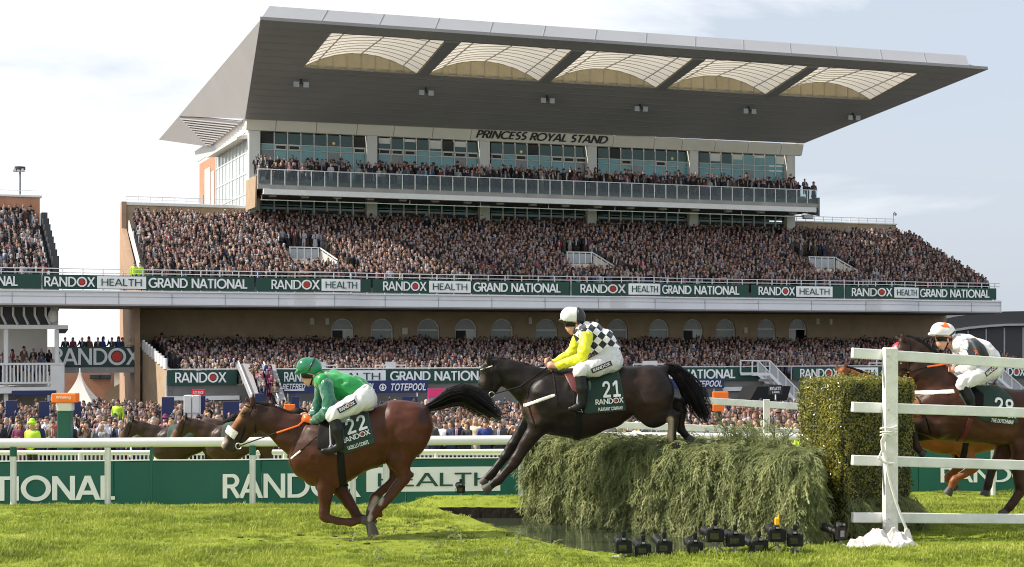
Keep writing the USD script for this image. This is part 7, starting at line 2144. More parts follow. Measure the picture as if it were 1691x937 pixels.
J21 = dict(head=[(946, 526, 13, 951, 528, 12.5, 0, .80, .03), (943, 536, 10, 943, 543, 7.6, 0, .82, .03), (949, 542, 7.6, 945, 548, 4.8, 0, .85, .02), (937, 535.5, 3.8, 935.2, 542, 2.4, 0, .7, .012), (939, 546, 2.6, 940, 547.5, 2.4, 0, 1.5, .008), (943.5, 550, 3.2, 944.5, 550, 3.0, 0, 1.2, .012), (953, 535, 8.6, 960, 546, 9, 0, .8, .03)],
           torso=[(966, 549, 15.5, 976, 553, 18, 0, 1.25, .05), (976, 553, 18, 996, 565, 18.5, 0, 1.05, .05), (996, 565, 18, 1008, 577, 15, 0, 1.05, .05), (968, 560, 12, 985, 574, 11, 0, 1.2, .05), (967, 551, 11, 968, 552, 11, -.15, 1.0, .04), (967, 551, 11, 968, 552, 11, .15, 1.0, .04), (958, 548, 9, 962, 556, 9, 0, 1.4, .04)],
           arm_near=[(968, 555, 9.5, 965, 578, 8.4, (-.18, -.24), 1, .03), (965, 578, 8.4, 960, 592, 7.4, (-.24, -.24), 1, .02), (960, 592, 7.4, 923, 604, 5.6, (-.24, -.10), 1, .02)],
           arm_far=[(958, 557, 10, 948, 578, 8.5, (.16, .20), 1, .03), (948, 578, 8.4, 940, 587, 7, (.20, .20), 1, .02), (940, 587, 7, 917, 599, 5.4, (.20, .10), 1, .02)],
           hips=[(1008, 586, 16.5, 1011, 596, 17, -.06, .95, .05), (1008, 586, 16.5, 1011, 596, 17, .06, .95, .05), (996, 582, 13, 1004, 590, 15, 0, 1.0, .05)],
           leg_near=[(1007, 599, 17, 985, 606, 15, (-.11, -.22), 1, .04), (985, 606, 15, 960, 612, 11, (-.22, -.33), 1, .03), (960, 612, 10.6, 957, 617, 9.8, (-.33, -.34), 1, .02)],
           leg_far=[(1007, 599, 16, 950, 612, 11, (.11, .33), 1, .03)],
           boot_near=[(958, 620, 9.4, 961, 642, 8.4, (-.34, -.36), 1, .02), (961, 642, 8, 961, 664, 5.8, -.36, 1, .02), (961, 668, 6, 951, 674, 5.4, -.36, .8, .02), (951, 674, 5.4, 942, 676, 4, -.36, .8, .02)],
           boot_far=[(956, 620, 9.4, 961, 664, 6, (.34, .36), 1, .02), (961, 668, 6, 942, 676, 4.4, .36, .8, .02)],
           wrist_near=((918, 605), (909, 604), -.09), wrist_far=((913, 600), (903, 597), .08),
           helmet=[(941, 523, 15.5, 950, 523.5, 15.5, 0, .86, .04)], helmet_parts=[('helmet', [(915, 495), (950, 495), (953, 510), (952, 532), (938, 531), (915, 530)], 'helmet_white'), ('helmet_back', [(950.5, 495), (980, 495), (980, 536), (966, 539), (952.5, 533), (953.5, 510)], 'helmet_black')],
           peak=[(932, 528, 5, 925, 529.5, 2.6, 0, 1.9, .01)], goggles=[(931, 533), (941, 531.5), (962, 536), (962, 539), (949, 540), (934, 540)], chin_strap=((954, 534), (947, 553)), eye=(937, 536), ear=(952, 537), patch=(976, 616.5, 36, 8.4, 22))
r21, _ = rider('jockey with black and white checked shirt and yellow sleeves on the leaping dark horse', c21, J21, dict(torso='silk_check', sleeve='silk_yellow'))
obj('whip', tube([c21.L(907, 592, .06), c21.L(911, 612, -.05), c21.L(919, 660, -.20), c21.L(921, 672, -.22)], np.array([.012, .010, .007, .006]), 6), 'strap_black', r21)
obj('collar', sculpt([c21.pr(x) for x in J21['torso']], .010, .012, cut=c21.poly([(955, 540), (964, 534), (969, 540), (960, 552), (957, 566), (952, 566)]), lo=(*c21.L(945, 570)[:1], -.3, c21.L(945, 570)[2]), hi=(c21.L(975, 530)[0], .3, c21.L(975, 530)[2])), 'silk_black', r21, smooth=True)
J28 = dict(head=[(1557, 551, 13, 1563, 553, 12.5, 0, .80, .03), (1555, 561, 10, 1554, 568, 7.6, 0, .82, .03), (1561, 567, 7.6, 1557, 573, 4.8, 0, .85, .02), (1549, 560, 3.8, 1547.5, 566.5, 2.4, 0, .7, .012), (1551, 570.5, 2.6, 1552, 572, 2.4, 0, 1.5, .008), (1556, 575, 3.2, 1557, 575, 3.0, 0, 1.2, .012), (1566, 560, 8.6, 1576, 570, 9, 0, .8, .03)],
           torso=[(1584, 568, 14.5, 1598, 573, 17.5, 0, 1.25, .05), (1598, 573, 17.5, 1622, 582, 18, 0, 1.05, .05), (1622, 582, 17.5, 1635, 592, 14.5, 0, 1.05, .05), (1586, 570, 10.5, 1587, 571, 10.5, -.15, 1.0, .04), (1586, 570, 10.5, 1587, 571, 10.5, .15, 1.0, .04)],
           arm_near=[(1594, 575, 11, 1606, 594, 9.6, (-.18, -.24), 1, .03), (1606, 594, 9.6, 1602, 606, 8.2, (-.24, -.24), 1, .02), (1602, 606, 8.2, 1583, 612, 5.2, (-.24, -.10), 1, .02)],
           arm_far=[(1584, 576, 10, 1584, 596, 8.2, (.16, .20), 1, .03), (1584, 596, 8, 1574, 604, 5.2, (.20, .10), 1, .02)],
           hips=[(1636, 600, 16, 1640, 608, 16.5, -.06, .95, .05), (1636, 600, 16, 1640, 608, 16.5, .06, .95, .05), (1626, 597, 13, 1634, 602, 15, 0, 1.0, .05)],
           leg_near=[(1636, 610, 16, 1614, 620, 14.5, (-.11, -.22), 1, .04), (1614, 620, 14.5, 1592, 632, 11, (-.22, -.31), 1, .03), (1592, 632, 10.4, 1589, 637, 9.4, (-.31, -.32), 1, .02)],
           leg_far=[(1636, 610, 15, 1586, 632, 10.5, (.11, .31), 1, .03)],
           boot_near=[(1591, 640, 9, 1601, 658, 8, (-.32, -.34), 1, .02), (1601, 658, 7.6, 1606, 676, 5.6, -.34, 1, .02), (1606, 679, 5.6, 1588, 684, 4.2, -.34, .8, .02)],
           boot_far=[(1591, 640, 9, 1606, 676, 6, (.32, .34), 1, .02), (1606, 679, 5.6, 1588, 684, 4.2, .34, .8, .02)],
           wrist_near=((1580, 613), (1572, 611), -.09), wrist_far=((1571, 605), (1563, 602), .08),
           helmet=[(1552, 548, 15, 1562, 549, 14.8, 0, .86, .04)], helmet_parts=[('helmet', [(1525, 520), (1590, 520), (1590, 556), (1578, 559), (1562, 554), (1546, 554), (1525, 553)], 'helmet_white'), ('star', [(1548, 537), (1556, 536), (1560, 530), (1564, 537), (1566, 543), (1560, 541), (1554, 541)], 'silk_orange'), ('band', [(1574, 546), (1577, 549), (1567, 556), (1564, 554)], 'helmet_black')],
           peak=[(1542, 551, 5, 1535, 552, 2.6, 0, 1.9, .01)], goggles=[(1544, 556.5), (1554, 555.5), (1577, 560), (1577, 563), (1562, 564.5), (1547, 564)], chin_strap=((1567, 558), (1560, 578)), eye=(1550, 560), ear=(1565, 561), patch=(1617, 622, 26, 8.2, 34))
r28, pr28 = rider('jockey in white shirt with black shoulder panel and orange star behind the white rails', c28, J28, dict(torso='silk_white', sleeve='silk_white', peak='helmet_white'))
obj('sleeve_panel', sculpt(pr28['arm_near'] + pr28['torso'], .010, .020, cut=c28.poly([(1585, 579), (1592, 560), (1606, 558), (1619, 569), (1629, 590), (1600, 600), (1590, 593)]), lo=(c28.L(1580, 600)[0], -.45, c28.L(1580, 600)[2]), hi=(c28.L(1630, 550)[0], 0, c28.L(1630, 550)[2])), 'silk_black', r28, smooth=True)
f28 = Front(sculpt(pr28['arm_near'] + pr28['torso'], .010, .022))
st_ = Polygon([(.5 + (.5 if i % 2 == 0 else .2) * math.sin(i * math.pi / 5), .5 + (.5 if i % 2 == 0 else .2) * math.cos(i * math.pi / 5)) for i in range(10)])
obj('star', text_on(c28, f28, slab(st_, 0, .02), 1595, 587, 13, 13, 0, .004), 'silk_orange', r28)
# two caps of riders hidden behind others
def far_rider(label, Y, px, py, cap, silk, sc=1.0):
    """rider of whom little shows: helmet at (px, py)"""
    c = Ctx(Y, px)
    k = c22.Y / Y * sc
    f = lambda tab: [(*((t[0] - 510) * k + px, (t[1] - 606) * k + py, t[2] * k, (t[3] - 510) * k + px, (t[4] - 606) * k + py, t[5] * k), *t[6:]) for t in tab]
    g = lambda p: ((p[0] - 510) * k + px, (p[1] - 606) * k + py)
    t = thing('jockey', label, 'person', c.base)
    parts = {kk: [c.pr(x) for x in f(J22[kk])] for kk in ('head', 'torso', 'arm_near', 'arm_far', 'hips', 'leg_near', 'leg_far', 'boot_near', 'boot_far')}
    hands = fist(c, c.L(*g((514, 695)), -.09), c.L(*g((505, 692)), -.09) - c.L(*g((514, 695)), -.09), -1) + fist(c, c.L(*g((511, 690)), .08), c.L(*g((501, 688)), .08) - c.L(*g((511, 690)), .08), 1)
    allp = [q for v in parts.values() for q in v]
    obj('body', sculpt(parts['head'] + hands + [Prim(q.a, q.b, q.ra * .85, q.rb * .85, q.sq, q.k) for q in allp if q not in parts['head']], .014), 'skin', t, smooth=True)
    obj('shirt', sculpt(parts['torso'] + parts['arm_near'] + parts['arm_far'], .016, .004), silk, t, smooth=True)
    obj('breeches', sculpt(parts['hips'] + parts['leg_near'] + parts['leg_far'], .016, .004), 'breeches_white', t, smooth=True)
    obj('boots', sculpt(parts['boot_near'] + parts['boot_far'], .014, .004), 'boot_black', t, smooth=True)
    obj('helmet', sculpt([c.pr(x) for x in f(J22['helmet'])], .012, .004, cut=c.poly([g(p) for p in J22['helmet_parts'][0][1]])), cap, t, smooth=True)
    return t
far_rider('jockey with red cap and red shirt on the chestnut horse behind the hedge', 21.4, 1489, 578, 'silk_red', 'silk_red')
far_rider('jockey with yellow cap on the dark horse at the right edge', 24.0, 1706, 596, 'silk_yellow', 'silk_red')
# ================================================================ fence, hedge and rails
rf = np.random.default_rng(17)
def frond(seed, L=.36, tw=15, droop=.95):
    """a hanging spruce spray: curved stem and flat needle twigs on both sides"""
    r = np.random.default_rng(seed)
    t = np.linspace(0, 1, tw)
    sway = r.normal(0, .14)
    st = np.stack([sway * t ** 2 * L * 4 * .5, -(.16 * np.sin(t * 2.2)) * (1 + .2 * r.normal()) * L / .42, -droop * L * (t ** 1.3)], 1)
    V, Fc = [], []
    def tri(a, b, w, wl):
        d = b - a
        n = np.cross(d, [0, -1, .3]); n = n / (np.linalg.norm(n) + 1e-9)
        k = len(V)
        m = a + d * .45
        V.extend([a, m + n * w + wl, b, m - n * w + wl]); Fc.extend([[k, k + 1, k + 2], [k, k + 2, k + 3]])
    for i in range(tw - 1):
        tri(st[i], st[i + 1] + (st[i + 1] - st[i]) * .3, .010, np.zeros(3))
        for s in (-1, 1):
            ln = L * r.uniform(.18, .38) * (1 - .55 * t[i])
            dirn = np.array([s * r.uniform(.45, .95), r.normal(-.25, .3), -r.uniform(.25, 1.0) * droop]); dirn /= np.linalg.norm(dirn)
            b = st[i] + dirn * ln + [0, 0, -droop * ln * .25]
            tri(st[i], b, r.uniform(.004, .0075), np.array([0, -.006, .004]))
            for q in (.35, .65):
                c = st[i] + (b - st[i]) * q
                d2 = np.array([s * r.uniform(-.2, .6), r.normal(-.3, .4), -r.uniform(.6, 1.0) * droop]); d2 /= np.linalg.norm(d2)
                tri(c, c + d2 * ln * .5, r.uniform(.003, .005), np.zeros(3))
    return np.array(V), np.array(Fc)
FL, FR = PG(885, 848)[:2], PG(1346, 897)[:2]
fd = (FR - FL) / np.linalg.norm(FR - FL)
fn = np.array([-abs(fd[1]), -abs(fd[0])]) * np.array([1, 1]); fn = np.array([fd[1], -fd[0]])
if fn[0] > 0: fn = -fn
FLEN, FT, FH = np.linalg.norm(FR - FL), 1.0, .90
fyaw = math.atan2(fd[1], fd[0])
fence = thing('fence', 'long low racecourse fence thickly dressed with hanging spruce branches', 'fence', (FL[0], FL[1], 0), fyaw)
# own frame: x along the fence, -y landing side
core = [(0.05, 0.12, -.2), (FLEN - .15, .12, -.2), (FLEN - .85, FT - .1, -.2), (.05, FT - .1, -.2)]
obj('core', hull([(x, y + (.08 if z > 0 and y < .5 else (-.08 if z > 0 else 0)), z) for x, y, _ in core for z in (-.3, FH - .1)]), 'fence_core_look', fence)
pos, yaw, tilt, sc = [], [], [], []
def add(n_, f):
    for _ in range(n_): 
        p, yw, tl, s = f()
        if p[0] > FLEN - .02 - .75 * max(p[1] - .05, 0): continue
        pos.append(p); yaw.append(yw); tilt.append(tl); sc.append(s)
def wav(x): return .06 * math.sin(x * 5.1) + .05 * math.sin(x * 11.3 + 1)
def front_():
    x = rf.uniform(-.05, FLEN + .0); z = rf.uniform(.12, FH + .02)
    b = .10 * math.sin((z / FH) * 2.2)
    return (x, .10 - b + wav(x + z) * .6 + rf.uniform(-.05, .04), z), rf.normal(0, .6), rf.normal(.06, .30), rf.uniform(.55, 1.1)
def top_():
    x = rf.uniform(-.02, FLEN - .02); y = rf.uniform(.02, FT)
    return (x, y, FH + wav(x) * .4 + rf.uniform(-.06, .06)), rf.uniform(-.9, .9) + (0 if y < .6 else 3.1), rf.uniform(.6, 1.25), rf.uniform(.6, 1.0)
def end_():
    y = rf.uniform(0, FT); z = rf.uniform(.15, FH)
    return (rf.uniform(-.08, .06), y, z), -1.57 + rf.normal(0, .4), rf.normal(.05, .15), rf.uniform(.7, 1.15)
def back_():
    x = rf.uniform(0, FLEN); z = rf.uniform(.2, FH)
    return (x, FT - .02 + rf.uniform(-.03, .05), z), 3.14 + rf.normal(0, .35), rf.normal(.05, .15), rf.uniform(.7, 1.2)
def foot_():
    x = rf.uniform(0, FLEN); 
    return (x, .05 + rf.uniform(-.1, .06), rf.uniform(.02, .25)), rf.normal(0, .5), rf.normal(.25, .2), rf.uniform(.6, 1.0)
def end2_():
    y = rf.uniform(0, FT); z = rf.uniform(.1, FH)
    return (FLEN - .03 - .75 * max(y - .05, 0) + rf.uniform(-.12, 0), y, z), .8 + rf.normal(0, .4), rf.normal(.05, .15), rf.uniform(.7, 1.15)
add(420, end2_)
add(4300, front_); add(1100, top_); add(420, end_); add(500, back_); add(500, foot_)
def loose_():
    a, b = [(1.55, 2.75), (1.85, 3.3)][rf.integers(2)]
    x = rf.uniform(2.1, 3.6); x = x if rf.uniform() < .4 else rf.normal(2.9, .28)
    x = min(max(x, 1.8), FLEN - .3)
    return (x, rf.uniform(.45, .9), FH + rf.uniform(-.02, .10)), rf.uniform(-1.2, 1.2), rf.uniform(1.6, 2.7), rf.uniform(.5, 1.0) * (1 if abs(x - 2.9) < .5 else .55)
add(75, loose_)
yaw, tilt = np.array(yaw), np.array(tilt)
qx = np.stack([np.cos(tilt / 2), -np.sin(tilt / 2), 0 * tilt, 0 * tilt], 1)
pr_ = instancer(str(fence.GetPath()) + '/spruce_spray', [(frond(s, .32 + .06 * (s % 3), 11), 'spruce_look') for s in range(7)], np.array(pos), qmul(qz(yaw), qx), np.array(sc), rf.integers(0, 7, len(pos)))
data(pr_, 'hanging grey green spruce sprays', kind='stuff')

# sprigs knocked off on to the turf
lp_ = [(*PG(rf.uniform(560, 980), rf.uniform(872, 932))[:2],) for _ in range(60)]
lp_ = [p for p in lp_ if not WPOLY.buffer(.05).contains(Point(*p))]
lq = np.array([(*p, ground_height([p])[0] + .03) for p in lp_])
ta = rf.uniform(1.35, 1.75, len(lq))
pr_ = instancer('/World/spruce_litter', [(frond(70 + s, .22, 8), 'spruce_look') for s in range(3)], lq, qmul(qz(rf.uniform(0, 6.28, len(lq))), np.stack([np.cos(ta / 2), -np.sin(ta / 2), 0 * ta, 0 * ta], 1)), rf.uniform(.4, .9, len(lq)), rf.integers(0, 3, len(lq)))
data(pr_, 'spruce sprigs knocked on to the grass beside the water', 'sprigs', kind='stuff')
# clipped hedge
def pxy(px, Y): return np.array([(px - CX) / F * Y, Y])
H0, H1, H2 = pxy(1390, 17.95), pxy(1317, 19.0), pxy(1510, 18.75)
H3 = H1 + H2 - H0
HT = HC - (629 - YH) / F * 18.3
hb_ = H0 * .25 + H1 * .25 + H2 * .25 + H3 * .25
hedge = thing('hedge', 'tall clipped golden privet hedge at the near end of the fence', 'hedge', (*hb_, 0))
foot = [p - hb_ for p in (H0, H2, H3, H1)]
def hl(p, s): return p * s
obj('core', hull([(*(p * .97), HT - .03) for p in foot] + [(*(p * .90), -.1) for p in foot]), 'hedge_core_look', hedge)
LV, LF = [], []
def leaf_on(c, n_):
    a = rf.uniform(0, 6.28)
    n_ = n_ + rf.normal(0, .55, 3); n_ /= np.linalg.norm(n_)
    t1 = np.cross(n_, [0, 0, 1.0]) + 1e-6; t1 /= np.linalg.norm(t1); t2 = np.cross(n_, t1)
    u = t1 * math.cos(a) + t2 * math.sin(a); w = np.cross(n_, u)
    l, b = rf.uniform(.011, .022), rf.uniform(.006, .010)
    k = len(LV)
    LV.extend([c - u * l, c + w * b + n_ * .002, c + u * l, c - w * b + n_ * .002]); LF.extend([[k, k + 1, k + 2], [k, k + 2, k + 3]])
for i in range(4):
    a, b = foot[i], foot[(i + 1) % 4]
    e = b - a; nn = np.array([e[1], -e[0], 0]); nn /= np.linalg.norm(nn)
    vis = i in (0, 3)
    for _ in range(11500 if vis else 3000):
        t, z = rf.uniform(), rf.uniform()
        q = a + e * t
        s = .90 + .09 * z
        c = np.array([*(q * s), z * HT])
        bulge = (meshkit.noise(np.array([[c[0] * 6, c[1] * 6, c[2] * 6]]))[0] - .5) * .07
        leaf_on(c + nn * (bulge + rf.uniform(-.02, .035)), nn)
for _ in range(6000):
    s, t = rf.uniform(size=2)
    q = (foot[0] * (1 - s) + foot[1] * s) * (1 - t) + (foot[3] * (1 - s) + foot[2] * s) * t
    leaf_on(np.array([*(q * .985), HT + rf.uniform(-.03, .03) + (.06 if rf.uniform() < .04 else 0)]), np.array([0, 0, 1.0]))
obj('leaves', (np.array(LV), np.array(LF)), 'privet_look', hedge, kind='stuff', label='small glossy golden green leaves')
for k in range(7):
    a = rf.uniform(-.3, .3, 2)
    obj('stem', tube([[a[0] * .5, a[1] * .5, -.1], [a[0], a[1], HT * .6]], .018, 5), 'bark', hedge)
# spruce skirt round the foot of the hedge
sk_pos, sk_yaw, sk_t, sk_s = [], [], [], []
for i in range(4):
    a, b = foot[i], foot[(i + 1) % 4]
    e = b - a
    y_ = math.atan2(e[1], e[0])
    for _ in range((230, 190, 60, 24)[i]):
        q = (a + e * rf.uniform()) * (.92 + rf.uniform(-.05, .1)); z = rf.uniform(.08, .42 if i == 0 else .26)
        sk_pos.append((*q, z)); sk_yaw.append(y_ + rf.normal(0, .4)); sk_t.append(rf.normal(.25, .2)); sk_s.append(rf.uniform(.6, 1.1))
sk_t = np.array(sk_t)
pr_ = instancer(str(hedge.GetPath()) + '/spruce_spray', [(frond(40 + s, .40, 11), 'spruce_look') for s in range(4)], np.array(sk_pos), qmul(qz(np.array(sk_yaw)), np.stack([np.cos(sk_t / 2), -np.sin(sk_t / 2), 0 * sk_t, 0 * sk_t], 1)), np.array(sk_s), rf.integers(0, 4, len(sk_pos)))
data(pr_, 'spruce branches round the foot', kind='stuff')

# white four-rail wing in front of the hedge
YA, YB = 17.48, 18.55
def WP(px, py): 
    Y = YA + (YB - YA) * (px - 1408) / (1745 - 1408)
    return P(px, py, Y)
wb = np.array([*WP(1467, 800)[:2], 0])
wing = thing('wing_rail', 'white wooden four rail wing with one post in front of the hedge', 'rail fence', wb)
for (yl0, yl1, yr0, yr1) in ((574.5, 592, 593, 615.5), (664, 681, 674, 693.5), (752, 769, 761.5, 779.5), (847, 864, 849.5, 867)):
    a0_, a1_, b0_, b1_ = WP(1408, yl0) - wb, WP(1408, yl1) - wb, WP(1830, yr0 + (yr0 - yl0) * .25) - wb, WP(1830, yr1 + (yr1 - yl1) * .25) - wb
    obj('rail', bar((a0_ + a1_) / 2 + [0, .04, 0], (b0_ + b1_) / 2 + [0, .04, 0], .05, (a0_ - a1_)[2], .008), 'worn_white_paint', wing)
pt, hp_ = WP(1467, 574), 11.2 / F * 17.5
obj('post', bx([-hp_, -.15, -.15], [hp_, -.012, pt[2]], .012), 'worn_white_paint', wing)
for x in (1790,):
    q = WP(x, 580) - wb
    obj('post', bx([q[0] - hp_, q[1] + .075, -.15], [q[0] + hp_, q[1] + .215, q[2]], .012), 'worn_white_paint', wing)
for (x, y) in ((1456.5, 588), (1457, 676), (1457.5, 763), (1458, 855), (1476, 600), (1476, 769)):
    q = WP(x + 6, y) - wb
    obj('bolt', trimesh.creation.cylinder(.008, .012, sections=8).apply_transform(trimesh.transformations.rotation_matrix(np.pi / 2, [1, 0, 0])).apply_translation([q[0] - .01, -.155, q[2]]), 'steel_grey', wing)
# strap tied round the post, hanging to the ground
def RP(px, py, dy=-.18): return P(px, py, wb[1] + dy)
rope = thing('strap', 'white strap knotted round the wing post, hanging to the cloth', 'strap', RP(1467, 712))
rb0 = RP(1467, 712)
for y, dz in ((706, 0), (712, .01), (717, -.01)):
    lp = [RP(1454, y + 2, -.17), RP(1462, y + dz * 100, -.185), RP(1472, y + 1, -.185), RP(1481, y - 2, -.17), RP(1481, y - 2, .02), RP(1454, y + 2, .02), RP(1454, y + 2, -.17)]
    obj('coil', tube(np.array(lp) - rb0, .010, 6), 'rope_look', rope)
def ribbon(pts, w):
    pts = np.array(pts); V = []
    for i, p in enumerate(pts):
        d = pts[min(i + 1, len(pts) - 1)] - pts[max(i - 1, 0)]
        n_ = np.cross(d, [0, 1.0, .25]); n_ /= np.linalg.norm(n_) + 1e-9
        V += [p - n_ * w, p + n_ * w, p + n_ * w * .6 + [0, -.008, 0], p - n_ * w * .6 + [0, -.008, 0]]
    Fq = []
    for i in range(len(pts) - 1):
        for j in range(4):
            Fq.append([i * 4 + j, i * 4 + (j + 1) % 4, (i + 1) * 4 + (j + 1) % 4, (i + 1) * 4 + j])
    return np.array(V), np.array(Fq)
obj('hanging_end', ribbon(np.array([RP(1463, 716), RP(1458, 735), RP(1462, 752), RP(1466, 778), RP(1471, 800), RP(1480, 830), RP(1489, 855), RP(1496, 872), RP(1495, 884)]) - rb0, .015), 'rope_look', rope)
obj('hanging_end', ribbon(np.array([RP(1462, 716), RP(1456, 728), RP(1457, 744), RP(1451, 757), RP(1460, 764), RP(1476, 766)]) - rb0, .014), 'rope_look', rope)
# crumpled white cloth at the foot of the post
ccl = Ctx(17.0, 1450)
gx, gy = np.meshgrid(np.linspace(-.40, .40, 90), np.linspace(-.24, .22, 48), indexing='ij')
def lump(cx, cy, sx, sy, a): return a * np.exp(-((gx - cx) / sx) ** 2 - ((gy - cy) / sy) ** 2)
hz_ = np.maximum.reduce([lump(.16, .04, .19, .15, .19), lump(.30, .02, .10, .14, .18), lump(-.02, .0, .17, .14, .19), lump(-.22, -.05, .15, .11, .12), lump(.05, -.12, .25, .07, .10)])
qq = np.stack([gx * 3.2 + gy * 5, gy * 9 - gx * 5.5, 0 * gx + 3.3], -1)
fold = 1 - np.abs(meshkit.noise(qq) - .5) * 2
fold2 = 1 - np.abs(meshkit.noise(np.stack([gx * 9 - gy * 7, gy * 8 + gx * 12, 0 * gx + 8], -1)) - .5) * 2
hz_ = hz_ * (.45 + .55 * fold ** 2) + .035 * fold2 ** 3 * (hz_ > .02) - .012
rim_ = (gx / .37) ** 2 + (gy / .19) ** 2 + (meshkit.noise(np.stack([gx * 7, gy * 7, 0 * gx], -1)) - .5) * .8
hz_ = hz_ - np.clip(rim_ - .85, 0, 1) * .25
gxx = gx + (fold - .5) * .03; gyy = gy + (fold2 - .5) * .03
Vc = np.stack([gxx, gyy, hz_], -1).reshape(-1, 3)
fq = np.array([[i * 48 + j, (i + 1) * 48 + j, (i + 1) * 48 + j + 1, i * 48 + j + 1] for i in range(89) for j in range(47)])
keep_ = Vc[fq][:, :, 2].max(1) > -.03
uq_, inv_ = np.unique(fq[keep_], return_inverse=True)
cm = (Vc[uq_], inv_.reshape(-1, 4))
tcl = thing('cloth', 'crumpled white cloth heaped at the foot of the wing post', 'cloth', ccl.base)
obj('fabric', cm, 'cloth_white', tcl, smooth=True)

# ---- advertising boards beside the course
def course_board(label, px0, px1, Ya, Yb, zt_, zb2, items, th=.05):
    a, b = pxy(px0, Ya), pxy(px1, Yb)
    al = math.atan2(b[1] - a[1], b[0] - a[0])
    L_ = np.linalg.norm(b - a)
    e_ = (b - a) / L_
    t = thing('advertising_board', label, 'board', (a[0], a[1], 0), al)
    n_ = max(1, int(round(L_ / 2.4)))
    for i in range(n_):
        x0, x1 = L_ * i / n_, L_ * (i + 1) / n_
        obj('board_panel', bx([x0 + .002, 0, zb2], [x1 - .002, th, zt_], .008), 'bright_green_board', t)
    obj('top_edge', bx([0, -.008, zt_ + .001], [L_, th + .008, zt_ + .014]), 'white_paint', t)
    def dist(px):
        r = (px - CX) / F
        s = (a[0] - r * a[1]) / (r * e_[1] - e_[0])
        return s, a[1] + e_[1] * s
    X = lambda px: dist(px)[0]
    Ym = dist(sum(it[1] if it[0] == 'box' else it[2] for it in items) / len(items))[1]
    Zp = lambda py: HC - (py - YH) / F * Ym
    for it in items:
        if it[0] == 'box':
            obj('white_field', bx([X(it[1]), -.006, Zp(it[4])], [X(it[2]), .002, Zp(it[3])]), 'letter_white', t)
        else:
            _, text, x0, x1, y0, y1, m_, wt = it
            whole = letters(text, wt)
            k = (X(x1) - X(x0)) / whole.bounds[2]
            xc, first = 0.0, None
            for ch in text:
                if ch != ' ':
                    raw = unary_union([LineString(s).buffer(wt / 2, cap_style='flat', join_style='mitre') for s in _GL[ch][1]]).intersection(sbox(-1, 0, 3, 1)).bounds[0]
                    if first is None: first = xc + raw
                    g = affinity.scale(affinity.translate(letters(ch, wt), xc + raw - first, 0), k, Zp(y0) - Zp(y1), origin=(0, 0))
                    m = upright(affinity.translate(g, X(x0), Zp(y1)), -.016, -.0065 if m_ == 'letter_green' else -.003)
                    obj('letter', m, m_, t)
                xc += _GL[ch][0] + .035
    return t
wn = letters('NATIONAL', .17).bounds[2]; wo = letters('ONAL', .17).bounds[2]
xN = 190 - 156 * wn / wo
course_board('long green board by the running rail on the left with large white capitals', -60, 905, 23.75, 24.65, HC - 189.3 / F * 24.3, -.42,
             [('t', 'NATIONAL', xN, 190, 784, 823.5, 'letter_white', .17), ('t', 'RANDOX', 368, 596, 783, 823, 'letter_white', .15), ('box', 605, 826, 774, 815), ('t', 'HEALTH', 624, 815, 784, 806, 'letter_green', .12)])
course_board('green board with white capitals seen between the white rails and horse legs', 1290, 1740, 28.0, 28.4, HC - 168.5 / F * 28, -.62,
             [('t', 'RANDOX', 1553, 1738, 772, 797, 'letter_white', .15)])
# running rail with its posts
def tube_rail(name, label, pts, r, posts, cat_='rail', mt='white_paint', pw=.055, grp=None):
    pts = np.array(pts)
    b = np.array([pts[0][0], pts[0][1], gz(0, pts[0][1])])
    t = thing(name, label, cat_, b, 0, grp)
    obj('rail', tube(pts - b, r, 14), mt, t, smooth=40)
    for x, y, zt_, m_, w in posts:
        g = float(gz(0, y)) - .1
        obj('post', tube(np.array([[x, y, g], [x, y, zt_]]) - b, w, 10), m_, t, smooth=40)
    return t
RY = 24.15
RYf = lambda px: 23.35 + .95 * (px + 60) / 965
pts = [P(px, 732.5 - .0065 * px, RYf(px)) for px in np.linspace(-80, 900, 12)]
posts = []
for px, m_, w in ((22, 'worn_white_paint', .045), (178, 'worn_white_paint', .045), (250, 'bright_green_board', .022), (417, 'worn_white_paint', .045), (583, 'worn_white_paint', .045), (637, 'worn_white_paint', .042), (860, 'worn_white_paint', .04)):
    q = P(px, 740 - .006 * px, RYf(px) - .02)
    posts.append((q[0], q[1], q[2], m_, w))
rr_ = tube_rail('running_rail', 'thick white running rail along the course in front of the crowd, left half', pts, .070, posts)
for px in (22, 417):
    q = P(px, 754 - .006 * px, RYf(px) - .02) - np.array([pts[0][0], pts[0][1], gz(0, pts[0][1])])
    obj('post_bracket', tube([q, q + [0, 0, .13]], .05, 10), 'bright_green_board', rr_)
tube_rail('running_rail', 'white running rail seen low behind the fence on the right', [P(px, 720 + (px - 1020) * .006, 27.2) for px in np.linspace(900, 1760, 10)], .06, [(*P(px, 722, 27.2)[:2], P(px, 722, 27.2)[2], 'worn_white_paint', .04) for px in (1000, 1170, 1345, 1640, 1800)])
tube_rail('second_rail', 'flat white rail behind the running rail on the left', [P(px, 747.5 - .003 * px, 36) for px in np.linspace(-80, 1000, 8)], .045, [(*P(px, 748, 36)[:2], P(px, 748, 36)[2], 'worn_white_paint', .05) for px in (132, 258, 470, 720, 930)])
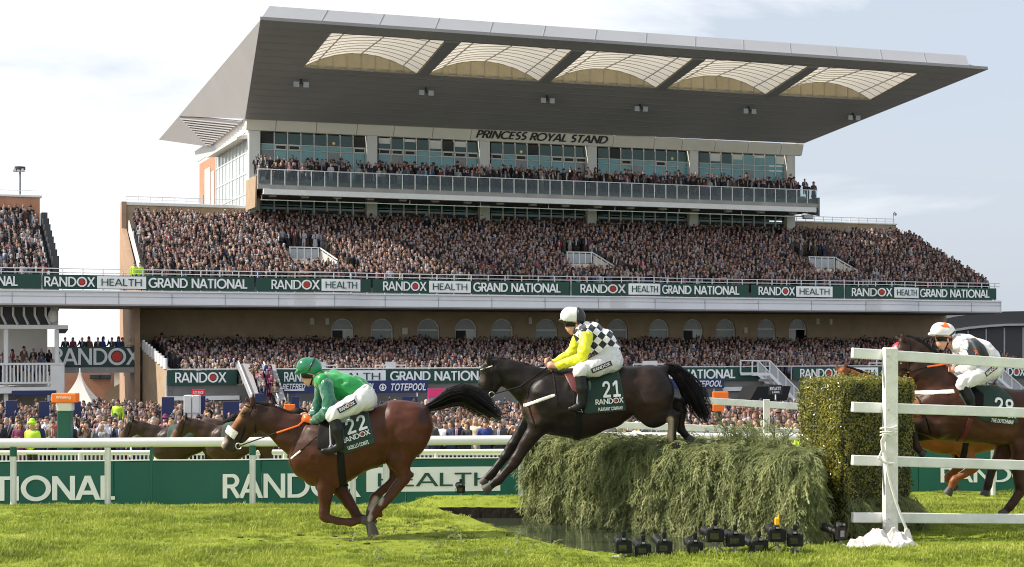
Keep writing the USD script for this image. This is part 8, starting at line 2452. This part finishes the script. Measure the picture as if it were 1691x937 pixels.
# far wing, seen over the fence
def box_rails(label, rails, posts_, Y):
    b = np.array([P(rails[0][0], 600, Y)[0], Y, float(gz(0, Y))])
    t = thing('wing_rail', label, 'rail fence', b)
    for (xa, ya, xb, yb, h_) in rails:
        obj('rail', bar(P(xa, ya, Y) - b, P(xb, yb, Y + .6) - b, .05, h_ / F * Y, .006), 'worn_white_paint', t)
    for px, pyt, w_ in posts_:
        q = P(px, pyt, Y - .06) - b
        obj('post', bx([q[0] - w_, q[1] - .06, -.1], [q[0] + w_, q[1] - .005 + .02, q[2]], .008), 'worn_white_paint', t)
box_rails('white wooden wing of the fence on the far side of the course', [(1150, 661, 1360, 674, 11), (1000, 701, 1360, 716, 11)], [(1265.5, 660, .06), (1345, 668, .06)], 30.5)
# crowd barrier of pickets
BY = 54.2
ba, bb = pxy(-60, BY), pxy(1750, BY)
gb_ = float(gz(0, BY))
bt = HC - (752 - YH) / F * BY - gb_
bar_t = thing('crowd_barrier', 'white picket barrier holding the lawn crowd back', 'barrier', (ba[0], BY, gb_))
Lb = bb[0] - ba[0]
obj('top_rail', bx([0, -.03, bt], [Lb, .03, bt + .10], .01), 'white_paint', bar_t)
obj('bottom_rail', bx([0, -.03, .10], [Lb, .03, .16], .01), 'white_paint', bar_t)
npk = 270
for k in range(npk):
    x = Lb * (k + .5) / npk
    obj('picket', bx([x - .026, -.012, .162], [x + .026, .012, bt - .002]), 'white_paint', bar_t)

# ---- remote cameras on the turf, seen from behind
def remote_camera(px, py, label, tall=.0, rec=1, w=27, h=21, lens=(-.18, .95, .22), kit='camera_black', Y=16.2, tilt=0.0):
    """camera whose back shows at (px, py)"""
    c = P(px, py, Y)
    g = float(ground_height([[c[0], c[1]]])[0])
    t = thing('remote_camera', label, 'camera', (c[0], c[1], g), tilt)
    z = c[2] - g
    hw, hh = w / F * Y / 2, h / F * Y / 2
    obj('body', cat([bx([-hw, -.035, z - hh], [hw, .035, z + hh], .012), bx([hw * .55, .03, z - hh], [hw, .065, z + hh * .8], .012)]) if False else bx([-hw, -.035, z - hh], [hw, .035, z + hh], .012), 'camera_black', t)
    obj('hand_grip', bx([hw * .5, .036, z - hh * .95], [hw * .98, .068, z + hh * .8], .010), 'camera_black', t)
    obj('screen', bx([-hw * .62, -.039, z - hh * .55], [hw * .35, -.0352, z + hh * .35], .002), 'lens_glass', t)
    obj('viewfinder', hull([(-.032, -.05, z + hh + .001), (.030, -.05, z + hh + .001), (-.034, .055, z + hh + .001), (.034, .055, z + hh + .001), (-.020, -.04, z + hh + .030), (.020, -.04, z + hh + .030), (-.018, .04, z + hh + .034), (.018, .04, z + hh + .034)]), 'camera_black', t)
    obj('eyecup', bx([-.016, -.062, z + hh + .004], [.016, -.051, z + hh + .024], .003), 'camera_grey', t)
    d = np.array(lens) / np.linalg.norm(lens)
    o = np.array([-.01, .04, z + .0])
    ln = obj('lens', tube([o, o + d * .05, o + d * .055, o + d * .14], np.array([.036, .036, .041, .043]), 16), 'camera_black', t, smooth=35)
    obj('lens_hood', tube([o + d * .141, o + d * .19], np.array([.043, .048]), 16, caps=False), 'camera_black', ln, smooth=35)
    obj('front_glass', tube([o + d * .142, o + d * .148], .040, 16), 'lens_glass', ln)
    for s in (-1, 1):
        obj('dial', trimesh.creation.cylinder(.012, .010, sections=12).apply_translation([s * hw * .7, 0, z + hh + .006]), 'camera_grey', t)
    if rec:
        zz = z + hh + .036
        m_ = 'receiver_yellow' if rec == 2 else 'camera_black'
        r_ = obj('receiver', bx([-.022, -.02, zz], [.022, .018, zz + .055 + .02 * (rec == 2)], .008), m_, t)
        obj('antenna', tube([[.012, 0, zz + .056 + .02 * (rec == 2)], [.014, 0, zz + .11]], .005, 6), m_ if rec == 2 else 'camera_black', r_)
    obj('cable', tube([[-hw * .9, -.02, z + hh * .5], [-hw * 1.35, -.05, z], [-hw * 1.2, -.06, z - hh * .8], [-hw * .5, -.05, z - hh * 1.02]], .004, 5), 'camera_black', t)
    base = z - hh
    if base > .015:
        obj('ball_head', tube([[0, 0, base - .002], [0, 0, max(base - .035, .01)]], .018, 10), 'camera_grey', t)
        for a in (.6, 2.7, 4.7):
            L_ = .10 + base * .35
            obj('tripod_leg', tube([[0, 0, max(base - .03, .012)], [L_ * math.cos(a), L_ * math.sin(a), .004]], .008, 6), 'camera_grey', t)
    else:
        obj('ground_plate', bx([-hw * 1.1, -.06, .0], [hw * 1.1, .06, max(base, .012) - .001], .003), 'camera_black', t)
    return t
for px, py, lb, kw in ((1029.7, 903, 'leftmost in the row', dict(rec=1, h=22)), (1062, 908, 'low one, second from the left in the row', dict(rec=1, h=19)), (1097, 904, 'third from the left in the row', dict(rec=1, lens=(-.3, .9, .35))),
                       (1147.6, 906, 'fourth from the left, after the gap', dict(rec=1, h=22)), (1181, 884, 'on the tallest tripod, fifth from the left', dict(rec=1, w=29, h=22, lens=(-.4, .9, .1))), (1214, 892, 'on a short tripod, sixth from the left', dict(rec=1, w=31)),
                       (1253, 903, 'low one with looped cable, seventh from the left', dict(rec=1, w=31, tilt=.25)), (1283, 884, 'with a yellow receiver on top', dict(rec=2, w=29)), (1313, 892, 'rightmost in the row, right of the yellow receiver', dict(rec=1, tilt=-.2)), (1388, 880, 'alone beside the crumpled white cloth', dict(rec=0, w=18, h=24, Y=17.1, tilt=.5))):
    kw.setdefault('Y', 16.15)
    remote_camera(px, py, f'black remote camera on the grass, {lb}', **kw)
remote_camera(761, 808, 'small black remote camera at the foot of the green board', w=14, h=13, Y=23.9, rec=1)
